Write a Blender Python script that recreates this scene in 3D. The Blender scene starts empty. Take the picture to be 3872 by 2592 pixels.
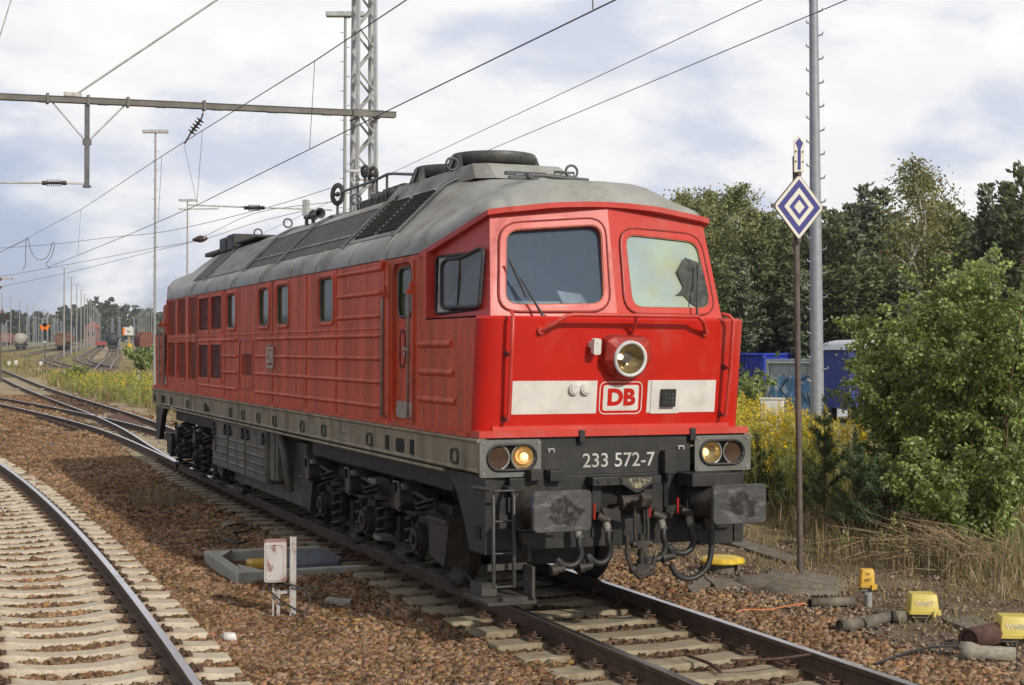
import bpy, bmesh, math, random
import numpy as np
from mathutils import Vector, Matrix
from mathutils.geometry import tessellate_polygon
SC = bpy.context.scene
COL = SC.collection
random.seed(7)
RNG = np.random.default_rng(7)
R = math.radians

# ------------------------------------------------------------------ camera
PW, PH = 3872.0, 2592.0
FL, YAW, PITCH, ROLL = 5628.0, 0.3873, 0.0057, 0.003
CAM = Vector((-6.286, -12.69, 2.499))
FW = Vector((math.sin(YAW)*math.cos(PITCH), math.cos(YAW)*math.cos(PITCH), math.sin(PITCH)))
_r = Vector((math.cos(YAW), -math.sin(YAW), 0)); _u = _r.cross(FW)
RT = _r*math.cos(ROLL)+_u*math.sin(ROLL); UP = -_r*math.sin(ROLL)+_u*math.cos(ROLL)
cd = bpy.data.cameras.new('camera'); cam = bpy.data.objects.new('camera', cd); COL.objects.link(cam)
cd.sensor_fit = 'HORIZONTAL'; cd.sensor_width = 36.0; cd.lens = 36.0*FL/PW
cd.clip_start = 0.1; cd.clip_end = 6000
M = Matrix((RT, UP, -FW)).transposed().to_4x4(); M.translation = CAM
cam.matrix_world = M
SC.camera = cam

# ------------------------------------------------------------------ world and sun
SUN_AZ, SUN_EL = R(165.6), R(30.0)
world = bpy.data.worlds.new('World'); SC.world = world; world.use_nodes = True
nt = world.node_tree; nt.nodes.clear()
def N(t, **k):
    n = nt.nodes.new(t)
    for a, b in k.items():
        setattr(n, a, b)
    return n
def L(a, b): nt.links.new(a, b)
def math_node(op, a, b=None, c=None, clamp=False):
    n = nt.nodes.new('ShaderNodeMath'); n.operation = op; n.use_clamp = clamp
    for i, v in enumerate((a, b, c)):
        if v is None: continue
        if isinstance(v, (int, float)): n.inputs[i].default_value = v
        else: nt.links.new(v, n.inputs[i])
    return n.outputs[0]
def mixc(f, a, b):
    n = nt.nodes.new('ShaderNodeMix'); n.data_type = 'RGBA'
    for s, v in ((n.inputs[0], f), (n.inputs[6], a), (n.inputs[7], b)):
        if isinstance(v, (int, float)): s.default_value = v
        elif isinstance(v, tuple): s.default_value = (v[0], v[1], v[2], 1)
        else: nt.links.new(v, s)
    return n.outputs[2]
sky = N('ShaderNodeTexSky', sky_type='NISHITA', sun_disc=False, sun_elevation=SUN_EL, sun_rotation=SUN_AZ, air_density=1.0, dust_density=1.5, ozone_density=2.5, altitude=50)
tc = N('ShaderNodeTexCoord'); sep = N('ShaderNodeSeparateXYZ'); L(tc.outputs['Generated'], sep.inputs[0])
up = math_node('MAXIMUM', sep.outputs[2], 0.0)
den = math_node('ADD', up, 0.42)
cmb = N('ShaderNodeCombineXYZ')
L(math_node('DIVIDE', sep.outputs[0], den), cmb.inputs[0]); L(math_node('DIVIDE', sep.outputs[1], den), cmb.inputs[1])
def cloud_noise(scale, loc, detail, rough, rot=0.25, stretch=0.85, dist=0.0):
    mp = N('ShaderNodeMapping'); mp.inputs['Location'].default_value = loc
    mp.inputs['Rotation'].default_value = (0, 0, rot); mp.inputs['Scale'].default_value = (scale*stretch, scale, 1)
    L(cmb.outputs[0], mp.inputs[0])
    n = N('ShaderNodeTexNoise'); n.inputs['Scale'].default_value = 1; n.inputs['Detail'].default_value = detail
    n.inputs['Roughness'].default_value = rough; n.inputs['Distortion'].default_value = dist
    L(mp.outputs[0], n.inputs[0]); return n.outputs[0]
def ramp(v, a, b):
    n = N('ShaderNodeMapRange'); n.interpolation_type = 'SMOOTHSTEP'
    n.inputs[1].default_value = a; n.inputs[2].default_value = b; L(v, n.inputs[0]); return n.outputs[0]
cover = ramp(math_node('ADD', cloud_noise(3.0, (3.1, 1.7, 0), 8, 0.52, dist=0.2), math_node('ADD', math_node('MULTIPLY', up, 1.0), math_node('MULTIPLY', math_node('SUBTRACT', sep.outputs[0], 0.30), 0.42))), 0.40, 0.58)
shade = ramp(cloud_noise(4.2, (8.3, 5.1, 0), 8, 0.55, dist=0.2), 0.47, 0.66)
wisps = ramp(cloud_noise(8.0, (1.3, 9.1, 0), 6, 0.6), 0.35, 0.75)
clear = mixc(0.75, sky.outputs[0], (5.7, 6.5, 8.7))
white = mixc(wisps, (10.6, 10.6, 10.8), (12.0, 11.9, 11.7))
grey = (6.9, 7.5, 9.2)
cl = mixc(math_node('MULTIPLY', shade, 0.85), white, grey)
col = mixc(cover, clear, cl)
over = ramp(sep.outputs[2], 0.27, 0.50)
col = mixc(over, col, mixc(shade, (6.7, 6.5, 6.4), (5.0, 5.0, 5.2)))      # darker grey cloud added above the view to lower the ambient light
bg = N('ShaderNodeBackground'); bg.inputs[1].default_value = 0.088; L(col, bg.inputs[0])
wo = N('ShaderNodeOutputWorld'); L(bg.outputs[0], wo.inputs[0])
sd = bpy.data.lights.new('sun', 'SUN'); sun = bpy.data.objects.new('sun', sd); COL.objects.link(sun)
sd.energy = 3.2; sd.angle = R(1.2); sd.color = (1.0, 0.93, 0.82)
SD = Vector((math.sin(SUN_AZ)*math.cos(SUN_EL), math.cos(SUN_AZ)*math.cos(SUN_EL), math.sin(SUN_EL)))
sun.rotation_euler = SD.to_track_quat('Z', 'Y').to_euler()
sun.location = (0, 0, 60)
SC.view_settings.view_transform = 'Standard'; SC.view_settings.look = 'None'
SC.view_settings.exposure = 0.0; SC.view_settings.gamma = 1.0
SC.render.engine = 'CYCLES'
SC.cycles.max_bounces = 6; SC.cycles.transparent_max_bounces = 12; SC.cycles.use_denoising = True

# ------------------------------------------------------------------ measuring
class Z:                                     # a window of the photograph: its own pixels -> photo pixels
    def __init__(s, x0, y0, x1, y1, w): s.o = (x0, y0); s.k = (x1-x0)/w
    def __call__(s, a, b): return s.o[0]+a*s.k, s.o[1]+b*s.k
z1 = Z(0,900,1000,1600,2240); z2 = Z(500,900,1500,1650,2091); z3 = Z(1000,500,2200,1300,2343); z4 = Z(1500,700,2900,1700,2195)
z5 = Z(1700,1500,3000,2350,2343); z6 = Z(550,1400,1850,2250,2343); z7 = Z(2600,1200,3872,2050,2343); z8 = Z(2600,1900,3872,2592,2343)
y1 = Z(0,1250,1000,1950,2240); y2 = Z(0,1650,1300,2592,2164); y3 = Z(1150,2000,2700,2592,2343); y4 = Z(2550,400,3872,1300,2303)
y5 = Z(0,0,1500,900,2343); y6 = Z(1200,0,2700,900,2343); y7 = Z(0,1050,600,1450,2343); full = Z(0,0,3872,2592,2342)
WINDOWS = dict(z1=z1, z2=z2, z3=z3, z4=z4, z5=z5, z6=z6, z7=z7, z8=z8, y1=y1, y2=y2, y3=y3, y4=y4, y5=y5, y6=y6, y7=y7)
def ray(p): return FW + RT*((p[0]-PW/2)/FL) - UP*((p[1]-PH/2)/FL)
def on(p, ax, v):
    d = ray(p); return CAM + d*((v-CAM[ax])/d[ax])
def at(p, D): return CAM + ray(p)*D
YD = (math.sin(R(7.3)), math.cos(R(7.3)))    # direction of the yard tracks
def gz(x, y):                                # the land lies level here and climbs gently into the yard
    t = x*YD[0]+y*YD[1]-60
    if t <= 0: return -0.22
    t = min(t, 1040)
    return -0.22 + 0.009*(t*t/80 if t < 40 else t-20)
def gr(p, dz=0.0):                           # photo pixel -> point on the land
    d = ray(p); D = 9.0; step = 1.0
    while D < 1400:
        q = CAM+d*(D+step)
        if q.z < gz(q.x, q.y)+dz:
            lo, hi = D, D+step
            for _ in range(40):
                m = (lo+hi)/2; q = CAM+d*m
                if q.z < gz(q.x, q.y)+dz: hi = m
                else: lo = m
            return CAM+d*hi
        D += step; step = max(1.0, D*0.02)
    return CAM+d*1400
def depth(q): return (Vector(q)-CAM).dot(FW)
def down(p, D, dz=0):                        # foot on the ground under a photo pixel at a given distance
    q = at(p, D); return Vector((q.x, q.y, gz(q.x, q.y)+dz))

# ------------------------------------------------------------------ materials
MATS = {}
def mat(name, base, rough=0.6, metal=0.0, spec=0.5, var=0.25, scale=6.0, stretch=(1,1,1), dirt=None, dirt_amt=0.0, dirt_scale=2.0, dirt_stretch=(1,1,1), dirt_lo=0.45, dirt_hi=0.7, bump=0.0, bump_scale=60.0, island=0.0, transl=0.0, emit=None, hue=None, perobj=0, stain=None, specks=None):
    if name in MATS: return MATS[name]
    global nt
    m = bpy.data.materials.new(name); m.use_nodes = True; old = nt; nt = m.node_tree
    p = nt.nodes['Principled BSDF']; out = nt.nodes['Material Output']
    tc = N('ShaderNodeTexCoord')
    def noise(sc, st, det=5, ro=0.6):
        mp = N('ShaderNodeMapping'); mp.inputs['Scale'].default_value = (st[0]*sc, st[1]*sc, st[2]*sc)
        L(tc.outputs['Object'], mp.inputs[0])
        n = N('ShaderNodeTexNoise'); n.inputs['Scale'].default_value = 1; n.inputs['Detail'].default_value = det; n.inputs['Roughness'].default_value = ro
        if perobj:
            oi = N('ShaderNodeObjectInfo'); va = N('ShaderNodeVectorMath'); va.operation = 'ADD'; cx = N('ShaderNodeCombineXYZ')
            for i in range(3): L(math_node('MULTIPLY', oi.outputs['Random'], 37.0+13*i), cx.inputs[i])
            L(mp.outputs[0], va.inputs[0]); L(cx.outputs[0], va.inputs[1]); L(va.outputs[0], n.inputs[0])
        else: L(mp.outputs[0], n.inputs[0])
        return n.outputs[0]
    b = tuple(base)
    lo = tuple(c*(1-var) for c in b); hi = tuple(min(1, c*(1+var)) for c in (hue or b))
    c = mixc(ramp(noise(scale, stretch), 0.3, 0.7), lo, hi)
    if island:
        g = N('ShaderNodeNewGeometry'); hsv = N('ShaderNodeHueSaturation')
        mr = N('ShaderNodeMapRange'); mr.inputs[3].default_value = 1-island; mr.inputs[4].default_value = 1+island
        L(g.outputs['Random Per Island'], mr.inputs[0]); L(mr.outputs[0], hsv.inputs['Value'])
        mr2 = N('ShaderNodeMapRange'); mr2.inputs[3].default_value = 0.5-0.035*island; mr2.inputs[4].default_value = 0.5+0.035*island
        fr = math_node('FRACT', math_node('MULTIPLY', g.outputs['Random Per Island'], 7.31)); L(fr, mr2.inputs[0]); L(mr2.outputs[0], hsv.inputs['Hue'])
        mr3 = N('ShaderNodeMapRange'); mr3.inputs[3].default_value = 1-0.5*island; mr3.inputs[4].default_value = 1+0.35*island
        L(math_node('FRACT', math_node('MULTIPLY', g.outputs['Random Per Island'], 17.77)), mr3.inputs[0]); L(mr3.outputs[0], hsv.inputs['Saturation'])
        L(c, hsv.inputs['Color']); c = hsv.outputs[0]
    rg = None
    if dirt:
        f = math_node('MULTIPLY', ramp(noise(dirt_scale, dirt_stretch, 7, 0.65), dirt_lo, dirt_hi), dirt_amt)
        c = mixc(f, c, tuple(dirt)); rg = math_node('ADD', math_node('MULTIPLY', f, 0.3), rough, clamp=True)
    if specks: c = mixc(math_node('MULTIPLY', ramp(noise(specks[1], (1,1,1), 3, .7), specks[2], specks[2]+.05), specks[3]), c, tuple(specks[0]))
    if stain:                                # rust washed off the rails onto a sleeper, either side of each seat
        sx = N('ShaderNodeSeparateXYZ'); L(tc.outputs['Object'], sx.inputs[0]); dd = math_node('ABSOLUTE', math_node('SUBTRACT', math_node('ABSOLUTE', sx.outputs[0]), .7525))
        f = math_node('MULTIPLY', math_node('SUBTRACT', 1.0, ramp(math_node('ADD', dd, math_node('MULTIPLY', noise(9, (1,1,1)), .22)), .12, .42)), stain[3]); c = mixc(f, c, tuple(stain[:3]))
    L(c, p.inputs['Base Color'])
    if rg is not None: L(rg, p.inputs['Roughness'])
    else: p.inputs['Roughness'].default_value = rough
    p.inputs['Metallic'].default_value = metal; p.inputs['Specular IOR Level'].default_value = spec
    if bump:
        bn = N('ShaderNodeBump'); bn.inputs['Strength'].default_value = bump; bn.inputs['Distance'].default_value = 0.02
        L(noise(bump_scale, (1,1,1), 4), bn.inputs['Height']); L(bn.outputs[0], p.inputs['Normal'])
    if emit:
        p.inputs['Emission Color'].default_value = (*emit[:3], 1); p.inputs['Emission Strength'].default_value = emit[3]
    if transl:
        tr = N('ShaderNodeBsdfTranslucent'); L(c, tr.inputs[0]); mx = N('ShaderNodeMixShader'); mx.inputs[0].default_value = transl
        L(p.outputs[0], mx.inputs[1]); L(tr.outputs[0], mx.inputs[2]); L(mx.outputs[0], out.inputs[0])
    nt = old; MATS[name] = m; return m
def glass(name, tint, base=(0.02,0.02,0.02), keep=0.5, rough=0.03):
    if name in MATS: return MATS[name]
    m = bpy.data.materials.new(name); m.use_nodes = True; t = m.node_tree; p = t.nodes['Principled BSDF']
    p.inputs['Base Color'].default_value = (*base, 1); p.inputs['Roughness'].default_value = rough
    tr = t.nodes.new('ShaderNodeBsdfTransparent'); tr.inputs[0].default_value = (*tint, 1)
    mx = t.nodes.new('ShaderNodeMixShader'); mx.inputs[0].default_value = keep
    t.links.new(tr.outputs[0], mx.inputs[1]); t.links.new(p.outputs[0], mx.inputs[2]); t.links.new(mx.outputs[0], t.nodes['Material Output'].inputs[0])
    MATS[name] = m; return m

# ------------------------------------------------------------------ mesh builder
def offset_of(o):
    v = Vector((0,0,0))
    while o is not None: v = v + o.location; o = o.parent
    return v
class MB:
    def __init__(s): s.v = []; s.f = []; s.sm = []; s.mi = []
    def add(s, vs, fs, smooth=False, mi=0):
        b = len(s.v); s.v += [tuple(v) for v in vs]
        for f in fs: s.f.append(tuple(b+i for i in f)); s.sm.append(smooth); s.mi.append(mi)
        return s
    def box(s, c, d, rot=None, mi=0, taper=1.0):
        h = [x/2 for x in d]; vs = []
        for z in (-1, 1):
            t = taper if z > 0 else 1.0
            for x, y in ((-1,-1),(1,-1),(1,1),(-1,1)):
                q = Vector((x*h[0]*t, y*h[1]*t, z*h[2]))
                if rot is not None: q = rot @ q
                vs.append(q+Vector(c))
        return s.add(vs, [(3,2,1,0),(4,5,6,7),(0,1,5,4),(1,2,6,5),(2,3,7,6),(3,0,4,7)], False, mi)
    def bx(s, x0, x1, y0, y1, z0, z1, mi=0): return s.box(((x0+x1)/2,(y0+y1)/2,(z0+z1)/2), (abs(x1-x0),abs(y1-y0),abs(z1-z0)), mi=mi)
    def cyl(s, p0, p1, r0, r1=None, n=14, cap=True, smooth=True, mi=0):
        r1 = r0 if r1 is None else r1; p0 = Vector(p0); p1 = Vector(p1); d = (p1-p0).normalized()
        a = d.orthogonal().normalized(); b = d.cross(a); vs = []
        for p, r in ((p0, r0), (p1, r1)):
            for i in range(n):
                t = 2*math.pi*i/n; vs.append(p + a*(r*math.cos(t)) + b*(r*math.sin(t)))
        s.add(vs, [(i, (i+1)%n, n+(i+1)%n, n+i) for i in range(n)], smooth, mi)
        if cap: s.add(vs[:n], [tuple(range(n))[::-1]], False, mi); s.add(vs[n:], [tuple(range(n))], False, mi)
        return s
    def tube(s, pts, r, n=8, closed=False, smooth=True, mi=0, cap=True):
        pts = [Vector(p) for p in pts]; m = len(pts); rs = r if isinstance(r, (list, tuple)) else [r]*m; vs = []; a = None
        for i, p in enumerate(pts):
            if closed: d = pts[(i+1)%m]-pts[i-1]
            else: d = pts[min(i+1, m-1)]-pts[max(i-1, 0)]
            d.normalize()
            if a is None: a = d.orthogonal().normalized()
            else:
                a = a - d*a.dot(d); a = a.normalized() if a.length > 1e-6 else d.orthogonal().normalized()
            b = d.cross(a)
            for k in range(n):
                t = 2*math.pi*k/n; vs.append(p + a*(rs[i]*math.cos(t)) + b*(rs[i]*math.sin(t)))
        fs = []
        for i in range(m if closed else m-1):
            j = (i+1) % m
            for k in range(n): fs.append((i*n+k, i*n+(k+1)%n, j*n+(k+1)%n, j*n+k))
        s.add(vs, fs, smooth, mi)
        if not closed and cap: s.add(vs[:n], [tuple(range(n))[::-1]], False, mi); s.add(vs[-n:], [tuple(range(n))], False, mi)
        return s
    def prism(s, poly, off, mi=0, smooth=False):
        n = len(poly); off = Vector(off); a = [Vector(p) for p in poly]; b = [p+off for p in a]
        s.add(a, [tuple(range(n))], False, mi); s.add(b, [tuple(range(n))[::-1]], False, mi)
        return s.add(a+b, [(i, n+i, n+(i+1)%n, (i+1)%n) for i in range(n)], smooth, mi)
    def loops(s, ls, closed=True, smooth=True, mi=0):      # skin between equal-length loops
        n = len(ls[0]); vs = [p for l in ls for p in l]; fs = []
        for i in range(len(ls)-1):
            for k in range(n if closed else n-1):
                fs.append((i*n+k, i*n+(k+1)%n, (i+1)*n+(k+1)%n, (i+1)*n+k))
        return s.add(vs, fs, smooth, mi)
    def holed(s, outer, holes, fn, mi=0):                  # a flat panel with openings, 2-D outline mapped through fn
        ls = [[Vector((a, b, 0)) for a, b in l] for l in [outer]+holes]
        flat = [p for l in ls for p in l]
        tr = tessellate_polygon(ls)
        return s.add([fn(p.x, p.y) for p in flat], [tuple(t) for t in tr], False, mi)
    def lathe(s, prof, c, axis=(0,0,1), n=20, smooth=True, mi=0):  # prof: (radius, height)
        c = Vector(c); d = Vector(axis).normalized(); a = d.orthogonal().normalized(); b = d.cross(a)
        ls = [[c + d*h + a*(r*math.cos(2*math.pi*k/n)) + b*(r*math.sin(2*math.pi*k/n)) for k in range(n)] for r, h in prof]
        return s.loops(ls, True, smooth, mi)
    def build(s, name, m, parent=None, bevel=0.0, fix=True, auto=None):
        me = bpy.data.meshes.new(name); off = offset_of(parent)
        me.from_pydata([(v[0]-off.x, v[1]-off.y, v[2]-off.z) for v in s.v], [], s.f)
        for q in (m if isinstance(m, (list, tuple)) else [m]): me.materials.append(q)
        me.polygons.foreach_set('use_smooth', s.sm); me.polygons.foreach_set('material_index', s.mi)
        if fix:
            bm = bmesh.new(); bm.from_mesh(me); bmesh.ops.recalc_face_normals(bm, faces=bm.faces); bm.to_mesh(me); bm.free()
        me.update()
        o = bpy.data.objects.new(name, me); COL.objects.link(o)
        if parent is not None: o.parent = parent
        if bevel:
            b = o.modifiers.new('bevel', 'BEVEL'); b.width = bevel; b.segments = 2; b.limit_method = 'ANGLE'; b.angle_limit = R(40)
        return o
def mesh_np(name, V, F, m, parent=None, smooth=False, mi=None):
    me = bpy.data.meshes.new(name); V = np.asarray(V, np.float32); F = np.asarray(F, np.int32); k = F.shape[1]
    me.vertices.add(len(V)); me.vertices.foreach_set('co', V.ravel())
    me.loops.add(F.size); me.loops.foreach_set('vertex_index', F.ravel())
    me.polygons.add(len(F)); me.polygons.foreach_set('loop_start', np.arange(0, F.size, k, dtype=np.int32))
    me.polygons.foreach_set('loop_total', np.full(len(F), k, np.int32))
    if smooth: me.polygons.foreach_set('use_smooth', np.ones(len(F), bool))
    for q in (m if isinstance(m, (list, tuple)) else [m]): me.materials.append(q)
    if mi is not None: me.polygons.foreach_set('material_index', np.asarray(mi, np.int32))
    me.update(calc_edges=True)
    o = bpy.data.objects.new(name, me); COL.objects.link(o)
    if parent is not None: o.parent = parent
    return o
def thing(name, label, cat, loc=(0,0,0), group=None, rz=0.0):
    o = bpy.data.objects.new(name, None); o.empty_display_size = 0.2; COL.objects.link(o)
    o.location = loc; o.rotation_euler = (0,0,rz); return tag(o, label, cat, group)
def tag(o, label=None, cat=None, group=None, kind=None):
    if label: o['label'] = label
    if cat: o['category'] = cat
    if group: o['group'] = group
    if kind or cat: o['kind'] = kind or 'thing'
    return o
KIDS = {}
def copy_tree(o, parent=None):
    c = o.copy(); COL.objects.link(c)
    if parent is not None: c.parent = parent
    for ch in o.children: copy_tree(ch, c)
    return c
def clone(o, loc, rz=0.0, sc=1.0, label=None):
    c = copy_tree(o); c.location = loc; c.rotation_euler = (0,0,rz)
    c.scale = (sc,sc,sc) if isinstance(sc, (int, float)) else sc
    if label: c['label'] = label
    return c
def rrect(cx, cy, w, h, r, k=4):
    pts = []
    for qx, qy, a0 in ((1,1,0),(-1,1,90),(-1,-1,180),(1,-1,270)):
        for i in range(k+1):
            a = R(a0+90*i/k); pts.append((cx+qx*(w/2-r)+r*math.cos(a), cy+qy*(h/2-r)+r*math.sin(a)))
    return pts
def rquad(c4, r, k=4):                       # rounded quadrilateral through four 2-D corners
    pts = []; n = len(c4)
    for i in range(n):
        p = Vector(c4[i]); a = Vector(c4[i-1])-p; b = Vector(c4[(i+1)%n])-p
        p0 = p+a.normalized()*min(r, a.length*.45); p1 = p+b.normalized()*min(r, b.length*.45)
        for j in range(k+1):
            t = j/k; pts.append(tuple(p0*(1-t)**2 + p*(2*t*(1-t)) + p1*t*t))
    return pts
def shrink(l, k):                            # inset a convex loop by k
    c = Vector((sum(p[0] for p in l)/len(l), sum(p[1] for p in l)/len(l))); out = []
    n = len(l)
    for i in range(n):
        t = (Vector(l[(i+1)%n])-Vector(l[i-1])).normalized(); nn = Vector((t.y, -t.x)); p = Vector(l[i])
        if (c-p).dot(nn) < 0: nn = -nn
        out.append(tuple(p+nn*k))
    return out
ORD = 'first second third fourth fifth sixth seventh eighth ninth tenth eleventh twelfth thirteenth fourteenth fifteenth sixteenth seventeenth eighteenth nineteenth twentieth'.split()
def ordinal(i): return ORD[i] if i < 20 else 'twenty-'+ORD[i-20] if i < 29 else 'thirtieth'
def text_mesh(txt, size, fn, name, m, parent, thick=0.004, bold=0.0, sx=1.0):   # lettering; fn maps (x, y, out) into the scene
    cu = bpy.data.curves.new('lettering', 'FONT'); cu.body = txt; cu.size = size; cu.align_x = 'CENTER'; cu.align_y = 'CENTER'; cu.offset = bold; cu.resolution_u = 4
    o = bpy.data.objects.new('lettering', cu); COL.objects.link(o); dg = bpy.context.evaluated_depsgraph_get(); dg.update()
    me = bpy.data.meshes.new_from_object(o.evaluated_get(dg)); vs = [fn(v.co.x*sx, v.co.y, thick) for v in me.vertices]; fs = [tuple(p.vertices) for p in me.polygons]
    bpy.data.objects.remove(o); bpy.data.curves.remove(cu); bpy.data.meshes.remove(me)
    return MB().add(vs, fs).build(name, m, parent, fix=False)

# ------------------------------------------------------------------ paints
red_side = mat('faded_red_paint', (0.60,0.074,0.023), 0.46, spec=.3, var=0.12, scale=3, stretch=(1,1,0.15), hue=(0.62,0.082,0.033), dirt=(0.34,0.105,0.06), dirt_amt=0.75, dirt_scale=3.4, dirt_stretch=(1,1,0.16), dirt_lo=.42, dirt_hi=.66, bump=0.10, bump_scale=5, specks=((.20,.05,.035), 9, .60, .5))
red_low = mat('dusty_red_paint', (0.46,0.050,0.028), 0.55, var=0.1, scale=4, stretch=(1,1,0.15), dirt=(0.25,0.11,0.075), dirt_amt=0.6, dirt_scale=3, dirt_stretch=(1,1,0.2))
red_nose = mat('bright_red_paint', (0.50,0.010,0.003), 0.36, var=0.08, scale=2, specks=((.22,.03,.02), 55, .66, .55), dirt=(0.44,0.085,0.05), dirt_amt=0.75, dirt_scale=1.6, dirt_stretch=(1,1,0.45), dirt_lo=0.5, dirt_hi=0.72)
red_cab = mat('pale_red_paint', (0.52,0.040,0.026), 0.40, var=0.07, scale=3, dirt=(0.5,0.14,0.11), dirt_amt=0.5, dirt_scale=2)
red_vent = mat('dark_red_paint', (0.17,0.022,0.016), 0.6, var=0.2, scale=5, dirt=(0.05,0.02,0.015), dirt_amt=0.8, dirt_scale=3)
red_lever = mat('red_lever_paint', (0.45,0.02,0.015), 0.5)
roof_grey = mat('grey_roof_paint', (0.315,0.32,0.295), 0.5, var=0.12, scale=2.5, dirt=(0.17,0.135,0.105), dirt_amt=0.7, dirt_scale=1.5, dirt_stretch=(1,0.6,1), bump=0.06, bump_scale=9)
roof_dark = mat('sooty_roof_panel', (0.048,0.042,0.037), 0.6, var=0.3, scale=4, dirt=(0.12,0.10,0.08), dirt_amt=0.5, dirt_scale=3)
roof_mid = mat('worn_grey_roof_panel', (0.15,0.145,0.14), 0.45, var=0.2, scale=5, stretch=(3,0.5,1), dirt=(0.06,0.05,0.045), dirt_amt=0.6, dirt_scale=4)
pipe_dark = mat('dark_grey_pipe', (0.07,0.075,0.08), 0.4)
solebar_m = mat('dirty_beige_frame_paint', (0.26,0.22,0.14), 0.6, var=0.2, scale=4, stretch=(1,1,0.4), dirt=(0.08,0.07,0.055), dirt_amt=0.7, dirt_scale=3.5, dirt_stretch=(1,1,0.25))
lampbox_m = mat('grey_lamp_box_paint', (0.15,0.155,0.14), 0.5, var=0.15, dirt=(0.07,0.065,0.055), dirt_amt=0.5)
black = mat('black_frame_paint', (0.015,0.015,0.015), 0.5, var=0.3, dirt=(0.055,0.045,0.035), dirt_amt=0.5, dirt_scale=5)
bogie_m = mat('grimy_running_gear', (0.026,0.022,0.018), 0.58, var=0.4, scale=8, dirt=(0.085,0.062,0.042), dirt_amt=0.65, dirt_scale=5)
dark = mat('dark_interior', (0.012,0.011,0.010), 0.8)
plate_m = mat('worn_buffer_steel', (0.060,0.060,0.060), 0.42, var=0.2, dirt=(0.17,0.165,0.16), dirt_amt=0.7, dirt_scale=9, dirt_stretch=(.6,1,1.6), dirt_lo=0.5, dirt_hi=0.68, specks=((.02,.02,.02), 30, .6, .6))
steel_m = mat('worn_steel', (0.30,0.29,0.28), 0.4, metal=0.6)
rubber = mat('black_rubber', (0.022,0.022,0.022), 0.5)
white_m = mat('dirty_white_paint', (0.66,0.65,0.60), 0.5, var=0.05, dirt=(0.45,0.43,0.37), dirt_amt=0.5, dirt_scale=5)
grey_text = mat('pale_stencil_paint', (0.45,0.44,0.41), 0.6)
beige_m = mat('faded_beige_plate', (0.36,0.33,0.27), 0.6, dirt=(0.2,0.16,0.12), dirt_amt=0.6, dirt_scale=8)
side_glass = glass('tree_reflection_green_glass', (0.5,0.55,0.5), (0.058,0.074,0.036), 0.95, 0.08)  # green base stands in for trees mirrored in the panes
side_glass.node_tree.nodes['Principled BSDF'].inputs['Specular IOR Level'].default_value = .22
clear_pane = glass('cab_window_glass', (0.74,0.84,0.95), (0.17,0.235,0.32), 0.44, 0.0)  # slate blue base stands in for sky mirrored on the left windscreen
grey_pane = glass('grey_sliding_glass', (0.7,0.72,0.72), (0.16,0.17,0.165), 0.72, 0.05)
gold_pane = mat('coated_windscreen_film', (0.40,0.44,0.29), 0.12, var=0.10, scale=2.2, hue=(0.34,0.45,0.38), dirt=(0.25,0.36,0.48), dirt_amt=0.55, dirt_scale=1.3)
cab_wall = mat('cab_interior_blue_grey', (0.16,0.22,0.30), 0.7)
cab_light = mat('cab_interior_pale', (0.34,0.40,0.46), 0.7)
paper = mat('paper_sheet', (0.75,0.74,0.68), 0.8)
lens_m = mat('headlamp_reflector', (0.50,0.40,0.22), 0.2, metal=0.5)
lens_dark = mat('tail_lamp_lens', (0.10,0.055,0.035), 0.15)
bulb_m = mat('lit_warm_bulb', (1,0.8,0.5), 0.4, emit=(1.0,0.70,0.34,1.1))
lamp_glass = glass('lamp_cover_glass', (0.92,0.9,0.85), (0.03,0.03,0.03), 0.16, 0.05)

LL = 19.3; HW = 1.41
loco = thing('diesel_locomotive', 'red six-axle diesel locomotive with grey roof and white stripe nose, running number 233 572-7', 'locomotive', (0, LL/2, 0))

# ---- side walls with all their openings
WIN = [(10.89,11.59),(8.56,9.26),(7.37,8.10),(5.07,5.78)]
MESHU = [(16.64,17.46),(15.51,16.36),(14.39,15.21)]; LOUV = [(13.18,14.12),(12.02,13.00)]
def yz(y0, y1, a, b, r=0.03, k=3): return rrect((y0+y1)/2, (a+b)/2, y1-y0, b-a, r, k)
holes = [yz(a, b, 2.85, 3.41, .10) for a, b in WIN] + [yz(a, b, 2.80, 3.46, .02) for a, b in MESHU+LOUV] + [yz(a, b, 1.97, 2.64, .06) for a, b in MESHU+LOUV]
holes += [yz(2.03, 2.70, 1.76, 3.43, .12), yz(17.66, 18.12, 1.76, 3.41, .10), yz(9.72, 10.45, 2.11, 2.44, .02)]
outer = [(.27,1.72),(.15,2.81),(1.57,2.81),(1.57,3.50),(LL-1.57,3.50),(LL-1.57,2.81),(LL-.15,2.81),(LL-.27,1.72)]
b = MB(); b.holed(outer, holes, lambda y, z: (-HW, y, z)); b.holed(outer, [], lambda y, z: (HW, y, z))
for h in holes: b.loops([[(-HW, p[0], p[1]) for p in h], [(-HW+.07, p[0], p[1]) for p in h]], smooth=False)
def rib(m, y0, y1, z, h=.055, x=-HW, d=.028):
    s = -1 if x < 0 else 1
    pr = [(0,-h/2),(d*.8,-h/4),(d,0),(d*.8,h/4),(0,h/2)]
    m.loops([[(x+s*p[0], y, z+p[1]) for p in pr] for y in (y0, y1)], closed=False, smooth=True)
    for y in (y0, y1): m.add([(x+s*p[0], y, z+p[1]) for p in pr], [(0,1,2,3,4)])
for z in (3.405,3.14,2.885): rib(b, 3.07, 4.86, z)
for z in (2.665,2.41,2.15,1.88): rib(b, 3.06, 9.46, z)
for z in (2.40,2.14): rib(b, 10.79, 11.95, z)
for z in (2.665,1.88): rib(b, 10.79, 14.13, z)
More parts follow.
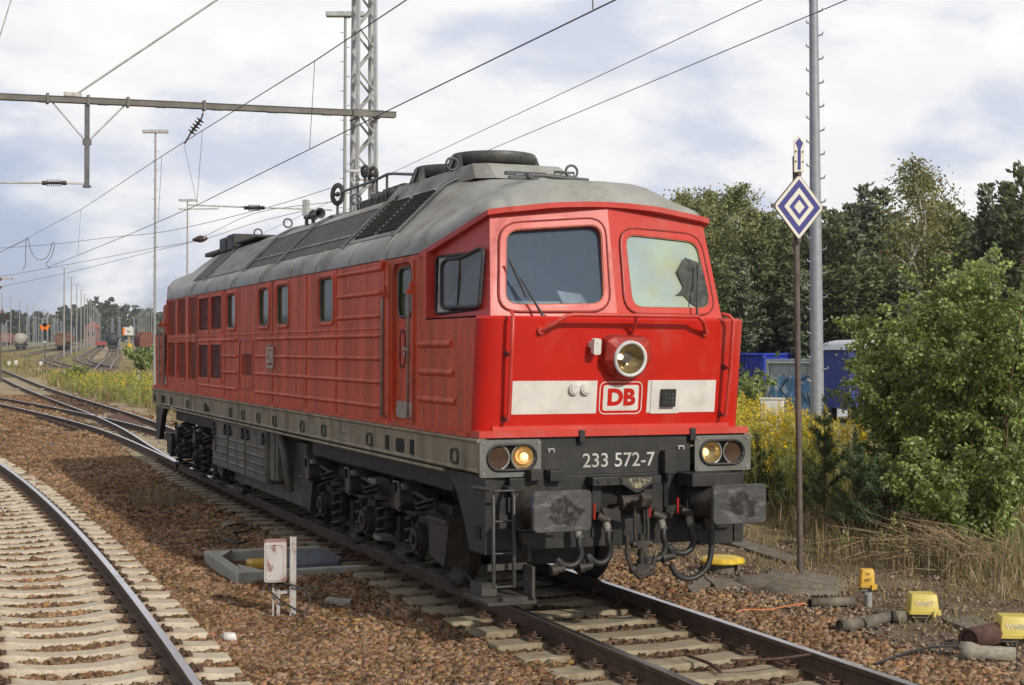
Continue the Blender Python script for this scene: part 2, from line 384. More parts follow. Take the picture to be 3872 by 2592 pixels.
for z, e in ((2.565,.81),(2.285,.74),(2.01,.68)): rib(b, e, 1.78, z, h=.075)
for z in (2.565,2.285,2.01): rib(b, LL-.95, LL-.45, z, h=.06)
for z in (2.665,2.41,2.15,1.88,3.14): rib(b, 2, LL-2, z, x=HW)
rib(b, 3.0, 17.55, 2.745, h=.03, d=.010)
for y in (2.98, 4.94, 6.4, 8.33, 11.75, 14.28, 17.55): b.box((-HW-.004, y, 2.62), (.012, .012, 1.74))       # panel joints
b.bx(-HW-.035, -HW+.02, .3, LL-.3, 1.695, 1.735); b.bx(HW-.02, HW+.035, .3, LL-.3, 1.695, 1.735)
body = b.build('body', red_side, loco)
# dark engine room behind the openings
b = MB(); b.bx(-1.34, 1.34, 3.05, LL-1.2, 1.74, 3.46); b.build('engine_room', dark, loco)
# seam trims above the door
b = MB(); b.box((-HW-.02, 2.99, 3.44), (.05, .06, .10), rot=Matrix.Rotation(.5, 3, 'X')); b.bx(-HW-.018, -HW, 2.76, 2.79, 1.74, 3.44); b.bx(-HW-.018, -HW, 1.93, 1.96, 1.74, 3.44); b.build('door_frame', red_side, loco)

# ---- ends: nose and upper cab, front and rear
def nosey(z): return .12*(2.8-z)
def nose(end):
    f = (lambda p: (p[0], p[1], p[2])) if end == 0 else (lambda p: (p[0], LL-p[1], p[2]))
    def sect(z):
        y = nosey(z); c = .15+.12*(2.81-z); h = []
        for i in range(7):
            t = i/6; a = (1-t)**2; bb = 2*t*(1-t); cc = t*t
            h.append((HW*a+1.385*bb+1.235*cc, c*a+(y+.02)*bb+y*cc))
        return [(-x, yy, z) for x, yy in h] + [(x, yy, z) for x, yy in h[::-1]]
    m = MB(); m.loops([[f(p) for p in sect(z)] for z in (1.72, 2.2, 2.77)], closed=False)
    tp = sect(2.80); t2 = [(p[0]*.985, p[1]+.03, 2.825) for p in tp]
    m.loops([[f(p) for p in sect(2.77)], [f(p) for p in tp], [f(p) for p in t2]], closed=False, smooth=False)
    m.build('nose', red_nose, loco)
    m = MB()
    lip = [(-1.43,0),(1.40,0),(1.40,.34),(-1.43,.34)]
    m.loops([[f((x, y, z)) for x, y in lip] for z in (1.70, 1.762)], smooth=False); m.add([f((x, y, 1.762)) for x, y in lip], [(0,1,2,3)]); m.add([f((x, y, 1.70)) for x, y in lip], [(0,1,2,3)])
    m.bx(*( (-1.26, 1.24) ), *((.10, .16) if end == 0 else (LL-.16, LL-.10)), 1.762, 1.80)
    m.build('nose_lip', red_cab, loco)
    # ledge between the nose and the set-back upper cab
    m = MB(); led = t2 + [(1.40, 1.57, 2.825), (-1.40, 1.57, 2.825)]
    m.add([f(p) for p in led], [tuple(range(len(led)))])
    # upper cab: two leaning screens meeting in a shallow V, and the tapering sides
    BL, BC, BR = Vector((-1.235,.225,2.825)), Vector((0.02,.10,2.825)), Vector((1.235,.225,2.825))
    TL, TC, TR = Vector((-1.145,.49,3.86)), Vector((0.0,.30,3.93)), Vector((1.145,.49,3.86))
    def pl(a0, a1, b0, b1): return lambda u, v: f(tuple((a0*(1-u)+a1*u)*(1-v) + (b0*(1-u)+b1*u)*v))
    scr = []
    for A, B, C, D, side in ((BL, BC, TL, TC, 0), (BC, BR, TC, TR, 1)):
        nrm = (B-A).cross(C-A).normalized()
        if nrm.y > 0: nrm = -nrm
        def uv(px):
            d = ray(px); t = (A-CAM).dot(nrm)/d.dot(nrm); q = CAM+d*t - A
            v = q.z/(C.z-A.z); e0 = (A*(1-v)+C*v); e1 = (B*(1-v)+D*v); w = (q+A-e0)
            return (w.x/(e1.x-e0.x), v)
        src = [(645,710),(1225,710),(1195,272),(648,275)] if side == 0 else [(1398,725),(1860,728),(1790,312),(1353,288)]
        gl = rquad([uv(z4(*p)) for p in src], .11, 5)
        src2 = [(600,755),(1268,756),(1215,232),(605,232)] if side == 0 else [(1350,765),(1892,772),(1808,262),(1315,247)]
        fr = rquad([uv(z4(*p)) for p in src2], .17, 5)
        g = pl(A, B, C, D)
        m.holed([(0,0),(1,0),(1,1),(0,1)], [fr], g)
        off = (lambda q, k, n=nrm: (q[0]+n.x*k, q[1]+(n.y if end == 0 else -n.y)*k, q[2]+n.z*k))
        scr.append((gl, fr, g, off))
    # sides
    BS, TS = Vector((-1.325,1.57,2.825)), Vector((-1.315,1.57,3.52)); TM = Vector((-1.20,.80,3.80))
    for sx in (1, -1):
        e = lambda p: f((p[0]*sx, p[1], p[2]))
        if sx == 1:
            op = [(.41,2.92),(1.70,2.88),(1.66,3.44),(1.0,3.44),(.45,3.46)]
            S = [(.225,2.825),(1.57,2.825),(1.57,3.52),(.80,3.74),(.49,3.86)]
            def sp(y, z):
                t = (z-2.825)/1.03; x0 = -1.235+.09*t; k = (y-(.225+.265*t))/(1.57-(.225+.265*t)); return f((x0*(1-k)-1.322*k, y, z))
            swin = rquad([(.50,2.90),(1.52,2.87),(1.52,3.44),(.52,3.44)], .06, 3)
            m.holed(S, [swin], sp)
        else: m.add([e(p) for p in (BL, BS, TS, TM, TL)], [(0,1,2,3,4)])
        m.add([f((-HW*sx, 1.57, 2.825)), f((-1.32*sx, 1.57, 2.825)), f((-1.315*sx, 1.57, 3.52)), f((-HW*sx, 1.57, 3.50))], [(0,1,2,3)])
    m.build('upper_cab', red_cab, loco)
    return scr, f, sp, swin
scr, ff, sp, swin = nose(0); nose(1)
for i, (gl, fr, g, off) in enumerate(scr):
    m = MB(); n = len(gl)
    A = [g(*p) for p in fr]; Bq = [g(*p) for p in shrink(fr, .012)]; G = [g(*p) for p in gl]; Gi = [g(*p) for p in shrink(gl, -.006)]
    m.loops([A, [off(q, .011) for q in A], [off(q, .015) for q in Bq], [off(q, .015) for q in Gi], [off(q, .010) for q in G], [off(q, -.068) for q in G]], smooth=False)
    w = m.build('windscreen', red_cab, loco)
    m = MB(); m.tube([off(q, .014) for q in A], .0085, 6, closed=True); m.build('rubber_seal', mat('dull_red_seal', (.20,.03,.025), .6), w)
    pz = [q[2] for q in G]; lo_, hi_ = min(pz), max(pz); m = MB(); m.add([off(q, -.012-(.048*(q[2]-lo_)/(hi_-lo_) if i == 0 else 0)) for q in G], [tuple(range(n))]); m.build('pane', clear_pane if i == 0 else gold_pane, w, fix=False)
    m = MB(); m.tube([off(q, .004) for q in G], .007, 6, closed=True); m.build('pane_trim', mat('ochre_edge', (.30,.19,.10), .6), w)
    if i == 1:      # dark plate added on the coated screen in place of a reflection
        A0 = Vector(g(0,0)); pp = [(1710,430),(1805,465),(1830,560),(1858,690),(1845,722),(1790,728),(1745,700),(1705,655),(1655,655),(1690,625),(1700,600),(1662,515)]
        nrm = (Vector(g(1,0))-A0).cross(Vector(g(0,1))-A0).normalized()
        q = []
        for p in pp:
            d = ray(z4(*p)); q.append(CAM+d*((A0-CAM).dot(nrm)/d.dot(nrm)))
        sgn = 1 if nrm.y < 0 else -1
        MB().prism([p+nrm*sgn*(-.010) for p in q], nrm*sgn*.006).build('reflection_plate', mat('dark_green_reflection', (.030,.038,.030), .35, var=.6, scale=9, dirt=(.12,.13,.11), dirt_amt=.5, dirt_scale=14), w)
# cab interior
b = MB(); b.bx(-1.12, 1.12, 2.35, 2.39, 1.8, 3.75); b.bx(-1.2, 1.2, .35, 2.36, 1.80, 1.84); b.bx(-1.10,1.10,.6,2.36,3.70,3.74)
b.build('cab_interior', cab_wall, loco)
b = MB(); b.bx(-1.10, 1.10, .32, .85, 2.76, 2.86); b.box((-.55,.5,2.92), (.9,.05,.05)); b.bx(-.75,-.30,1.45,1.6,2.5,3.15); b.bx(-.02,.10,1.9,2.2,2.4,3.6); b.bx(-.95,-.80,2.2,2.3,2.4,3.6); b.build('cab_desk', cab_light, loco)
b = MB(); b.cyl((-.62,.75,2.80),(-.62,.75,3.74),.010,n=6); b.cyl((-.42,.75,2.80),(-.42,.75,3.74),.010,n=6); b.build('pole_reflection_rods', black, loco)  # black rods added in place of pole reflections on the left screen
b = MB(); b.bx(-1.02,-.88,.55,.60,2.86,3.22); b.bx(.62,.95,1.5,1.9,2.4,3.2); b.build('seat_back', mat('dark_blue_seat', (.03,.045,.08), .7), loco)
b = MB(); b.box((-.30,.42,3.0), (.30,.20,.012), rot=Matrix.Rotation(.7,3,'X') @ Matrix.Rotation(.15,3,'Y')); b.box((-.72,.38,2.955), (.52,.02,.04)); b.build('paper_sheets', paper, loco)
# side cab window: sliding pane pulled back, dark slot behind
swf = [sp(y, z) for y, z in swin]
b = MB(); b.tube(swf, .018, 6, closed=True); sw = b.build('side_window', mat('black_window_rubber', (.03,.03,.03), .6), loco)
b = MB(); q = [(.42,2.915),(1.30,2.925),(1.33,3.36),(1.22,3.41),(.92,3.40),(.52,3.475),(.44,3.45)]
def spo(k): return lambda y, z: (sp(y, z)[0]-k, sp(y, z)[1], sp(y, z)[2])
rq = rquad(q, .06, 3); b.add([spo(.030)(y, z) for y, z in rq], [tuple(range(len(rq)))]); b.build('pane', grey_pane, sw, fix=False)
b = MB(); b.tube([spo(.034)(y, z) for y, z in rq], .020, 6, closed=True); b.tube([spo(.032)(.93,2.92), spo(.032)(.93,3.41)], .008, 6); b.build('sliding_frame', mat('black_window_rubber', (.03,.03,.03)), sw)
b = MB(); b.add([spo(.012)(y, z) for y, z in ((1.16,2.88),(1.46,2.88),(1.44,3.44),(1.16,3.44))], [(0,1,2,3)]); b.build('mirror_plate', mat('grey_mirror_plate', (.42,.43,.40), .4), sw)
b = MB(); b.bx(-1.18,-1.16,.5,1.55,2.8,3.45); b.build('inner_curtain', mat('dark_curtain', (.035,.042,.036), .8), sw)

# ---- roof
FULL = [(1.41,3.49),(1.41,3.55),(1.385,3.64),(1.335,3.72),(1.26,3.785),(.70,4.335),(.53,4.43),(.22,4.49),(0,4.50)]
def s_top(d): return float(np.interp(d, [0,.12,.35,.75,1.3,1.9,2.4,2.9], [0,.18,.38,.48,.60,.76,.90,1]))
BULGE = [0,.02,.05,.09,.13,.09,.07,.04,.03]
def roof_pt(i, d):
    fi = FULL[i][0]/1.41; ex, ey, ez = 1.18*fi, .27+.15*fi*fi, 3.935-.105*fi*fi
    s0 = min(1, d/1.42); s = s0*fi**1.5 + s_top(d)*(1-fi**1.5)
    return (ex*(1-s0)+FULL[i][0]*s0, ey+d-(ey-.27)*min(1, d/2.9), ez*(1-s)+FULL[i][1]*s + BULGE[i]*math.exp(-((d-.42)/.42)**2)*min(1,d/.12))
DS = [0,.05,.12,.22,.35,.50,.65,.85,1.1,1.3,1.42,1.7,2.1,2.5,2.9]
def rsec(d, mir=False):
    l = [roof_pt(i, d) for i in range(len(FULL))]; l = [(-p[0], p[1], p[2]) for p in l] + [p for p in l[::-1][1:]]
    return [(p[0], LL-p[1], p[2]) for p in l] if mir else l
b = MB(); ls = [rsec(d) for d in DS] + [rsec(d, True) for d in DS[::-1]]
b.loops(ls, closed=False, smooth=True)
for y in (2.91, 4.4, 5.95, 7.3, 9.2, 11.3, 13.4, 15.4, 17.0):       # pressed seams on the curved cant rail
    for s in (-1, 1): b.tube([(s*FULL[i][0]*1.002, y, FULL[i][1]) for i in range(5)], .010, 5)
roof = b.build('roof', roof_grey, loco)
mo = roof.modifiers.new('edge', 'EDGE_SPLIT'); mo.split_angle = R(38)
# red eave strip and soffit
for mir in (False, True):
    fl = (lambda p: (p[0], LL-p[1], p[2])) if mir else (lambda p: p)
    n = len(FULL); rim = [roof_pt(0, d) for d in DS[::-1] if d <= 1.43]
    path = [(-p[0], p[1], p[2]) for p in rim] + [(-p[0], p[1], p[2]) for p in [roof_pt(i, 0) for i in range(1, n)]] + [roof_pt(i, 0) for i in range(n-2, -1, -1)] + rim[::-1][1:]
    o1 = [(p[0]*1.012, p[1]-.012, p[2]+.006) for p in path]; o2 = [(p[0]*1.012, p[1]-.012, p[2]-.045) for p in path]
    inn = []
    for p in path:
        k = min(1, max(0, (p[1]-.42)/1.3)); x = p[0]*(.955*(1-k)+.93*k)
        inn.append((x, p[1]+.16*(1-k), p[2]-.075))
    m = MB(); m.loops([[fl(p) for p in l] for l in (path, o1, o2, inn)], closed=False, smooth=False); m.build('eave_strip', red_cab, loco)
def sl_fn(k, s=-1):                             # roof slope: y along, t from cant rail to crown, k proud of it
    a = Vector((1.26,0,3.785)); c = Vector((.70,0,4.335)); n = Vector((c.z-a.z, 0, -(c.x-a.x))).normalized()
    return lambda y, t: ((a.x*(1-t)+c.x*t+n.x*k)*s, y, a.z*(1-t)+c.z*t+n.z*k)
SLN = Vector((-.7008,0,.7134))
def slope(p):
    d = ray(p); q = CAM + d*((Vector((-1.26,0,3.785))-CAM).dot(SLN)/d.dot(SLN)); return q.y, (q.z-3.785)/.55
def slope_panel(m, y0, y1, t0, t1, k=.012, s=-1):
    g = sl_fn(k, s); g0 = sl_fn(-.01, s); c = [(y0,t0),(y1,t0),(y1,t1),(y0,t1)]
    m.loops([[g0(*q) for q in c], [g(*q) for q in c]], smooth=False); m.add([g(*q) for q in c], [(0,1,2,3)])
yp = [2.95, slope(z3(605,840))[0], slope(z3(125,950))[0], slope(z2(905,250))[0], slope(z2(590,320))[0], 15.6]
for s in (-1, 1):
    m = MB()
    for y0, y1 in ((yp[1], yp[2]), (yp[2], yp[3])):
        slope_panel(m, y0+.05, y1-.05, .0, .22, .006, s); w = (y1-y0-.1)/4
        for i in range(4): slope_panel(m, y0+.05+i*w+.012, y0+.05+(i+1)*w-.012, .27, .88, .014, s)
        m.build('roof_panel', roof_dark, loco); m = MB()
    slope_panel(m, yp[4]+.06, yp[5], .02, .98, .012, s)
    m.build('roof_panel', roof_dark, loco)
    m = MB(); slope_panel(m, yp[3]+.05, yp[4]-.05, .0, .98, .014, s); m.build('roof_panel', roof_mid, loco)
    m = MB()
    for y0, y1 in ((yp[1], yp[2]), (yp[2], yp[3])): slope_panel(m, y0+.03, y1-.03, .235, .262, .02, s); slope_panel(m, y0+.03, y1-.03, .90, .95, .02, s)
    m.build('panel_strip', roof_grey, loco)
    for y in yp[:5]:
        m = MB(); g = sl_fn(.03, s); m.tube([g(y,-.06), g(y,.3), g(y,.7), g(y,.98), (s*.52,y,4.455), (s*.2,y,4.53)], .024, 7); m.box(g(y,-.05), (.05,.07,.05)); m.build('roof_pipe', pipe_dark, loco)
    m = MB(); g = sl_fn(.006, s); g2 = sl_fn(.03, s); frm = MB(); slope_panel(frm, yp[0]+.07, yp[1]-.07, .02, .97, .010, s)
    ya, yb = yp[0]+.16, yp[1]-.14; w = (yb-ya)/2
    for c in range(2):
        for i in range(11):
            t = .10+.078*i; u0 = ya+c*w+.04; u1 = ya+(c+1)*w-.04; q = [sl_fn(.016, s)(u0,t), sl_fn(.016, s)(u1,t), sl_fn(.016, s)(u1,t+.042), sl_fn(.016, s)(u0,t+.054)]
            m.add(q, [(0,1,2,3)])
            frm.add([sl_fn(.012, s)(u0,t+.044), sl_fn(.012, s)(u1,t+.044), sl_fn(.045, s)(u1,t+.030), sl_fn(.045, s)(u0,t+.030)], [(0,1,2,3)])
    fo = frm.build('louvre_panel', roof_grey, loco); m.build('louvre_slots', dark, fo)
# hood, fans and roof gear
b = MB()
b.loops([[(-.50,1.95,4.33),(.50,1.95,4.33),(.60,2.3,4.36),(.62,5.6,4.37),(-.62,5.6,4.37),(-.60,2.3,4.36)], [(-.42,2.40,4.545),(.42,2.40,4.545),(.52,2.62,4.56),(.52,5.3,4.56),(-.52,5.3,4.56),(-.52,2.62,4.56)]], smooth=False)
b.add([(-.42,2.40,4.545),(.42,2.40,4.545),(.52,2.62,4.56),(.52,5.3,4.56),(-.52,5.3,4.56),(-.52,2.62,4.56)], [(0,1,2,3,4,5)])
b.build('roof_hood', roof_grey, loco, bevel=.02)
fan_m = mat('dark_grey_fan_ring', (0.060,0.066,0.063), 0.45, var=.15, dirt=(.14,.12,.10), dirt_amt=.4, dirt_scale=6)
for yc in (3.30, 4.62):
    m = MB(); m.lathe([(.455,4.63),(.475,4.625),(.49,4.74),(.478,4.755),(.455,4.755),(.45,4.62)], (0,yc,0), n=40)
    for k in (0,3.6,4.4,7.6,.4,4):
        a = R(45*k); d = Vector((math.cos(a), math.sin(a), 0)); t = Vector((-d.y, d.x, 0))
        m.prism([Vector((0,yc,4.56))+d*.56+t*.025, Vector((0,yc,4.56))+d*.46+t*.025, Vector((0,yc,4.735))+d*.47+t*.025, Vector((0,yc,4.735))+d*.495+t*.025], t*-.06)
    for k in range(10):
        a = R(36*k); d = Vector((math.cos(a), math.sin(a), 0)); m.cyl(Vector((0,yc,4.69))+d*.48, Vector((0,yc,4.69))+d*.50, .012, n=6)
    fo = m.build('roof_fan', fan_m, loco)
    m = MB(); m.cyl((0,yc,4.555),(0,yc,4.625),.44,n=32); m.build('fan_throat', dark, fo)
b = MB()
def ring_eye(c, r=.07, t=.014, axis='y'):
    pts = [Vector(c)+Vector((r*math.cos(a), 0, r*math.sin(a)) if axis == 'y' else (0, r*math.cos(a), r*math.sin(a))) for a in [2*math.pi*i/14 for i in range(14)]]
    b.tube(pts, t, 6, closed=True)
for p in ((-.60,3.05,4.60),(.42,2.05,4.45),(-.60,6.9,4.56),(-.55,11.0,4.56),(-.55,13.2,4.56),(-.55,15.4,4.54)): 
    b = MB(); ring_eye(p); b.build('lifting_eye', pipe_dark, loco)
rp = [on(z3(*p), 0, -.36) for p in ((580,440),(690,400),(760,378),(830,350),(905,312),(950,308),(1180,316))]; b = MB(); b.tube([rp[0]-Vector((0,-.1,.12))]+rp, .020, 7); [b.tube([q, Vector((q.x,q.y,4.40))], .018, 6) for q in (rp[1],rp[3],rp[4])]; b.build('roof_handrail', pipe_dark, loco)
b = MB()
b.bx(-.35,.3,5.7,7.6,4.44,4.60); b.bx(-.25,.2,5.9,6.8,4.60,4.70); b.cyl((-.2,5.8,4.62),(-.2,7.1,4.62),.05); b.cyl((-.05,5.8,4.64),(-.05,6.9,4.64),.045)
for k in range(5): b.bx(-.36,.31,5.85+.28*k,5.90+.28*k,4.46,4.66)
b.build('exhaust_silencer', roof_dark, loco, bevel=.01)
for y in (9.3, 9.7):
    m = MB(); m.lathe([(.03,0),(.04,.12),(.055,.26),(.085,.34),(.078,.34),(.03,.2)], (-.52,y+.3,4.57), (0.15,-1,0.02), n=16); m.cyl((-.52,y+.2,4.44),(-.52,y+.2,4.56),.03,n=8); m.build('horn', pipe_dark, loco)
b = MB(); b.bx(-.72,.3,14.5,15.1,4.36,4.64); b.bx(-.72,.3,15.2,15.8,4.36,4.62); b.bx(-.70,.4,12.6,14.4,4.44,4.48); b.bx(-.72,.5,15.9,17.3,4.36,4.44); b.build('exhaust_stack', black, loco, bevel=.015)
b = MB(); b.tube([(-.42,1.62,4.33),(-.1,1.60,4.335),(.42,1.62,4.31)], .022, 6); b.box((-.52,1.15,4.245),(.32,.05,.03)); b.box((-.47,1.15,4.27),(.04,.12,.05)); b.box((-.25,1.75,4.365),(.45,.07,.035)); b.tube([(.15,1.9,4.33),(.15,1.9,4.42),(.38,1.9,4.42),(.38,1.9,4.31)], .014, 6); b.build('roof_aerial', pipe_dark, loco)

# ---- side fittings
for a, c in WIN:
    o = rrect((a+c)/2, 3.13, c-a+.10, .66, .13); i2 = rrect((a+c)/2, 3.13, c-a-.03, .53, .09)
    m = MB(); m.loops([[(-HW-.001, *p) for p in o], [(-HW-.020, *p) for p in shrink(o, .012)], [(-HW-.016, *p) for p in shrink(i2, -.012)], [(-HW+.05, *p) for p in i2]]); w = m.build('side_window', red_side, loco)
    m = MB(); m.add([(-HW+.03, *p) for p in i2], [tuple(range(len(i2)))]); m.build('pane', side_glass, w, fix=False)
    m = MB(); m.tube([(-HW+.022, *p) for p in i2], .014, 6, closed=True); m.build('window_seal', mat('grey_seal', (.10,.095,.085), .6), w)
def lattice(m, y0, y1, a, c, x, pitch=.165, w=.0085):
    k = y1-y0; h = c-a; SL = 2.3; n = int((k/2+h*SL/2)/pitch)+1
    for sgn in (1, -1):
        for i in range(-n, n+1):
            o = i*pitch; pts = []
            for z in (a, c): pts.append((y0+k/2+o+sgn*(z-(a+c)/2)*SL, z))
            (p0, q0), (p1, q1) = pts; t0, t1 = 0.0, 1.0; d = p1-p0
            for lim, lo in ((y0, True), (y1, False)):
                if abs(d) < 1e-9: continue
                t = (lim-p0)/d
                if (d > 0) == lo: t0 = max(t0, t)
                else: t1 = min(t1, t)
            if t1-t0 < .03: continue
            A = (x, p0+d*t0, q0+(q1-q0)*t0); B = (x, p0+d*t1, q0+(q1-q0)*t1)
            m.add([(A[0],A[1],A[2]-w),(A[0],A[1],A[2]+w),(B[0],B[1],B[2]+w),(B[0],B[1],B[2]-w)], [(0,1,2,3)])
for zz in ((2.80,3.46),(1.97,2.64)):
    for a, c in MESHU:
        m = MB(); lattice(m, a, c, zz[0], zz[1], -HW+.015); m.build('mesh_grille', red_side, loco)
    for a, c in LOUV:
        m = MB(); m.bx(-HW+.03,-HW+.06,a,c,zz[0],zz[1])
        for i in range(16):
            z = zz[0]+.05+i*(zz[1]-zz[0]-.10)/15; m.box((-HW+.022, (a+c)/2, z), (.03, c-a-.06, .008), rot=Matrix.Rotation(.5,3,'Y'))
        lo = m.build('louvre_shutter', red_vent, loco)
        m = MB(); m.loops([[(-HW-.012, *p) for p in yz(a-.03, c+.03, zz[0]-.03, zz[1]+.02)], [(-HW-.012, *p) for p in yz(a+.03, c-.03, zz[0]+.05, zz[1]-.05)], [(-HW+.03, *p) for p in yz(a+.03, c-.03, zz[0]+.05, zz[1]-.05)]], smooth=False); m.loops([[(-HW+.01, *p) for p in yz(a-.03, c+.03, zz[0]-.03, zz[1]+.02)], [(-HW-.012, *p) for p in yz(a-.03, c+.03, zz[0]-.03, zz[1]+.02)]]); m.build('shutter_frame', red_side, lo)
m = MB(); o = yz(9.62, 10.58, 1.90, 2.66, .10); m.loops([[(-HW-.006, *p) for p in o], [(-HW-.010, *p) for p in shrink(o, .012)]]); m.tube([(-HW-.003, *p) for p in o], .007, 5, closed=True); hd = m.build('hatch_door', red_low, loco)
m = MB(); lattice(m, 9.72, 10.45, 2.11, 2.44, -HW+.012, .13); m.build('mesh_grille', red_side, hd)
o = yz(15.45, 16.42, 1.93, 2.68, .12); m = MB(); m.tube([(-HW-.003, *p) for p in o], .010, 5, closed=True); m.build('grille_frame', red_side, loco)
def door(y0, y1, zt, label_plate):
    m = MB(); dw = yz(y0+.11, y1-.10, 2.86, zt-.05, .09) if label_plate else yz(y0+.12, y1-.12, 2.86, zt-.08, .06)
    m.holed(yz(y0-.01, y1+.01, 1.755, zt+.01, .10), [dw], lambda y, z: (-HW+.045, y, z)); d = m.build('cab_door', red_side, loco)
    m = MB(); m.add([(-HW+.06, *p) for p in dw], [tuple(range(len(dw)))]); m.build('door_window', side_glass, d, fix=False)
    m = MB(); m.tube([(-HW+.043, *p) for p in dw], .016, 6, closed=True); m.build('window_seal', mat('grey_seal', (.10,.095,.085)), d)
    m = MB(); m.add([(-HW+.038, *p) for p in yz(y0+.03, y1-.03, 1.785, 1.96, .06)], [tuple(range(16))]); m.build('kick_plate', beige_m, d)
    if label_plate:
        m = MB(); o = rrect((y0+y1)/2+.10, 2.52, .20, .42, .09); m.loops([[(-HW+.045, *p) for p in o], [(-HW+.036, *p) for p in o], [(-HW+.036, *p) for p in shrink(o, .03)], [(-HW+.06, *p) for p in shrink(o, .03)]], smooth=False); m.add([(-HW+.05, *p) for p in shrink(o, .03)], [tuple(range(20))]); m.build('handle_recess', red_vent, d)
        m = MB(); m.tube([(-HW+.02, y1-.42, 2.52), (-HW-.01, y1-.42, 2.52), (-HW-.01, y1-.60, 2.50)], .016, 6); m.cyl((-HW+.04, y1-.42, 2.46),(-HW, y1-.42, 2.46), .03, n=10); m.build('handle', steel_m, d)
door(2.03, 2.70, 3.43, True); door(17.66, 18.12, 3.41, False)
for y, z0, z1 in ((2.86,1.76,3.10),(1.96,1.77,3.11),(17.58,1.77,3.0),(18.2,1.77,3.0)):
    m = MB(); m.tube([(-HW, y, z0+.02), (-HW-.06, y, z0+.03), (-HW-.06, y, z1-.02)], .016, 7); h = m.build('handrail', steel_m if y < 3 else beige_m, loco)
    m = MB(); m.box((-HW-.035, y, z1), (.09,.03,.05)); m.box((-HW-.031, y, z1+.05), (.03,.026,.104)); m.build('rail_bracket', red_side, h)
# side emblem and stencils
def sidefn(yc, zc): return lambda x, y, k: (-HW-.005-k, yc-x, zc+y)
def frame2(o, i, fn, name, m, parent, k=.003):
    b = MB(); b.loops([[fn(p[0], p[1], 0) for p in o], [fn(p[0], p[1], k) for p in o], [fn(p[0], p[1], k) for p in i], [fn(p[0], p[1], 0) for p in i]], smooth=False); return b.build(name, m, parent)
fn = sidefn(8.385, 2.395)
faded_white = mat('faded_white_marking', (.46,.37,.30), .7, var=.3, scale=14)
em = frame2(rrect(0,0,.54,.39,.05), shrink(rrect(0,0,.54,.39,.05), .008), fn, 'side_emblem', faded_white, loco)
frame2(rrect(0,0,.46,.31,.02), shrink(rrect(0,0,.46,.31,.02), .045), lambda x,y,k: fn(x,y,k+.026), 'emblem_frame', faded_white, em)
text_mesh('DB', .235, lambda x,y,k: fn(x,y,k+.030), 'emblem_letters', faded_white, em, bold=.012, sx=1.15)
text_mesh('1', .16, sidefn(1.67,1.87), 'side_number', faded_white, loco)

# ---- underframe
b = MB()
for s in (-1, 1):
    x0, x1 = (-1.43,-1.36) if s < 0 else (1.36,1.43)
    b.bx(x0, x1, .0, LL, 1.375, 1.695)
    xo = s*1.43
    rib(b, .0, LL, 1.672, h=.045, x=xo, d=.022); rib(b, .02, LL-.02, 1.395, h=.04, x=xo, d=.018)
    b.tube([(s*1.45, .9, 1.345),(s*1.45, LL-.9, 1.345)], .018, 7)
b.bx(-1.36, 1.36, .20, LL-.20, 1.40, 1.68)
frame = b.build('underframe', solebar_m, loco)
hol = [.64,3.44,5.42,6.5,8.09,9.13,10.21,11.16,15.08,16.88,19.0]
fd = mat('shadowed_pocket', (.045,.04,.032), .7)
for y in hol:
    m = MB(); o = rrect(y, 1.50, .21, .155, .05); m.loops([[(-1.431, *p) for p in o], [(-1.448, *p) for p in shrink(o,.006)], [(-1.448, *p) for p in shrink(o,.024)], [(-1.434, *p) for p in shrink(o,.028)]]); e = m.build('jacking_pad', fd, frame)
m = MB()
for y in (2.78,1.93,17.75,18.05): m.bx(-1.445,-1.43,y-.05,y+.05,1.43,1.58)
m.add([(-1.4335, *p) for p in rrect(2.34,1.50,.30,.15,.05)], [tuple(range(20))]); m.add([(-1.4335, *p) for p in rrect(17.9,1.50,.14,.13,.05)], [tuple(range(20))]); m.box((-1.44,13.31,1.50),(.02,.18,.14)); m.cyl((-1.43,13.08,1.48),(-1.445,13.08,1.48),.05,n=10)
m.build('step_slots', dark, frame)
for yc, t, sz in ((12.2,'Lll DB 1 W',.14),): text_mesh('DB AG', sz, lambda x,y,k: (-1.436-k, yc-x, 1.485+y), 'stencil', faded_white, frame)
m = MB()
for r in range(2):
    for i in range(4): m.box((-1.432, 5.83+i*.09, 1.53-.07*r), (.004,.06,.035))
m.box((-1.432, 4.5, 1.55),(.004,.09,.05))
for i in range(5): m.box((-1.432, 4.3+i*.1, 1.46),(.004,.05,.05))
for i in range(6): m.box((-1.432, 16.2+i*.09, 1.51),(.004,.06,.035))
m.build('data_panel', mat('worn_stencil', (.30,.28,.23), .7), frame)

# ---- front beam
FY = .04
b = MB()
b.bx(-1.30,1.30,FY,FY+.10,.66,1.335); b.bx(-.80,.78,FY,FY+.10,1.335,1.70); b.bx(-1.0,1.0,FY-.04,FY,.66,.95); b.bx(-1.25,1.25,.14,.5,.64,1.3)
b.bx(-1.15,-.62,FY-.10,FY,1.20,1.33); b.box((-.92,FY-.12,1.36),(.12,.16,.10)); b.box((-.72,FY-.12,1.35),(.14,.16,.10))
b.bx(.62,1.18,FY-.10,FY,1.20,1.33); b.box((.86,FY-.2,1.28),(.50,.30,.12)); b.box((-.40,.02,1.70),(.06,.08,.12)); b.box((.78,.02,1.70),(.06,.08,.12))
b.bx(-.30,-.20,FY-.06,FY,.75,1.25); b.bx(.24,.34,FY-.06,FY,.75,1.25); b.bx(-.34,.38,FY-.16,FY,1.24,1.32)
b.prism([(-.06,FY-.17,1.32),(.30,FY-.17,1.32),(.30,FY-.17,1.26),(.14,FY-.17,1.17),(.10,FY-.17,1.17),(-.06,FY-.17,1.26)], (0,.03,0))
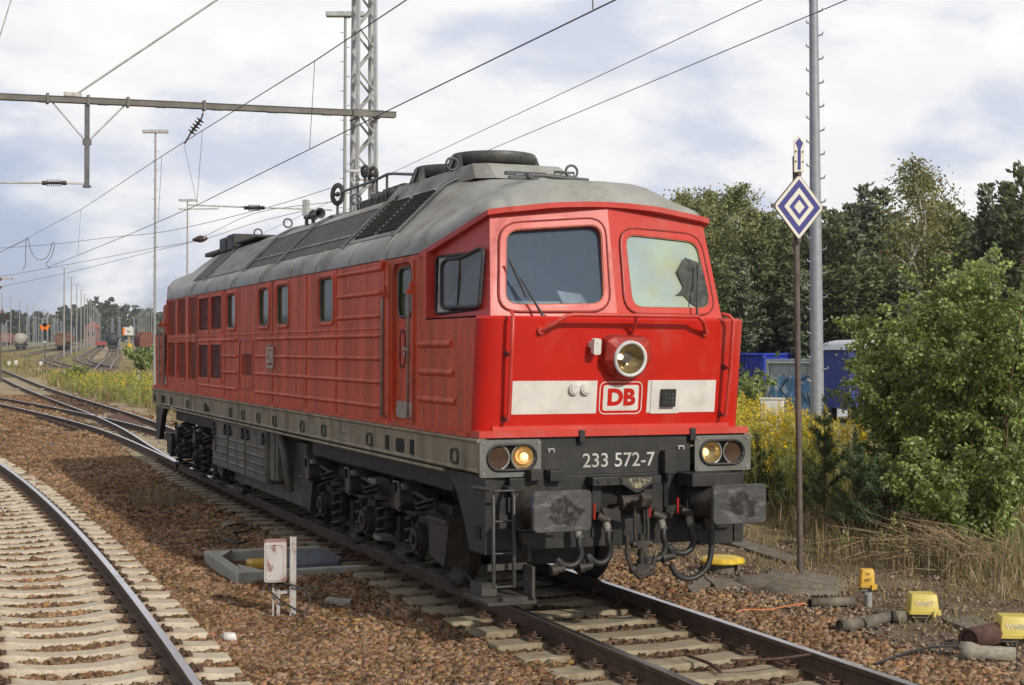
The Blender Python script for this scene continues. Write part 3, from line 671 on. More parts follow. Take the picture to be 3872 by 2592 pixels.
for k in range(6): b.cyl((-.28+.11*k,FY-.17,1.28),(-.28+.11*k,FY-.13,1.28),.018,n=8)
b.bx(.45,.57,FY-.10,FY,1.33,1.55); b.cyl((.51,FY-.06,1.28),(.51,FY-.06,1.38),.04,n=10); b.tube([(.50,FY-.05,1.3),(.50,FY-.05,.9)], .012, 6)
b.box((-1.12,FY-.02,1.08),(.05,.04,.14)); b.box((-.98,FY+.02,.80),(.14,.03,.16)); b.bx(.92,1.18,FY-.08,FY,.78,.83); b.bx(.86,1.24,FY-.03,FY+.05,.62,.95)
beam = b.build('buffer_beam', black, loco, bevel=.006)
m = MB(); m.bx(-.20,.24,FY-.01,FY-.006,.80,1.22); m.build('coupler_pocket', dark, beam)
m = MB(); m.prism([(-.04,FY-.175,1.305),(.28,FY-.175,1.305),(.27,FY-.175,1.255),(.13,FY-.175,1.20),(-.03,FY-.175,1.255)], (0,.004,0)); m.build('worn_emblem_plate', mat('chipped_brass_plate', (.05,.045,.035), .5, dirt=(.30,.25,.16), dirt_amt=.9, dirt_scale=22, dirt_lo=.5, dirt_hi=.58), beam)
text_mesh('233 572-7', .187, lambda x,y,k: (x*1.0+.005, FY-.003-k, 1.462+y), 'running_number', grey_text, loco, bold=.0015)
for x in (-.70,.67):
    m = MB(); m.box((x,FY-.01,1.585),(.07,.008,.012)); m.box((x-.02,FY-.01,1.57),(.012,.008,.03)); m.box((x+.03,FY-.01,1.57),(.012,.008,.03)); m.build('anchor_mark', grey_text, loco)
# buffers
for cx in (-.89,.915):
    m = MB(); o = rrect(cx, 1.08, .57, .365, .045); f0 = [(p[0], -.655, p[1]) for p in o]; mid = [(cx+(p[0]-cx)*.97, -.665, 1.08+(p[1]-1.08)*.97) for p in o]
    m.loops([[(p[0], -.625, p[1]) for p in o], f0, mid]); m.add(mid, [tuple(range(len(o)))]); m.add([(p[0], -.625, p[1]) for p in o], [tuple(range(len(o)))])
    bf = m.build('buffer', plate_m, loco)
    m = MB(); bl = [(cx+(.02 if cx < 0 else .03)+(.135+.022*math.sin(3*a+cx*5)+.016*math.sin(7*a+1)+.01*math.sin(11*a))*1.15*math.cos(a), -.6656, 1.075+(.115+.02*math.sin(2*a+cx*3)+.014*math.sin(5*a)+.008*math.sin(13*a))*math.sin(a)) for a in [2*math.pi*k/48 for k in range(48)]]; m.prism(bl, (0,-.0012,0)); m.build('contact_mark', mat('greasy_contact_patch', (.026,.025,.024), .32, var=.5, scale=14, dirt=(.075,.073,.07), dirt_amt=.8, dirt_scale=16, dirt_lo=.5, dirt_hi=.62), bf)
    m = MB(); m.lathe([(.16,-.625),(.155,-.52),(.125,-.50),(.125,-.40),(.165,-.39),(.17,-.12),(.20,-.11),(.20,FY)], (cx,0,1.07), (0,1,0), n=20)
    for sx in (-.2,.2): m.box((cx+sx*.85,-.02,1.07),(.10,.06,.40))
    m.build('buffer_sleeve', bogie_m, bf)
# lamp boxes
for side in (-1, 1):
    x0, x1 = (-1.43,-.82) if side < 0 else (.80,1.42)
    cx = (x0+x1)/2; o = rrect(cx, 1.512, x1-x0, .345, .025); ov = rrect(cx+.01*side*-1, 1.52, .50, .255, .125, 6); o6 = rrect(cx, 1.512, x1-x0, .345, .025, 6)
    m = MB(); m.holed([p for p in o6], [ov], lambda x, z: (x, -.015, z)); m.loops([[(p[0], -.015, p[1]) for p in o6], [(p[0], -.002, p[1]) for p in o6]], smooth=False); m.loops([[(p[0], -.015, p[1]) for p in ov], [(p[0], .09, p[1]) for p in ov]], smooth=False)
    lb = m.build('headlight', lampbox_m, loco)
    m = MB(); m.loops([[(p[0], -.016, p[1]) for p in ov], [(p[0], -.032, p[1]) for p in ov], [(p[0], -.034, p[1]) for p in shrink(ov,.022)], [(p[0], .02, p[1]) for p in shrink(ov,.028)]]); m.build('lamp_gasket', rubber, lb)
    m = MB(); m.add([(p[0], .088, p[1]) for p in ov], [tuple(range(len(ov)))]); m.build('lamp_back', mat('lamp_housing_inside', (.16,.15,.12), .4), lb)
    for k in (0, 1):
        lx = cx + (-.125 if k == 0 else .125); lit = (k == 1) == (side < 0)
        m = MB(); m.lathe([(.105,-.005),(.095,.03),(.06,.065),(.0,.085)] if lit else [(.112,-.005),(.08,.0),(.0,.004)], (lx,0,1.52), (0,1,0), n=20); m.build('reflector', lens_m if lit else lens_dark, lb)
        m = MB(); m.lathe([(.118,.0),(.122,-.01),(.112,-.012),(.105,-.004)], (lx,0,1.52), (0,1,0), n=22); m.build('lamp_rim', mat('dull_lamp_rim', (.28,.28,.26), .4, metal=.4), lb)
        if lit: m = MB(); m.lathe([(0,-.045),(.03,-.035),(.045,0),(.03,.035),(0,.045)], (lx+(.02 if side < 0 else -.06),.02,1.52), (0,1,0), n=12); m.build('bulb', bulb_m, lb)
        if lit and side < 0: m = MB(); m.lathe([(.08,.035),(.045,.06)], (lx+.02,0,1.53), (0,1,0), n=16); m.build('lit_reflector', mat('glowing_reflector', (.8,.55,.25), .4, emit=(1,.62,.25,.16)), lb)
    m = MB(); m.add([(p[0], -.008, p[1]) for p in shrink(ov,.02)], [tuple(range(len(ov)))]); m.build('lamp_glass', lamp_glass, lb, fix=False)
    m = MB()
    for dx in (-.27,.27):
        for dz in (-.14,.14): m.cyl((cx+dx,-.015,1.515+dz),(cx+dx,-.025,1.515+dz),.014,n=8)
    m.build('screws', steel_m, lb)
# nose furniture
def npt(p, k=0.0):                          # photo pixel -> point on the leaning nose, k proud
    n = Vector((0,-1,-.12)).normalized(); q0 = Vector((0,.12,1.8)); d = ray(p); q = CAM + d*((q0-CAM).dot(n)/d.dot(n)); return q + n*k
NN = Vector((0,-1,-.12)).normalized(); NU = Vector((0,-.12,1)).normalized()
def nf(x0, z0): return lambda x, z, k: tuple(Vector((x0, nosey(z0), z0)) + Vector((x,0,0)) + NU*z + NN*k)
def nplate(x0, x1, z0, z1, k, name, m, parent=loco):
    g = nf((x0+x1)/2, (z0+z1)/2); w, h = (x1-x0)/2, (z1-z0)/2; b = MB(); b.prism([g(-w,-h,0), g(w,-h,0), g(w,h,0), g(-w,h,0)], NN*k); return b.build(name, m, parent)
a = npt(z4(688,1160)); c = npt(z4(1172,1362)); nplate(a.x, npt(z4(1190,1165)).x, 1.908, 2.222, .003, 'white_stripe', white_m)
nplate(npt(z4(1467,1360)).x+.02, npt(z4(1893,1157)).x, 1.908, 2.222, .003, 'white_stripe', white_m)
pa = npt(z4(1510,1170)); pb = npt(z4(1665,1355)); nplate(pa.x, pb.x, 1.90, 2.215, .012, 'socket_panel', white_m)
so = npt(z4(1600,1260)); sk = nplate(so.x-.075, so.x+.075, so.z-.085, so.z+.085, .05, 'jumper_socket', rubber)
m = MB(); g = nf(so.x, so.z)
for i in range(3):
    for j in range(3): p = Vector(g(-.04+.04*i, -.04+.04*j, .05)); m.cyl(p, p+NN*.006, .011, n=8)
m.build('socket_pins', pipe_dark, sk)
for px in ((1048,1210),(1117,1210)):
    q = npt(z4(*px)); m = MB(); m.cyl(q, q+NN*.035, .058, .052, n=18); m.cyl(q+NN*.035, q+NN*.045, .035, n=14)
    for k in range(4):
        a = R(45+90*k); e = q+Vector((math.cos(a)*.044,0,0))+NU*(math.sin(a)*.044); m.cyl(e+NN*.03, e+NN*.042, .007, n=6)
    m.build('socket_cover', white_m, loco)
dc = npt(z4(1328,1262)); g = nf(dc.x, dc.z)
lg = frame2(rrect(0,0,.455,.315,.06,5), shrink(rrect(0,0,.455,.315,.06,5), .009), lambda x,z,k: g(x,z,k), 'logo', white_m, loco)
m = MB(); m.prism([g(p[0],p[1],0) for p in rrect(0,0,.375,.245,.022)], NN*.003); m.build('logo_field', white_m, lg)
m = MB(); m.prism([g(p[0],p[1],.003) for p in rrect(0,.0,.345,.215,.004)], NN*.0012); m.prism([g(p[0],p[1],.0042) for p in rrect(0,0,.325,.195,.004)], NN*.001, mi=1); m.build('logo_border', [white_m, white_m], lg)
text_mesh('DB', .215, lambda x,z,k: g(x,z,k+.0055), 'logo_letters', red_nose, lg, bold=.010, sx=1.05)
# big middle headlamp in its flared housing
hc = npt(z4(1372,1015)); hc = Vector((hc.x-.05, nosey(2.45), 2.445)); ou = []
for p in ((-.17,.215),(.17,.215),(.245,.175),(.262,-.02),(.17,-.16),(.06,-.215),(-.06,-.215),(-.17,-.16),(-.262,-.02),(-.245,.175)): ou.append(p)
m = MB(); g = nf(hc.x, hc.z); n = len(ou)
inn = [(.172*math.cos(math.atan2(p[1],p[0])), .172*math.sin(math.atan2(p[1],p[0]))) for p in ou]
m.loops([[g(*p, 0) for p in ou], [g(p[0]*.94, p[1]*.94+.004, .10) for p in ou], [g(*p, .15) for p in inn], [g(*p, .02) for p in inn]], smooth=False); hl = m.build('nose_lamp', mat('dark_red_lamp_housing', (.33,.022,.012), .4, dirt=(.16,.03,.02), dirt_amt=.5, dirt_scale=4), loco, bevel=.012)
C = Vector(g(0,0,.16)); m = MB(); m.lathe([(.135,-.03),(.142,.0),(.163,.012),(.172,.0),(.175,-.05)], C, NN, n=32); m.build('lamp_rim', mat('chalky_white_rim', (.62,.63,.62), .45), hl)
m = MB(); m.lathe([(.140,-.005),(.12,-.07),(.07,-.115),(.0,-.13)], C, NN, n=28); m.build('reflector', lens_m, hl)
m = MB(); bc = C-NN*.05+Vector((-.09,0,.015)); m.lathe([(0,-.03),(.026,-.02),(.03,0),(.026,.02),(0,.03)], bc, NN, n=12); m.build('bulb', mat('lit_white_bulb', (1,.95,.85), .3, emit=(1,.85,.62,2.2)), hl)
m = MB(); m.cyl(C-NN*.04+Vector((-.03,0,0)), C-NN*.10, .045, n=14); m.build('bulb_shield', steel_m, hl)
m = MB(); m.lathe([(0,.004),(.08,.002),(.139,-.006)], C, NN, n=28); m.build('lamp_glass', lamp_glass, hl, fix=False)
q = npt(z4(1160,945)); m = MB(); gq = nf(q.x, q.z); m.prism([gq(p[0],p[1],.05) for p in rrect(.0,-.01,.075,.15,.02)], NN*.07); m.prism([gq(p[0],p[1],0) for p in rrect(-.02,0,.05,.06,.01)], NN*.06); m.cyl(gq(.0,.03,.12), gq(0,.03,.128), .012, n=8); m.build('marker_lamp', white_m, loco, bevel=.006)
# handrails on the nose
def npath(px, k): return [npt(z4(*p), kk) for p, kk in zip(px, k)]
m = MB(); m.tube(npath([(850,862),(905,815),(965,768),(1010,760),(1375,765),(1740,772),(1775,800),(1825,876)], [.03,.12,.15,.15,.15,.15,.14,.03]), .020, 8); hr = m.build('handrail', red_cab, loco)
m = MB()
for a, k in (((850,862),.03),((1822,872),.03)): q = npt(z4(*a)); m.cyl(q, q+NN*.04, .035, n=10)
m.tube(npath([(1372,768),(1388,800),(1388,880)], [.15,.12,.02]), .017, 7); m.build('rail_bracket', red_cab, hr)
for pp, kk in (([(668,742),(664,765),(655,1000),(640,1388)], [.03,.11,.11,.09]), ([(1925,765),(1945,770),(1962,795),(1945,1080),(1922,1360)], [.02,.09,.11,.11,.09])):
    m = MB(); m.tube(npath(pp, kk), .018, 8); h = m.build('handrail', red_cab, loco)
    for i in (-1, len(pp)-2):
        m = MB(); q = npt(z4(*pp[i])); q = npt(z4(pp[i][0]-8, pp[i][1])); m.tube([q, q+NN*.10], .014, 6); m.cyl(q, q+NN*.015, .03, n=8); m.build('rail_bracket', red_vent, h)
# wipers
for base, top, b0 in (((870,782),(668,442),(770,668)), ((1780,786),(1785,472),(1788,600))):
    def wp(p, k=.0):
        z = on(z4(*p), 1, .2); y = .12+.27*(z.z-2.83); q = on(z4(*p), 1, y-.05-k); return q
    m = MB(); m.tube([wp(base), wp(((base[0]+top[0])/2, (base[1]+top[1])/2), .01), wp(((base[0]*.3+top[0]*.7), (base[1]*.3+top[1]*.7)))], [.013,.009,.007], 6); q = wp(base); m.cyl(q+Vector((0,.06,-.02)), q+Vector((0,-.02,0)), .028, n=10); w = m.build('wiper', rubber, loco)
    m = MB(); m.tube([wp(top, -.01), wp(b0, -.01)], .012, 5); m.build('wiper_blade', rubber, w)

# ---- coupling, hoses, ladder
m = MB(); HXC = .06
m.prism([(HXC-.05,-.12,1.03),(HXC-.05,-.30,1.02),(HXC-.05,-.42,1.06),(HXC-.05,-.46,1.15),(HXC-.05,-.40,1.20),(HXC-.05,-.37,1.13),(HXC-.05,-.30,1.10),(HXC-.05,-.12,1.12)], (.10,0,0)); m.cyl((HXC-.13,-.15,1.08),(HXC+.13,-.15,1.08),.07,n=14)
m.prism([(-.26,-.10,1.04),(-.14,-.10,1.02),(-.06,-.10,1.06),(-.06,-.10,.90),(-.14,-.10,.92),(-.24,-.10,.98)], (0,-.05,0)); m.build('drawhook', bogie_m, loco, bevel=.012)
m = MB(); m.tube([(HXC-.06,-.32,1.06),(HXC-.07,-.33,.85),(HXC-.06,-.34,.72)], .018, 7); m.tube([(HXC+.06,-.32,1.06),(HXC+.07,-.33,.85),(HXC+.06,-.34,.72)], .018, 7)
m.cyl((HXC,-.33,.80),(HXC,-.33,.40),.028,n=10); m.cyl((HXC-.10,-.33,.71),(HXC+.10,-.33,.71),.035,n=10); m.cyl((HXC-.11,-.33,.48),(HXC+.11,-.33,.48),.045,n=10); m.box((HXC,-.33,.71),(.12,.08,.07)); m.box((HXC,-.33,.48),(.13,.09,.10))
m.tube([(HXC-.15,-.34,.78),(HXC-.16,-.35,.62),(HXC-.11,-.35,.48),(HXC-.03,-.35,.40),(HXC+.10,-.35,.44),(HXC+.14,-.34,.60)], .022, 7); m.tube([(HXC-.10,-.33,.72),(HXC-.19,-.34,.83),(HXC-.17,-.34,.86)], .016, 6); m.build('screw_coupling', bogie_m, loco)
def spline(pts, n=5):
    P = [Vector(p) for p in pts]; out = []
    for i in range(len(P)-1):
        a, b_, c, d = P[max(i-1,0)], P[i], P[i+1], P[min(i+2,len(P)-1)]
        for k in range(n):
            t = k/n; out.append(b_ + (c-a)*(.5*t) + (a*2-b_*5+c*4-d)*(.5*t*t) + (b_*3-a-c*3+d)*(.5*t**3))
    return out+[P[-1]]
def hose(px, ex, ez, rad, z0=.86, lever=False, y=-.16, end=True, cock=True):
    pts = [(px,FY,z0+.06),(px,y+.04,z0+.03),(px+.02,y,z0-.04)]
    for t in (0,.2,.4,.6,.8,1): a = R(20-170*t); pts.append((px+.02+rad*(math.cos(a)-1)*.9+.03*math.sin(math.pi*t), y-.02, (z0-.12+ez)/2+.06+((z0-.12-ez)/2+.03)*math.sin(a)))
    if end: pts.append((ex, y-.02, ez+.01))
    m = MB(); m.tube(spline(pts), .030, 10); h = m.build('brake_hose', rubber, loco)
    m = MB(); m.cyl((px+.005,y+.02,z0+.02),(px+.022,y,z0-.07),.037,n=10); m.build('hose_clamp', mat('pale_hose_clamp', (.20,.185,.15), .6), h)
    if end: m = MB(); m.cyl(pts[-1], (ex-.10,y-.02,ez),.036,n=10); m.cyl((ex-.08,y-.02,ez-.04),(ex-.08,y-.02,ez+.07),.018,n=8); m.cyl((ex-.10,y-.02,ez),(ex-.13,y-.02,ez-.005),.05,n=12); m.build('hose_coupling', bogie_m, h)
    if cock: m = MB(); m.cyl((px-.06,y+.06,z0+.08),(px+.05,y+.03,z0+.03),.045,n=10); m.cyl((px,FY,z0+.08),(px,y+.05,z0+.06),.04,n=10); m.build('cock', bogie_m, h)
    if lever: m = MB(); m.tube([(px-.10,y+.05,z0+.05),(px-.11,y+.03,z0+.20)], .012, 6); m.build('lever', red_lever, h)
hose(-.52,-.66,.49,.14,.84, cock=False); hose(-.22,-.38,.50,.13,.88, lever=True); hose(.36,.24,.50,.16,.88, lever=True); hose(.66,.48,.55,.15,.90, lever=True)
m = MB(); m.tube(spline([(.86,FY,.86),(.86,-.18,.84),(.87,-.20,.72),(.87,-.21,.58),(.82,-.22,.44),(.72,-.22,.36),(.60,-.22,.34),(.49,-.22,.39),(.43,-.21,.48)]), .028, 10); h = m.build('brake_hose', rubber, loco); m = MB(); m.cyl((.86,-.17,.90),(.86,-.18,.78),.045,n=10); m.build('hose_socket', bogie_m, h)
m = MB(); m.tube([(-1.02,FY,.84),(-1.02,-.06,.80),(-.98,-.08,.72),(-.97,-.08,.62)], .02, 7); m.box((-.98,-.05,.78),(.13,.10,.10)); m.box((-.97,-.09,.62),(.03,.03,.10)); m.build('dummy_coupling', bogie_m, loco)
m = MB()
for x in (-1.37,-1.17): m.tube([(x-.10 if x < -1.3 else x,FY+.02,1.25),(x,-.14,1.24),(x,-.20,1.18),(x,-.22,.36)], .019, 7)
for z in (1.235,.96,.67,.37): m.tube([(-1.37,-.215,z),(-1.17,-.215,z)], .012, 6)
m.tube([(-1.10,-.1,.88),(-1.08,-.14,.86),(-.65,-.14,.86)], .012, 6); ld = m.build('ladder', mat('worn_grey_ladder', (.030,.030,.029), .4, dirt=(.07,.06,.05), dirt_amt=.5), loco)
m = MB(); m.bx(-1.47,-1.0,-.34,.30,.225,.25); m.bx(-1.03,-1.0,-.30,-.10,.24,.55); m.bx(-1.38,-1.0,-.10,-.085,.50,.56); m.box((-1.20,-.27,.265),(.24,.10,.04)); m.prism([(-1.02,-.34,.25),(-1.02,-.12,.25),(-1.02,-.12,.40)], (.02,0,0)); m.bx(-1.40,-1.25,.0,.30,.25,.36); m.build('foot_step', mat('dusty_step_plate', (.055,.050,.042), .75, var=.3), ld)
for s in (-1, 1):
    for e in (0, 1):
        b = MB(); q = [(1.30,1.345),(.02,1.345),(.02,.63),(.43,.63),(.57,.88),(.80,1.16),(1.02,1.29)]; b.prism([(s*1.36, (y if e == 0 else LL-y), z) for y, z in q], (-s*.10,0,0)); b.build('corner_skirt', black, loco)
b = MB(); b.bx(-1.37,-1.355,.14,.26,.76,.88); b.build('skirt_pocket', dark, loco)

# ---- bogies, wheels, boxes
def bogie(yc, mir):
    s = -1 if mir else 1
    Y = lambda d: yc + s*d
    bg = MB()
    for sx in (-1, 1):
        x = sx*1.04
        bg.box((x, yc, .80), (.13, 5.3, .22)); bg.box((x, yc, .92), (.16, 3.2, .12))
        for d in (-1.92,0,1.92): bg.box((x, Y(d-.36), .58), (.12,.10,.36)); bg.box((x, Y(d+.36), .58), (.12,.10,.36))
        bg.box((x, Y(2.72), .62), (.14,.20,.42))
    for d in (-.95,.95): bg.box((0, Y(d), .75), (2.0,.22,.24))
    bg.box((0, yc, .92), (1.30, 5.2, .70)); bg.box((0, yc, .42), (1.20, 4.9, .36)); bg.box((0, yc, 1.2), (2.3, 5.6, .25))  # solid filler boxes added between the wheels to darken the underside
    bo = bg.build('bogie', bogie_m, loco, bevel=.01)
    for d in (-1.92,0,1.92):
        m = MB(); yy = Y(d)
        for sx in (-1, 1):
            m.lathe([(.0,.0),(.20,.0),(.24,.02),(.40,.03),(.44,.0),(.545,.0),(.56,.02),(.525,.05),(.52,.13),(.40,.14),(.2,.12)], (sx*.82,yy,.522), (-sx,0,0), n=32)
        m.cyl((-.8,yy,.522),(.8,yy,.522),.09,n=12); m.build('wheelset', mat('rusty_wheel_steel', (.055,.042,.034), .55, var=.3, dirt=(.10,.07,.05), dirt_amt=.5), bo)
        for sx in (-1, 1):
            m = MB(); m.cyl((sx*.95,yy,.50),(sx*1.24,yy,.50),.165,n=18); m.cyl((sx*1.24,yy,.50),(sx*1.28,yy,.50),.12,n=16); m.cyl((sx*1.28,yy,.50),(sx*1.31,yy,.50),.05,n=10); m.box((sx*1.08,yy,.50),(.16,.46,.30)); m.box((sx*1.10,yy,.68),(.12,.30,.12))
            for k in range(6):
                a = R(60*k); m.cyl((sx*1.24,yy+.14*math.cos(a),.5+.14*math.sin(a)),(sx*1.256,yy+.14*math.cos(a),.5+.14*math.sin(a)),.018,n=6)
            m.build('axle_box', bogie_m, bo)
            if sx > 0: continue
            for e in (-.42,.42):
                m = MB(); ys = yy+e*s; pts = [(-1.12+.095*math.cos(a), ys+.095*math.sin(a), .24+.042*a/math.pi*1.45) for a in [i*math.pi/6 for i in range(58)]]
                m.tube(pts, .023, 6); m.cyl((-1.12,ys,.20),(-1.12,ys,.25),.12,n=14); m.cyl((-1.12,ys,.78),(-1.12,ys,.84),.12,n=14); m.build('coil_spring', bogie_m, bo)
            m = MB(); yb = yy+.42*s; m.lathe([(.165,0),(.17,.12),(.16,.22),(.12,.29),(0,.31)], (-1.02,yb-.06,.93), (-1,0,0), n=20); m.cyl((-1.0,yb-.30,.90),(-1.40,yb-.30,.90),.115,n=18); m.cyl((-1.40,yb-.30,.90),(-1.42,yb-.30,.90),.095,n=16)
            m.tube([(-1.40,yb-.20,.92),(-1.42,yb-.20,1.10),(-1.42,yb-.36,1.10),(-1.40,yb-.38,.85)], .020, 7); m.build('brake_cylinder', mat('oily_brake_cylinder', (.030,.029,.028), .34, dirt=(.06,.052,.045), dirt_amt=.5), bo)
            m = MB(); m.tube([(-1.28,yy,.66),(-1.30,yy+.02,.74),(-1.24,yy-.20*s,.80),(-1.20,yy-.55*s,.86)], .014, 6); m.tube([(-1.25,yb-.3,.98),(-1.3,yb-.6,1.0),(-1.25,yb-.9,.94)], .022, 6); m.tube([(-1.22,yb-.3,.86),(-1.3,yb-.62,.84),(-1.2,yb-.95,.92)], .018, 6); m.tube([(-1.26,yb-.35,.92),(-1.33,yb-.7,.90),(-1.24,yb-1.0,.98)], .015, 6); m.build('brake_pipes', bogie_m, bo)
            m = MB(); m.box((-.98,yy+.56*s,.52),(.10,.09,.55)); m.build('brake_hanger', bogie_m, bo); m = MB(); m.box((-.95,yy-.60*s,.45),(.14,.10,.30)); m.build('brake_hanger', bogie_m, bo)
    for d, w in ((-2.75,.34),(2.55,.34)):
        m = MB(); m.prism([(-1.30,Y(d)-w,.78),(-1.30,Y(d)+w*.8,.76),(-1.30,Y(d)+w*.7,.42),(-1.30,Y(d)-w*.6,.34)], (.26,0,0)); m.box((-1.17,Y(d),.79),(.30,.66,.05)); m.tube([(-1.15,Y(d)-.1,.40),(-1.05,Y(d)-.3,.22),(-.85,Y(d)-.40,.12)], .025, 7); m.build('sand_box', bogie_m, bo, bevel=.015)
    m = MB()
    if not mir: m.box((-1.28,3.60,1.02),(.16,.30,.05)); m.build('foot_step', mat('worn_bright_step', (.12,.118,.11), .4), bo); m = MB(); m.box((-1.28,3.40,.40),(.16,.30,.05)); m.build('foot_step', MATS['worn_bright_step'], bo)
    else: m.cyl((-1.2,yc-2.9,.9),(-1.36,yc-2.9,.9),.12,n=14); m.build('air_cylinder', bogie_m, bo)
bogie(4.27, False); bogie(LL-4.05, True)
b = MB(); b.bx(-1.1,1.1,7.6,13.4,.30,1.2); b.bx(-1.385,-1.0,8.74,12.87,.545,1.36); b.bx(-1.34,1.34,8.3,12.9,.62,1.38); b.bx(-1.36,-1.1,8.42,8.70,.62,1.36); b.bx(1.0,1.385,8.74,12.87,.545,1.36); b.tube([(-1.3,8.3,1.3),(-1.28,8.1,1.0),(-1.25,8.05,.7),(-1.2,8.1,.5)], .06, 8)  # first block is a central mass added to darken the space below the floor
bb = b.build('battery_box', mat('dark_olive_box_paint', (.125,.115,.090), .55, var=.2, dirt=(.045,.04,.033), dirt_amt=.6, dirt_scale=3), loco, bevel=.01)
for a, c in ((11.56,12.85),(10.20,11.53),(8.76,10.17)):
    m = MB(); m.bx(-1.40,-1.386,a+.02,c-.02,.57,1.33)
    for z in (.68,.80,.92,1.05) : rib(m, a+.08, c-.08, z, h=.04, x=-1.40, d=.016)
    dd = m.build('box_door', MATS['dark_olive_box_paint'], bb)
    for y in (a+.17, c-.17):
        m = MB(); m.box((-1.42,y,1.20),(.03,.05,.17)); m.cyl((-1.40,y,1.16),(-1.44,y,1.16),.04,n=8); m.box((-1.43,y-.1,1.20),(.012,.10,.02)); m.box((-1.43,y-.1,1.16),(.012,.10,.02)); m.build('latch', black, dd)

globals().update(WINDOWS)
# ------------------------------------------------------------------ land
def land_mat():
    global nt
    m = bpy.data.materials.new('land'); m.use_nodes = True; old = nt; nt = m.node_tree; p = nt.nodes['Principled BSDF']
    tc = N('ShaderNodeTexCoord')
    def noise(sc, det=6, ro=.6, st=(1,1,1)):
        mp = N('ShaderNodeMapping'); mp.inputs['Scale'].default_value = (sc*st[0],sc*st[1],sc*st[2]); L(tc.outputs['Object'], mp.inputs[0]); n = N('ShaderNodeTexNoise'); n.inputs['Scale'].default_value = 1; n.inputs['Detail'].default_value = det; n.inputs['Roughness'].default_value = ro; L(mp.outputs[0], n.inputs[0]); return n.outputs[0]
    soil = mixc(ramp(noise(3.0), .35, .65), (.19,.142,.10), (.28,.22,.155))
    soil = mixc(ramp(noise(45, 3), .4, .7), soil, (.10,.07,.047))
    straw = mixc(ramp(noise(9, 6, .7), .35, .65), (.22,.18,.085), (.33,.265,.13))
    green = (.11,.125,.04)
    grassy = mixc(ramp(noise(.35), .48, .66), straw, green)
    sp = N('ShaderNodeSeparateXYZ'); L(tc.outputs['Object'], sp.inputs[0])
    near = ramp(math_node('ADD', sp.outputs[1], math_node('MULTIPLY', noise(.6), 6)), 34, 60)
    side = ramp(math_node('ADD', sp.outputs[0], math_node('MULTIPLY', noise(.9), 3)), 5.5, 9)
    f = math_node('MAXIMUM', near, side)
    c = mixc(f, soil, grassy); L(c, p.inputs['Base Color']); p.inputs['Roughness'].default_value = .95; p.inputs['Specular IOR Level'].default_value = .15
    bn = N('ShaderNodeBump'); bn.inputs['Strength'].default_value = .9; bn.inputs['Distance'].default_value = .05; L(noise(16, 6, .7), bn.inputs['Height']); L(bn.outputs[0], p.inputs['Normal'])
    nt = old; return m
xs = np.unique(np.concatenate([np.linspace(-900,-60,22), np.linspace(-60,-12,25), np.linspace(-12,14,66), np.linspace(14,80,34), np.linspace(80,1300,30)]))
ys = np.unique(np.concatenate([np.linspace(-80,-10,12), np.linspace(-10,36,100), np.linspace(36,140,53), np.linspace(140,500,37), np.linspace(500,2600,30)]))
X, Y = np.meshgrid(xs, ys); h = np.vectorize(gz)(X, Y)
bump = .035*(np.sin(X*1.7+np.sin(Y*.9)*1.3)*np.cos(Y*1.3+X*.6)) + .02*np.sin(X*4.1+Y*2.3)*np.sin(Y*3.7-X*1.9)
h = h - .030 - .17*((X < 2.3)&(X > -13.6)&(Y > -11.5)&(Y < 118)) + bump*np.clip((X-2.6)/2.0, 0, 1)*(Y < 60) + .05*np.clip((X-4.2)/3, 0, 1)
V = np.stack([X, Y, h], -1).reshape(-1, 3); nx = len(xs); idx = np.arange(len(V)).reshape(len(ys), nx)
F = np.stack([idx[:-1,:-1], idx[:-1,1:], idx[1:,1:], idx[1:,:-1]], -1).reshape(-1, 4)
tag(mesh_np('ground', V, F, land_mat(), smooth=True), kind='structure')

# ------------------------------------------------------------------ tracks
rail_side = mat('rusty_rail_side', (.095,.058,.036), .75, var=.3, scale=5, dirt=(.10,.062,.036), dirt_amt=.5, dirt_scale=9)
rail_top = mat('polished_rail_head', (.66,.66,.70), .27, metal=1.0, var=.06, scale=2, stretch=(3,.3,1), dirt=(.40,.34,.28), dirt_amt=.3, dirt_scale=1.5)
conc_new = mat('pale_concrete_sleeper', (.52,.46,.36), .8, var=.10, scale=5, dirt=(.36,.28,.19), dirt_amt=.6, dirt_scale=6, bump=.15, bump_scale=70, perobj=1, stain=(.22,.125,.065,.9), specks=((.20,.14,.09), 26, .58, .45))
conc_old = mat('weathered_concrete_sleeper', (.30,.255,.175), .85, var=.16, scale=5, dirt=(.15,.105,.065), dirt_amt=.7, dirt_scale=4, bump=.2, bump_scale=60, perobj=1, stain=(.13,.075,.04,.8))
clip_m = mat('rusty_rail_fastening', (.085,.050,.030), .75, var=.35, scale=20)
RP = [(-.036,0,1),(-.030,.0,1),(.030,.0,1),(.036,-.006,1),(.036,-.040,0),(.010,-.052,0),(.009,-.140,0),(.070,-.160,0),(.070,-.172,0),(-.070,-.172,0),(-.070,-.160,0),(-.009,-.140,0),(-.010,-.052,0),(-.036,-.040,0),(-.036,-.006,1)]
def smooth_path(ctrl, step):
    ctrl = np.array(ctrl, float); d = np.concatenate([[0], np.cumsum(np.hypot(*np.diff(ctrl, axis=0).T))]); n = max(4, int(d[-1]/step))
    s = np.linspace(0, d[-1], n); P = np.stack([np.interp(s, d, ctrl[:,0]), np.interp(s, d, ctrl[:,1])], 1)
    k = max(1, int(4.0/step)) if step < 4 else 1
    for _ in range(3):
        Q = P.copy()
        for i in range(1, len(P)-1):
            a = max(0, i-k); b = min(len(P)-1, i+k); r = min(i-a, b-i); Q[i] = P[i-r:i+r+1].mean(0)
        P = Q
    return P
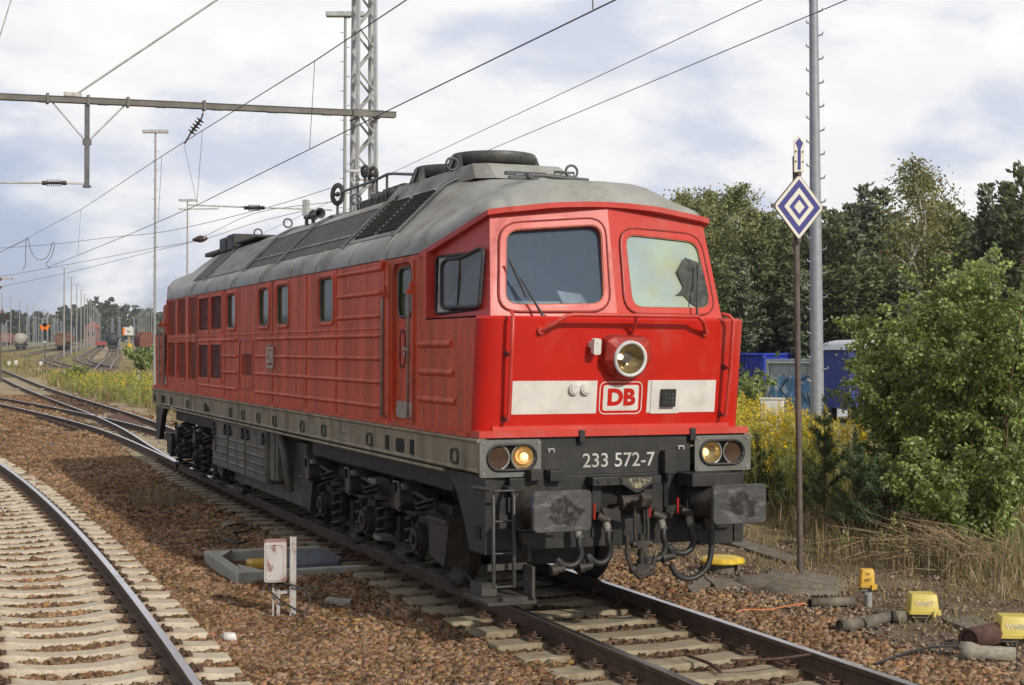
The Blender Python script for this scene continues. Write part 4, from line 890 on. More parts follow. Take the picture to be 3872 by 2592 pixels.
def normals(P):
    t = np.gradient(P, axis=0); t /= np.linalg.norm(t, axis=1)[:, None]; return np.stack([t[:,1], -t[:,0]], 1), t
def sweep_rail(P, off, parent, name='rail'):
    nn, _ = normals(P); vs = []; n = len(RP)
    for (x, y), (a, c) in zip(P, nn):
        z = gz(x, y)+.22
        for r in RP: vs.append((x+a*(off+r[0]), y+c*(off+r[0]), z+r[1]))
    fs = []; mi = []
    for i in range(len(P)-1):
        for k in range(n):
            j = (k+1) % n; fs.append((i*n+k, i*n+j, (i+1)*n+j, (i+1)*n+k)); mi.append(1 if RP[k][2] and RP[j][2] else 0)
    m = MB(); m.v = vs; m.f = fs; m.sm = [False]*len(fs); m.mi = mi
    m.add(vs[:n], [tuple(range(n))]); m.add(vs[-n:], [tuple(range(n))[::-1]])
    return m.build(name, [rail_side, rail_top], parent)
def sleeper_mesh(kind, L2=1.3):
    m = MB(); ls = []
    if kind == 'new': st = [(-L2,-.015,.125),(-L2+.03,.0,.142),(-1.12,.004,.146),(-.95,.018,.146),(-.62,.018,.146),(-.50,.030,.142),(-.38,.010,.132),(-.2,-.010,.124),(0,-.012,.122)]
    else: st = [(-L2,-.006,.145),(-L2+.02,.0,.155),(-.95,.004,.155),(-.55,.004,.155),(-.45,.012,.153),(-.2,.0,.15),(0,.0,.15)]
    st = st + [(-x, z, w) for x, z, w in st[::-1][1:]]
    for x, z, w in st: ls.append([(x,-w-.04,-.16),(x,-w,z-.022),(x,-w+.02,z),(x,w-.02,z),(x,w,z-.022),(x,w+.04,-.16)])
    m.loops(ls, closed=False, smooth=False); m.add(ls[0], [(0,1,2,3,4,5)]); m.add(ls[-1], [(0,1,2,3,4,5)]); return m
def clip_mesh():
    m = MB()
    for sx in (1,):
        m.box((sx*.7525,0,.010),(.36,.17,.024))
        for e in (-1, 1):
            x = sx*.7525+e*.115
            for f in (-1, 1): m.tube([(x+e*.05, f*.015, .055),(x+e*.06, f*.06, .045),(x+e*.0, f*.085, .035),(x-e*.045, f*.065, .04),(x-e*.05, f*.03, .035)], .010, 5)
            m.cyl((x+e*.02,0,.02),(x+e*.02,0,.085),.018,n=7); m.box((x+e*.02,0,.055),(.05,.05,.012)); m.box((x+e*.085,0,.025),(.04,.15,.035))
    return m
def track(name, label, ctrl, sleepers=None, spacing=.62, mat_s=None, kind='old', clips=(None, None), rails=True, step=.6, group=None, jit=.0, zoff=-.172, rail_y=None):
    P = smooth_path(ctrl, step); t = thing(name, label, 'railway track', (P[0][0], P[0][1], gz(*P[0])), group)
    if rails: sweep_rail(P, -.7525, t); sweep_rail(P, .7525, t)
    feet = []
    if sleepers:
        d = np.concatenate([[0], np.cumsum(np.hypot(*np.diff(P, axis=0).T))]); _, tt = normals(P); proto = None; cproto = None; yv = P[:,1]; s = 0.0; cnt = 0
        while s < d[-1] and cnt < 100:
            x, y = np.interp(s, d, P[:,0]), np.interp(s, d, P[:,1]); tx, ty = np.interp(s, d, tt[:,0]), np.interp(s, d, tt[:,1]); s += spacing
            if not (sleepers[0] <= y <= sleepers[1]): continue
            ang = math.atan2(-tx, ty) + random.uniform(-jit, jit)*.02; z = gz(x, y)+.22+zoff
            if proto is None: proto = sleeper_mesh(kind).build('sleeper', mat_s); cproto = clip_mesh().build('rail_clip', clip_m); o = proto; c = cproto
            else: o = proto.copy(); COL.objects.link(o); c = None
            o.parent = t; o.location = (x-t.location.x, y-t.location.y, z-t.location.z+random.uniform(-.006,.006)*jit); o.rotation_euler = (0,0,ang); cnt += 1
            feet.append((x, y, ang))
            if clips[0] is not None and clips[0] <= y <= clips[1]:
                c = cproto if c is not None else cproto.copy()
                if c is not cproto: COL.objects.link(c)
                c.parent = o; e = c.copy(); COL.objects.link(e); e.parent = o; e.location.x = -1.505
            elif c is not None: c.parent = o
    return t, feet
near_ctrl = [(-4.7825-.0017*(y-9)**2, y) for y in range(-14, 56, 3)]
nt_, feet1 = track('railway_track', 'curved track on pale concrete sleepers in the left foreground', near_ctrl, (-3.5, 48), .60, conc_new, 'new', (-3.5, 22), jit=.8)
loco_ctrl = [(0,-14),(0,14),(.05,18),(.12,21),(.32,26),(.62,30),(.95,36),(1.22,46),(1.32,58),(1.40,75),(1.48,95),(1.8,143),(2.4,240)]
lt_, feet2 = track('railway_track', 'straight track on grey sleepers carrying the red locomotive', loco_ctrl, (-7, 52), .635, conc_old, 'old', (-7, 24), jit=1)
div_ctrl = [(.02,15),(.06,18),(.10,21),(.26,27),(.30,33),(.08,40),(-.50,48),(-1.45,60),(-3.1,75),(-6.6,98),(-11,120)]
dt_, feet3 = track('railway_track', 'diverging track curving off to the left behind the locomotive', div_ctrl[2:], (36, 90), .7, conc_old, 'old', jit=1)
# check rails, frog cover and switch fittings of the turnout
t = thing('switch_cover', 'rusty ribbed steel cover plate beside the turnout rail behind the locomotive', 'cover plate', gr(y1(1060,770)))
b = MB(); q = [gr(y1(*p), .10) for p in ((905,735),(1000,700),(1215,800),(1140,825))]
b.prism(q, (0,0,.03))
for k in range(14):
    f = (k+.5)/14; a = q[0].lerp(q[3], f); c = q[1].lerp(q[2], f); b.tube([a+Vector((0,0,.035)), c+Vector((0,0,.035))], .02, 4)
b.build('plate', mat('rusty_brown_plate', (.12,.055,.035), .8, var=.3), t)
t = thing('check_rail', 'short rusty check rail inside the left rail of the turnout', 'rail', gr(y1(480,780))); b = MB()
q0, q1 = gr(y1(318,722), .16), gr(y1(668,832), .16); d = (q1-q0).normalized(); s = Vector((d.y,-d.x,0))*.03
b.prism([q0-s, q0+s, q0+s-Vector((0,0,.12)), q0-s-Vector((0,0,.12))], q1-q0); b.build('rail', rail_side, t)
for i, (a, c, lab) in enumerate((((100,490),(480,490),'wooden crossing plank laid across the turnout, nearest the grass'),)):
    q0, q1 = gr(y1(*a), .12), gr(y1(*c), .12); t = thing('timber_plank', lab, 'plank', q0); d = (q1-q0).normalized(); n = Vector((-d.y, d.x, 0)); b = MB(); b.prism([q0-n*.14, q0+n*.14, q1+n*.14, q1-n*.14], (0,0,-.08)); b.build('plank', conc_old, t)

# ------------------------------------------------------------------ ballast
ball = mat('brown_ballast_stone', (.215,.126,.066), .85, var=.22, scale=1.4, hue=(.26,.163,.092), island=.6, spec=.2, dirt=(.17,.10,.06), dirt_amt=.6, dirt_scale=.7)
bed_m = mat('ballast_bed', (.13,.078,.046), .95, var=.45, scale=14, dirt=(.25,.16,.10), dirt_amt=.8, dirt_scale=26, bump=1.0, bump_scale=34, spec=.1)
def sandy(m):
    global nt
    old = nt; nt = m.node_tree; p = nt.nodes['Principled BSDF']; src = p.inputs['Base Color'].links[0].from_socket; tc = N('ShaderNodeTexCoord'); sp = N('ShaderNodeSeparateXYZ'); L(tc.outputs['Object'], sp.inputs[0]); n = N('ShaderNodeTexNoise'); n.inputs['Scale'].default_value = .55; n.inputs['Detail'].default_value = 6; L(tc.outputs['Object'], n.inputs[0])
    f = math_node('MULTIPLY', ramp(sp.outputs[1], 26, 38), ramp(math_node('ADD', n.outputs[0], math_node('MULTIPLY', ramp(sp.outputs[0], -2.2, .2), .22)), .48, .62)); c = mixc(f, src, (.36,.29,.20)); L(c, p.inputs['Base Color']); nt = old
sandy(bed_m)
bx_ = np.linspace(-14, 3.0, 150); by_ = np.concatenate([np.linspace(-12,40,330), np.linspace(40.4,120,120)])
XB, YB = np.meshgrid(bx_, by_)
cx_ = np.interp(by_, [p[1] for p in loco_ctrl], [p[0] for p in loco_ctrl])[:, None]
def bed_h(X, Y):
    cl = np.interp(Y, [p[1] for p in loco_ctrl], [p[0] for p in loco_ctrl]); n = .016*np.sin(X*3.1+1.3*np.sin(Y*2.2))*np.sin(Y*2.7+X)+.010*np.sin(X*9+Y*5)*np.sin(Y*8-X*4)
    dip = -.07*np.exp(-((X+2.45)/.8)**2)*(Y < 45)
    crib = -.014*((np.abs(X-(-4.7825-.0017*(Y-9)**2)) < 1.22) & (Y < 48))-.022*((np.abs(X-cl) < 1.2) & (Y < 52))
    edge = crib-.05*np.clip((X-cl-1.55)/.9, 0, 1)
    g = np.vectorize(gz)(X, Y)
    return g - .005 + n + dip + edge
HB = bed_h(XB, YB); HB[:, -1] -= .25; HB[:, 0] -= .25; HB[-1, :] -= .2
edge_shift = (.30*np.sin(YB*.8)+.2*np.sin(YB*2.3+1))*np.clip((XB-1.8)/1.2, 0, 1); XB2 = XB+edge_shift + np.clip((YB-30)/40,0,1)*1.2*(XB > 1.2)
V = np.stack([XB2, YB, HB], -1).reshape(-1, 3); nx = XB.shape[1]; idx = np.arange(len(V)).reshape(XB.shape)
F = np.stack([idx[:-1,:-1], idx[:-1,1:], idx[1:,1:], idx[1:,:-1]], -1).reshape(-1, 4)
tag(mesh_np('ballast_bed', V, F, bed_m, smooth=True), 'brown bed of ballast under the two nearest tracks', 'ballast', kind='stuff')
phi = (1+5**.5)/2; ICO = np.array([(-1,phi,0),(1,phi,0),(-1,-phi,0),(1,-phi,0),(0,-1,phi),(0,1,phi),(0,-1,-phi),(0,1,-phi),(phi,0,-1),(phi,0,1),(-phi,0,-1),(-phi,0,1)], float); ICO /= np.linalg.norm(ICO[0])
ICF = np.array([(0,11,5),(0,5,1),(0,1,7),(0,7,10),(0,10,11),(1,5,9),(5,11,4),(11,10,2),(10,7,6),(7,1,8),(3,9,4),(3,4,2),(3,2,6),(3,6,8),(3,8,9),(4,9,5),(2,4,11),(6,2,10),(8,6,7),(9,8,1)])
def to_px(X, Y, Zc):
    dx, dy, dz = X-CAM.x, Y-CAM.y, Zc-CAM.z; D = dx*FW.x+dy*FW.y+dz*FW.z
    return PW/2+FL*(dx*RT.x+dy*RT.y+dz*RT.z)/D, PH/2-FL*(dx*UP.x+dy*UP.y+dz*UP.z)/D, D
def scatter(n, x0, x1, y0, y1, margin=500):
    X = RNG.uniform(x0, x1, n); Y = RNG.uniform(y0, y1, n); px, py, D = to_px(X, Y, np.full(n, -.2)); k = (D > 8) & (px > -margin) & (px < PW+margin) & (py < PH+margin)
    return X[k], Y[k], D[k]
CUB = np.array([(x,y,z) for x in (-1,1) for y in (-1,1) for z in (-1,1)], float)*.72
CUF = np.array([(0,1,3),(0,3,2),(4,6,7),(4,7,5),(0,4,5),(0,5,1),(2,3,7),(2,7,6),(0,2,6),(0,6,4),(1,5,7),(1,7,3)])
def stones(X, Y, Zc, S, name, m):
    n = len(X); v = CUB[None]+RNG.uniform(-.42,.42,(n,8,3))
    v = v*np.stack([RNG.uniform(.8,1.5,n), RNG.uniform(.7,1.2,n), RNG.uniform(.5,.95,n)], 1)[:, None, :]
    a = RNG.uniform(0, 2*np.pi, n); tl = RNG.uniform(-1.2,1.2,n); ca, sa, ct, st = np.cos(a), np.sin(a), np.cos(tl), np.sin(tl)
    x = v[:,:,0]; y = v[:,:,1]*ct[:,None]-v[:,:,2]*st[:,None]; z = v[:,:,1]*st[:,None]+v[:,:,2]*ct[:,None]
    x, y = x*ca[:,None]-y*sa[:,None], x*sa[:,None]+y*ca[:,None]
    v = np.stack([x, y, z], -1)*S[:,None,None]+np.stack([X, Y, Zc], -1)[:,None,:]
    f = CUF[None]+(np.arange(n)*8)[:,None,None]
    return mesh_np(name, v.reshape(-1,3), f.reshape(-1,3), m)
def clear_of(X, Y):
    k = np.ones(len(X), bool)
    for feet, half in ((feet1, 1.29), (feet2, 1.29)):
        if not feet: continue
        f = np.array(feet)
        for x, y, a in f:
            near = np.nonzero((np.abs(Y-y) < .45) & (np.abs(X-x) < 1.5))[0]
            if not len(near): continue
            dx, dy = X[near]-x, Y[near]-y; u = dx*math.cos(a)+dy*math.sin(a); w = -dx*math.sin(a)+dy*math.cos(a)
            bad = (np.abs(u) < half-.02) & (np.abs(w) < .15) & (RNG.random(len(near)) > .012)
            k[near[bad]] = False
            rl = (np.abs(np.abs(u)-.7525) < .10); k[near[rl]] = False
    return k
parts = []
for dens, d0, d1, s0, s1 in ((820, 8, 16.5, .018, .037), (430, 16.5, 24, .024, .042), (150, 24, 46, .032, .052), (40, 46, 86, .05, .085)):
    n = int(dens*17*(60 if d1 < 50 else 50)); X, Y, D = scatter(n, -13, 3.6, -9 if d1 < 50 else 34, 45 if d1 < 50 else 78); k = (D >= d0) & (D < d1); X, Y, D = X[k], Y[k], D[k]
    k = (X < 2.3+.4*np.sin(Y*1.7)+RNG.uniform(-.7,.7,len(X))) & ~((X > -2.75) & (X < -1.05) & (Y > 4.85) & (Y < 7.15)); X, Y = X[k], Y[k]
    k = clear_of(X, Y); X, Y = X[k], Y[k]; S = RNG.uniform(s0, s1, len(X)); parts.append((X, Y, bed_h(X, Y)+S*.25+RNG.uniform(0,.018,len(X)), S))
X, Y, Zc, S = [np.concatenate([p[i] for p in parts]) for i in range(4)]
print('stones', len(X))
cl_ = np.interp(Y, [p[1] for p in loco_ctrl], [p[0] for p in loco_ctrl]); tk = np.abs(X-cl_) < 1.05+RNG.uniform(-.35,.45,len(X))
tag(stones(X[~tk], Y[~tk], Zc[~tk], S[~tk], 'ballast', ball), 'loose brown ballast stones between and beside the tracks', 'ballast', kind='stuff')
tag(stones(X[tk], Y[tk], Zc[tk], S[tk], 'ballast', mat('shade_and_dust_stone', (.125,.074,.045), .85, var=.25, scale=2, island=.5, spec=.25)), 'ballast stones under the locomotive track, coloured darker for shade and brake dust', 'ballast', kind='stuff')  # shade below the locomotive is put into the stone colour, along with brake dust
n = 9000; X, Y, D = scatter(n, 2.2, 6.2, -6, 12); k = D < 26; X, Y = X[k], Y[k]; S = RNG.uniform(.006,.022,len(X))
tag(stones(X, Y, np.full(len(X), -.235)+S*.3, S, 'gravel', mat('grey_brown_grit', (.21,.165,.12), .9, var=.3, island=.5)), 'fine grit on the bare soil right of the track', 'gravel', kind='stuff')
# a few pale odd stones
for i, (p, s, lab) in enumerate(((y2(1440,1297), .055, 'single white stone on the ballast beside the near track'),)):
    q = gr(p); o = stones(np.array([q.x]), np.array([q.y]), np.array([-.17]), np.array([s]), 'white_stone', mat('white_stone', (.7,.68,.64), .8)); tag(o, lab, 'stone')

globals().update(WINDOWS)
# ------------------------------------------------------------------ things beside the track
galv = mat('galvanised_steel', (.29,.31,.34), .5, metal=.25, var=.12, scale=6, dirt=(.25,.26,.27), dirt_amt=.5, dirt_scale=12)
lamp_grey = mat('weathered_grey_pole', (.30,.30,.29), .6, var=.1, dirt=(.25,.23,.20), dirt_amt=.5, dirt_scale=3)
mast_m = mat('pale_mast_steel', (.45,.46,.46), .5, metal=.15, var=.1, dirt=(.28,.26,.24), dirt_amt=.4)
beam_m = mat('rusty_grey_beam', (.16,.15,.135), .65, var=.2, dirt=(.10,.075,.055), dirt_amt=.5, dirt_scale=3)
conc_m = mat('grey_concrete', (.36,.35,.31), .85, var=.15, scale=6, dirt=(.2,.18,.14), dirt_amt=.6, dirt_scale=4, bump=.2, bump_scale=50)
conc_d = mat('mossy_dark_concrete', (.17,.15,.12), .9, var=.25, scale=8, dirt=(.09,.08,.055), dirt_amt=.6, dirt_scale=5, bump=.4, bump_scale=40)
yellow_m = mat('faded_yellow_enamel', (.62,.50,.11), .45, var=.08, scale=5, dirt=(.42,.34,.13), dirt_amt=.5, dirt_scale=6)
yellow_d = mat('deep_yellow_paint', (.66,.40,.045), .45, var=.1, dirt=(.4,.25,.06), dirt_amt=.5, dirt_scale=8)
rust_m = mat('brown_rust', (.085,.042,.032), .85, var=.35, scale=9)
wire_m = mat('weathered_wire', (.085,.075,.065), .6)
wire_l = mat('pale_stay_rod', (.42,.41,.38), .5)
insul_m = mat('brown_porcelain', (.050,.030,.024), .2)
enamel_w = mat('aged_white_enamel', (.70,.67,.58), .35, var=.05, dirt=(.45,.36,.24), dirt_amt=.5, dirt_scale=6, dirt_lo=.55, dirt_hi=.7)
enamel_b = mat('blue_enamel', (.055,.055,.23), .3, var=.1)
post_m = mat('brown_grey_post', (.115,.095,.082), .7, var=.2, scale=4, dirt=(.07,.045,.035), dirt_amt=.5, dirt_scale=5)

# concrete trough with the point motor
t = thing('concrete_trough', 'pale concrete trough set in the ballast around the point motor', 'trough', (-1.85,6,-.3))
b = MB(); x0, x1, ya, yb = -2.62, -1.06, 4.96, 7.04
b.bx(x0, x1, ya, ya+.13, -.50, -.150); b.bx(x0, x1, yb-.13, yb, -.50, -.150); b.bx(x0, x0+.13, ya+.13, yb-.13, -.50, -.150); b.bx(x0+.13, x1, ya+.13, yb-.13, -.52, -.42)
b.prism([(x0+.13,ya+.13,-.152),(x0+.35,ya+.13,-.152),(x0+.13,ya+.55,-.127)], (0,0,-.3)); b.prism([(x0+.13,yb-.13,-.152),(x0+.13,yb-.55,-.152),(x0+.35,yb-.13,-.127)], (0,0,-.3)); b.build('trough', mat('pale_trough_concrete', (.42,.42,.37), .85, var=.12, dirt=(.25,.23,.18), dirt_amt=.5, dirt_scale=5, bump=.15), t, bevel=.012)
t = thing('point_motor', 'blue-grey point motor box with yellow end cap inside the concrete trough', 'point motor', (-1.7,5.9,-.42))
b = MB(); b.prism([(-1.95,5.45,-.42),(-1.95,5.45,-.16),(-1.90,5.50,-.10),(-1.90,6.25,-.10),(-1.95,6.30,-.16),(-1.95,6.30,-.42)], (.72,0,0)); b.build('casing', mat('blue_grey_casing', (.16,.18,.22), .45, var=.15, dirt=(.09,.08,.07), dirt_amt=.5), t, bevel=.02)
b = MB(); b.bx(-2.28,-2.02,5.70,6.05,-.24,-.14); b.bx(-2.02,-1.95,5.72,6.0,-.30,-.16); b.build('end_cap', yellow_d, t, bevel=.03)
b = MB(); b.bx(-2.25,-2.20,5.74,5.78,-.42,-.24); b.bx(-2.25,-2.20,5.94,5.98,-.42,-.24); b.box((-2.15,5.85,-.28),(.25,.2,.05)); b.build('bracket', mast_m, t)
text_mesh('60 f', .16, lambda x,y,k: (-1.60+x, 5.448-k, -.27+y), 'chalk_writing', mat('chalk_writing', (.07,.07,.085), .8), t)
t = thing('point_rod', 'rusty point rods running from the point motor to the rail', 'point rod', (-1.0,5.6,-.2)); b = MB()
for y in (5.55,5.85,6.15): b.cyl((-1.25,y,-.17),(-.70,y,-.15),.022,n=8)
b.tube([(-1.15,5.35,-.12),(-1.12,5.4,-.08),(-.9,5.4,-.08),(-.85,5.4,-.15)], .02, 6); b.build('rods', rust_m, t)

# rusty white relay box on its post
t = thing('relay_box', 'rust-streaked white relay box on a short steel post beside the trough', 'relay box', down(y2(1790,1112), 15.4))
c = at(z6(885,1300), 15.4); yaw = R(-14); rm = Matrix.Rotation(yaw, 3, 'Z'); ex = rm @ Vector((1,0,0)); ey = rm @ Vector((0,1,0)); ez = Vector((0,0,1))
rusty_white = mat('rust_flecked_white', (.50,.46,.44), .55, var=.1, scale=4, dirt=(.20,.075,.045), dirt_amt=.85, dirt_scale=11, dirt_stretch=(1,1,.5), dirt_lo=.56, dirt_hi=.66)
pinkish = mat('faded_pink_brown_paint', (.36,.22,.18), .6, var=.15, dirt=(.22,.09,.06), dirt_amt=.6, dirt_scale=8)
def fr(a, d, h): return tuple(c + ex*a + ey*d + ez*h)
b = MB(); o = rrect(0,0,.235,.42,.03); b.loops([[fr(p[0],-.10,p[1]) for p in o], [fr(p[0],.14,p[1]) for p in o]]); b.add([fr(p[0],.14,p[1]) for p in o], [tuple(range(20))]); b.loops([[fr(p[0],-.10,p[1]) for p in o], [fr(p[0],-.10,p[1]) for p in shrink(o,.02)]], smooth=False); b.build('casing', pinkish, t)
b = MB(); o2 = shrink(rrect(0,0,.23,.415,.03), .004); b.prism([fr(p[0],-.101,p[1]) for p in o2], tuple(ey*-.022)); b.build('lid', rusty_white, t, bevel=.006)
b = MB(); o3 = shrink(o2, .022); b.tube([fr(p[0],-.126,p[1]) for p in o3], .007, 5, closed=True)
for sx in (-.075,.075):
    for sz in (-.165,.165): b.cyl(fr(sx,-.12,sz), fr(sx,-.135,sz), .010, n=8)
b.build('lid_rim', rusty_white, t)
b = MB(); p0 = fr(.155,.02,0); zt = at(z6(1000,1140), 15.4).z; gzr = -.30
for a, w, d in ((.155,.012,.10),(.185,.06,.012)): b.prism([fr(a-w/2,-d/2+.02,zt-c.z), fr(a+w/2,-d/2+.02,zt-c.z), fr(a+w/2,d/2+.02,zt-c.z), fr(a-w/2,d/2+.02,zt-c.z)], (0,0,gzr-zt))
b.prism([fr(-.03,0,-.21), fr(-.01,0,-.21), fr(-.01,.03,-.21), fr(-.03,.03,-.21)], (0,0,gzr-c.z+.21)); b.prism([fr(.015,0,-.30), fr(.05,0,-.30), fr(.05,.02,-.30), fr(.015,.02,-.30)], (0,0,gzr-c.z+.30)); b.box(fr(.06,.02,-.33),(.2,.03,.03)); b.build('post', mat('dirty_white_post', (.46,.44,.42), .6, var=.12, dirt=(.2,.10,.06), dirt_amt=.85, dirt_scale=9), t)
b = MB(); b.tube([fr(-.02,0,-.21), fr(-.06,-.02,-.25), fr(-.06,-.03,-.30), fr(.05,-.05,-.40), fr(.22,-.08,-.50), fr(.33,-.08,-.52), fr(.36,-.05,-.40), fr(.30,-.02,-.30), fr(.15,-.04,-.24), fr(0,-.02,-.23)], .011, 7); b.build('cable', rubber, t)

# yellow round cover, sign, mound
q = at(z8(240,405), 18.6); t = thing('cover_lid', 'round yellow lid on a short dark post behind the buffer', 'lid', (q.x,q.y,-.25))
b = MB(); b.lathe([(0,.075),(.20,.07),(.265,.055),(.275,.035),(.285,.03),(.285,.0),(.27,-.005),(0,-.005)], (q.x,q.y,q.z-.02), n=32); b.build('lid', mat('bright_yellow_lid', (.70,.49,.03), .4, var=.1, dirt=(.38,.24,.05), dirt_amt=.6, dirt_scale=9), t)
b = MB(); b.cyl((q.x,q.y,-.30),(q.x,q.y,q.z-.02),.20,n=20); b.box((q.x+.1,q.y-.22,q.z-.06),(.04,.04,.08)); b.build('post', conc_d, t)
f0 = gr(z8(785,512)); t = thing('signal_post', 'thin brown post carrying blue and white diamond sign and arrow plate, standing on a mound', 'signal sign', f0)
dc = at(full(1820,475), depth(f0)); X0, Y0, Z0 = dc.x, f0.y, dc.z
b = MB(); b.cyl((f0.x-(X0-f0.x)*.02,Y0,-.3),(X0+(X0-f0.x)*.12,Y0,Z0+.62),.036,n=14); b.build('post', post_m, t)
fy = Y0-.07; S1, S2 = .352, .392
def dia(k, y): return [(X0+S1*k,y,Z0),(X0,y,Z0+S2*k),(X0-S1*k,y,Z0),(X0,y,Z0-S2*k)]
b = MB(); b.prism(dia(1.0,fy), (0,.02,0)); dm = b.build('diamond_plate', enamel_w, t)
for k, m, y in ((.86,enamel_b,.0015),(.60,enamel_w,.003),(.40,enamel_b,.0045),(.215,enamel_w,.006)):
    MB().prism(dia(k, fy-y), (0,.0012,0)).build('diamond_band', m, dm)
b = MB(); b.tube([tuple(p) for p in dia(1.01, fy+.012)], .012, 6, closed=True)
for p in dia(1.03, fy+.0): b.box(p,(.05,.03,.05))
b.box((X0,Y0-.03,Z0+.2),(.10,.06,.04)); b.box((X0,Y0-.03,Z0-.2),(.10,.06,.04)); b.build('plate_edge', mat('dark_weathered_edge', (.10,.085,.07), .7), dm)
za, zb = at(full(1820,396), depth(f0)).z, at(full(1820,313), depth(f0)).z; w = .068
b = MB(); b.prism([(X0-w,fy,za),(X0+w,fy,za),(X0+w,fy,zb-.06),(X0,fy,zb),(X0-w,fy,zb-.06)], (0,.015,0)); ar = b.build('arrow_plate', enamel_w, t)
b = MB(); b.prism([(X0-.022,fy-.002,za+.03),(X0+.022,fy-.002,za+.03),(X0+.022,fy-.002,zb-.15),(X0+.055,fy-.002,zb-.085),(X0,fy-.002,zb-.025),(X0-.055,fy-.002,zb-.085),(X0-.022,fy-.002,zb-.15)], (0,.0015,0)); b.build('arrow', enamel_b, ar)
b = MB()
for sx in (-.05,.05):
    for z in (za+.13,za+.25): b.cyl((X0+sx,fy,z),(X0+sx,fy-.008,z),.011,n=8)
b.build('bolts', rust_m, ar)
q0, q1 = gr(z8(540,585)), gr(z8(1000,600)); cm = (q0+q1)/2+Vector((.12,.25,0)); t = None
n = 22; vs = [(cm.x,cm.y,-.12)]; fs = []
for r, (rr, z) in enumerate(((.28,-.135),(.55,-.19),(.66,-.235),(.68,-.33))):
    for k in range(n):
        a = 2*math.pi*k/n; w = 1+.10*math.sin(3*a+1)+.06*math.sin(7*a); vs.append((cm.x+rr*w*math.cos(a), cm.y+rr*1.1*w*math.sin(a), z+.012*math.sin(5*a+r)))
for k in range(n):
    fs.append((0,1+k,1+(k+1)%n))
    for r in range(3): fs.append((1+r*n+k, 1+(r+1)*n+k, 1+(r+1)*n+(k+1)%n, 1+r*n+(k+1)%n))
tag(MB().add(vs, fs, True).build('concrete_mound', conc_d), 'flat mound of old concrete at the foot of the diamond sign post', 'mound')

# yellow cable boxes
def cable_box(px_c, w, h, D, base_px, label, texts, tall=False, rz=R(-12)):
    f = gr(base_px); f = Vector((f.x, f.y, gz(f.x, f.y))); c = at(px_c, depth(f)); t = thing('cable_box', label, 'cable box', (f.x,f.y,-.25), 'yellow cable boxes right of the track')
    rm = Matrix.Rotation(rz, 3, 'Z'); P = lambda a, d, z: tuple(Vector((c.x,c.y,c.z)) + rm @ Vector((a, d, z)))
    dpt = w*.86; b = MB(); l0 = rrect(0,0,w*1.0,dpt*1.0,.02,3); l1 = rrect(0,0,w*.88,dpt*.88,.02,3); l2 = rrect(0,0,w*.80,dpt*.80,.02,3)
    b.loops([[P(p[0],p[1],-h/2) for p in l0], [P(p[0],p[1],h/2-.015) for p in l1], [P(p[0],p[1],h/2) for p in l2]]); b.add([P(p[0],p[1],h/2) for p in l2], [tuple(range(16))]); b.build('cover', yellow_d if tall else yellow_m, t)
    lr = rrect(0,0,w*1.09,dpt*1.09,.025,3); b = MB(); b.prism([P(p[0],p[1],-h/2-.025) for p in lr], (0,0,.03)); b.box(P(w*.30,-dpt*.57,-h/2-.02),(.03,.03,.05)); b.box(P(w*.52,-dpt*.2,-h/2-.02),(.04,.03,.05)); b.build('rim', yellow_d if tall else yellow_m, t)
    b = MB(); b.box(P(0,0,-h/2-.045),(w*.8,dpt*.8,.04), rot=rm); b.build('base', conc_d, t)
    b = MB(); b.cyl(P(.02,0,-h/2-.03), (P(.02,0,0)[0], P(.02,0,0)[1], -.34), .035 if not tall else .04, n=10)
    if tall: b.cyl(P(.0,0,-h/2-.02), P(0,0,-h/2-.11), .06, .045, n=12)
    b.build('post', lamp_grey, t)
    for s, a, z, sz, m in texts: text_mesh(s, sz, lambda x,y,k: P(a+x, -dpt*.478-k-(z+y)*-.02, z+y), 'lettering', m, t, thick=.004)
ink = mat('black_lettering', (.03,.028,.025), .6); chalk = mat('white_lettering', (.7,.69,.6), .6)
cable_box(z8(1247,518), .158, .17, 16.1, z8(1258,705), 'tall narrow deep-yellow cable box on a post, nearest the diamond sign', [('W', .0, .035, .045, ink), ('607', .0, -.028, .05, ink)], True, R(-25))
cable_box(z8(1632,690), .300, .175, 15.3, z8(1640,805), 'pale yellow cable box between the tall narrow one and the frame edge', [('W607', 0, -.005, .075, chalk)], rz=R(-25))
cable_box(z8(2262,848), .300, .175, 14.1, z8(2290,965), 'pale yellow cable box cut by the right frame edge, behind the rusty tube', [('W606', 0, -.005, .075, chalk)], rz=R(-25))
# pipes, slabs and scraps on the right
def pipe_piece(name, a, b_, r, m, label, cat='pipe', flare=False, hollow=True):
    p0, p1 = gr(a), gr(b_); p0.z = p1.z = -.235+r*.8; d = (p1-p0); Ln = d.length; d.normalize(); b = MB()
    pr = [(r,0),(r,Ln)] if not flare else [(r*1.45,0),(r*1.45,.10),(r,.18),(r,Ln)]
    b.lathe([(r*.75,.01)]+pr+[(r*.75,Ln-.01)], p0, d, n=18); b.cyl(p0+d*.03, p0+d*.04, r*.78, n=18); b.cyl(p1-d*.04, p1-d*.03, r*.78, n=18); tag(b.build(name, m), label, cat)
pipe_piece('drain_pipe', z8(1055,885), z8(1205,868), .060, conc_d, 'short grey drain pipe nearest the rail, first of three in line')
pipe_piece('drain_pipe', z8(1212,872), z8(1420,812), .058, conc_d, 'longer grey drain pipe lying between the two short ones')
pipe_piece('drain_pipe', z8(1420,822), z8(1515,822), .060, conc_d, 'short grey drain pipe beside the middle yellow cable box')
pipe_piece('drain_pipe', z8(850,722), z8(1160,705), .05, conc_d, 'half-buried drain pipe lying between the mound and the tall yellow box')
pipe_piece('steel_tube', z8(1955,1010), z8(2195,955), .105, rust_m, 'wide rusty steel tube lying in front of the cut-off yellow box')
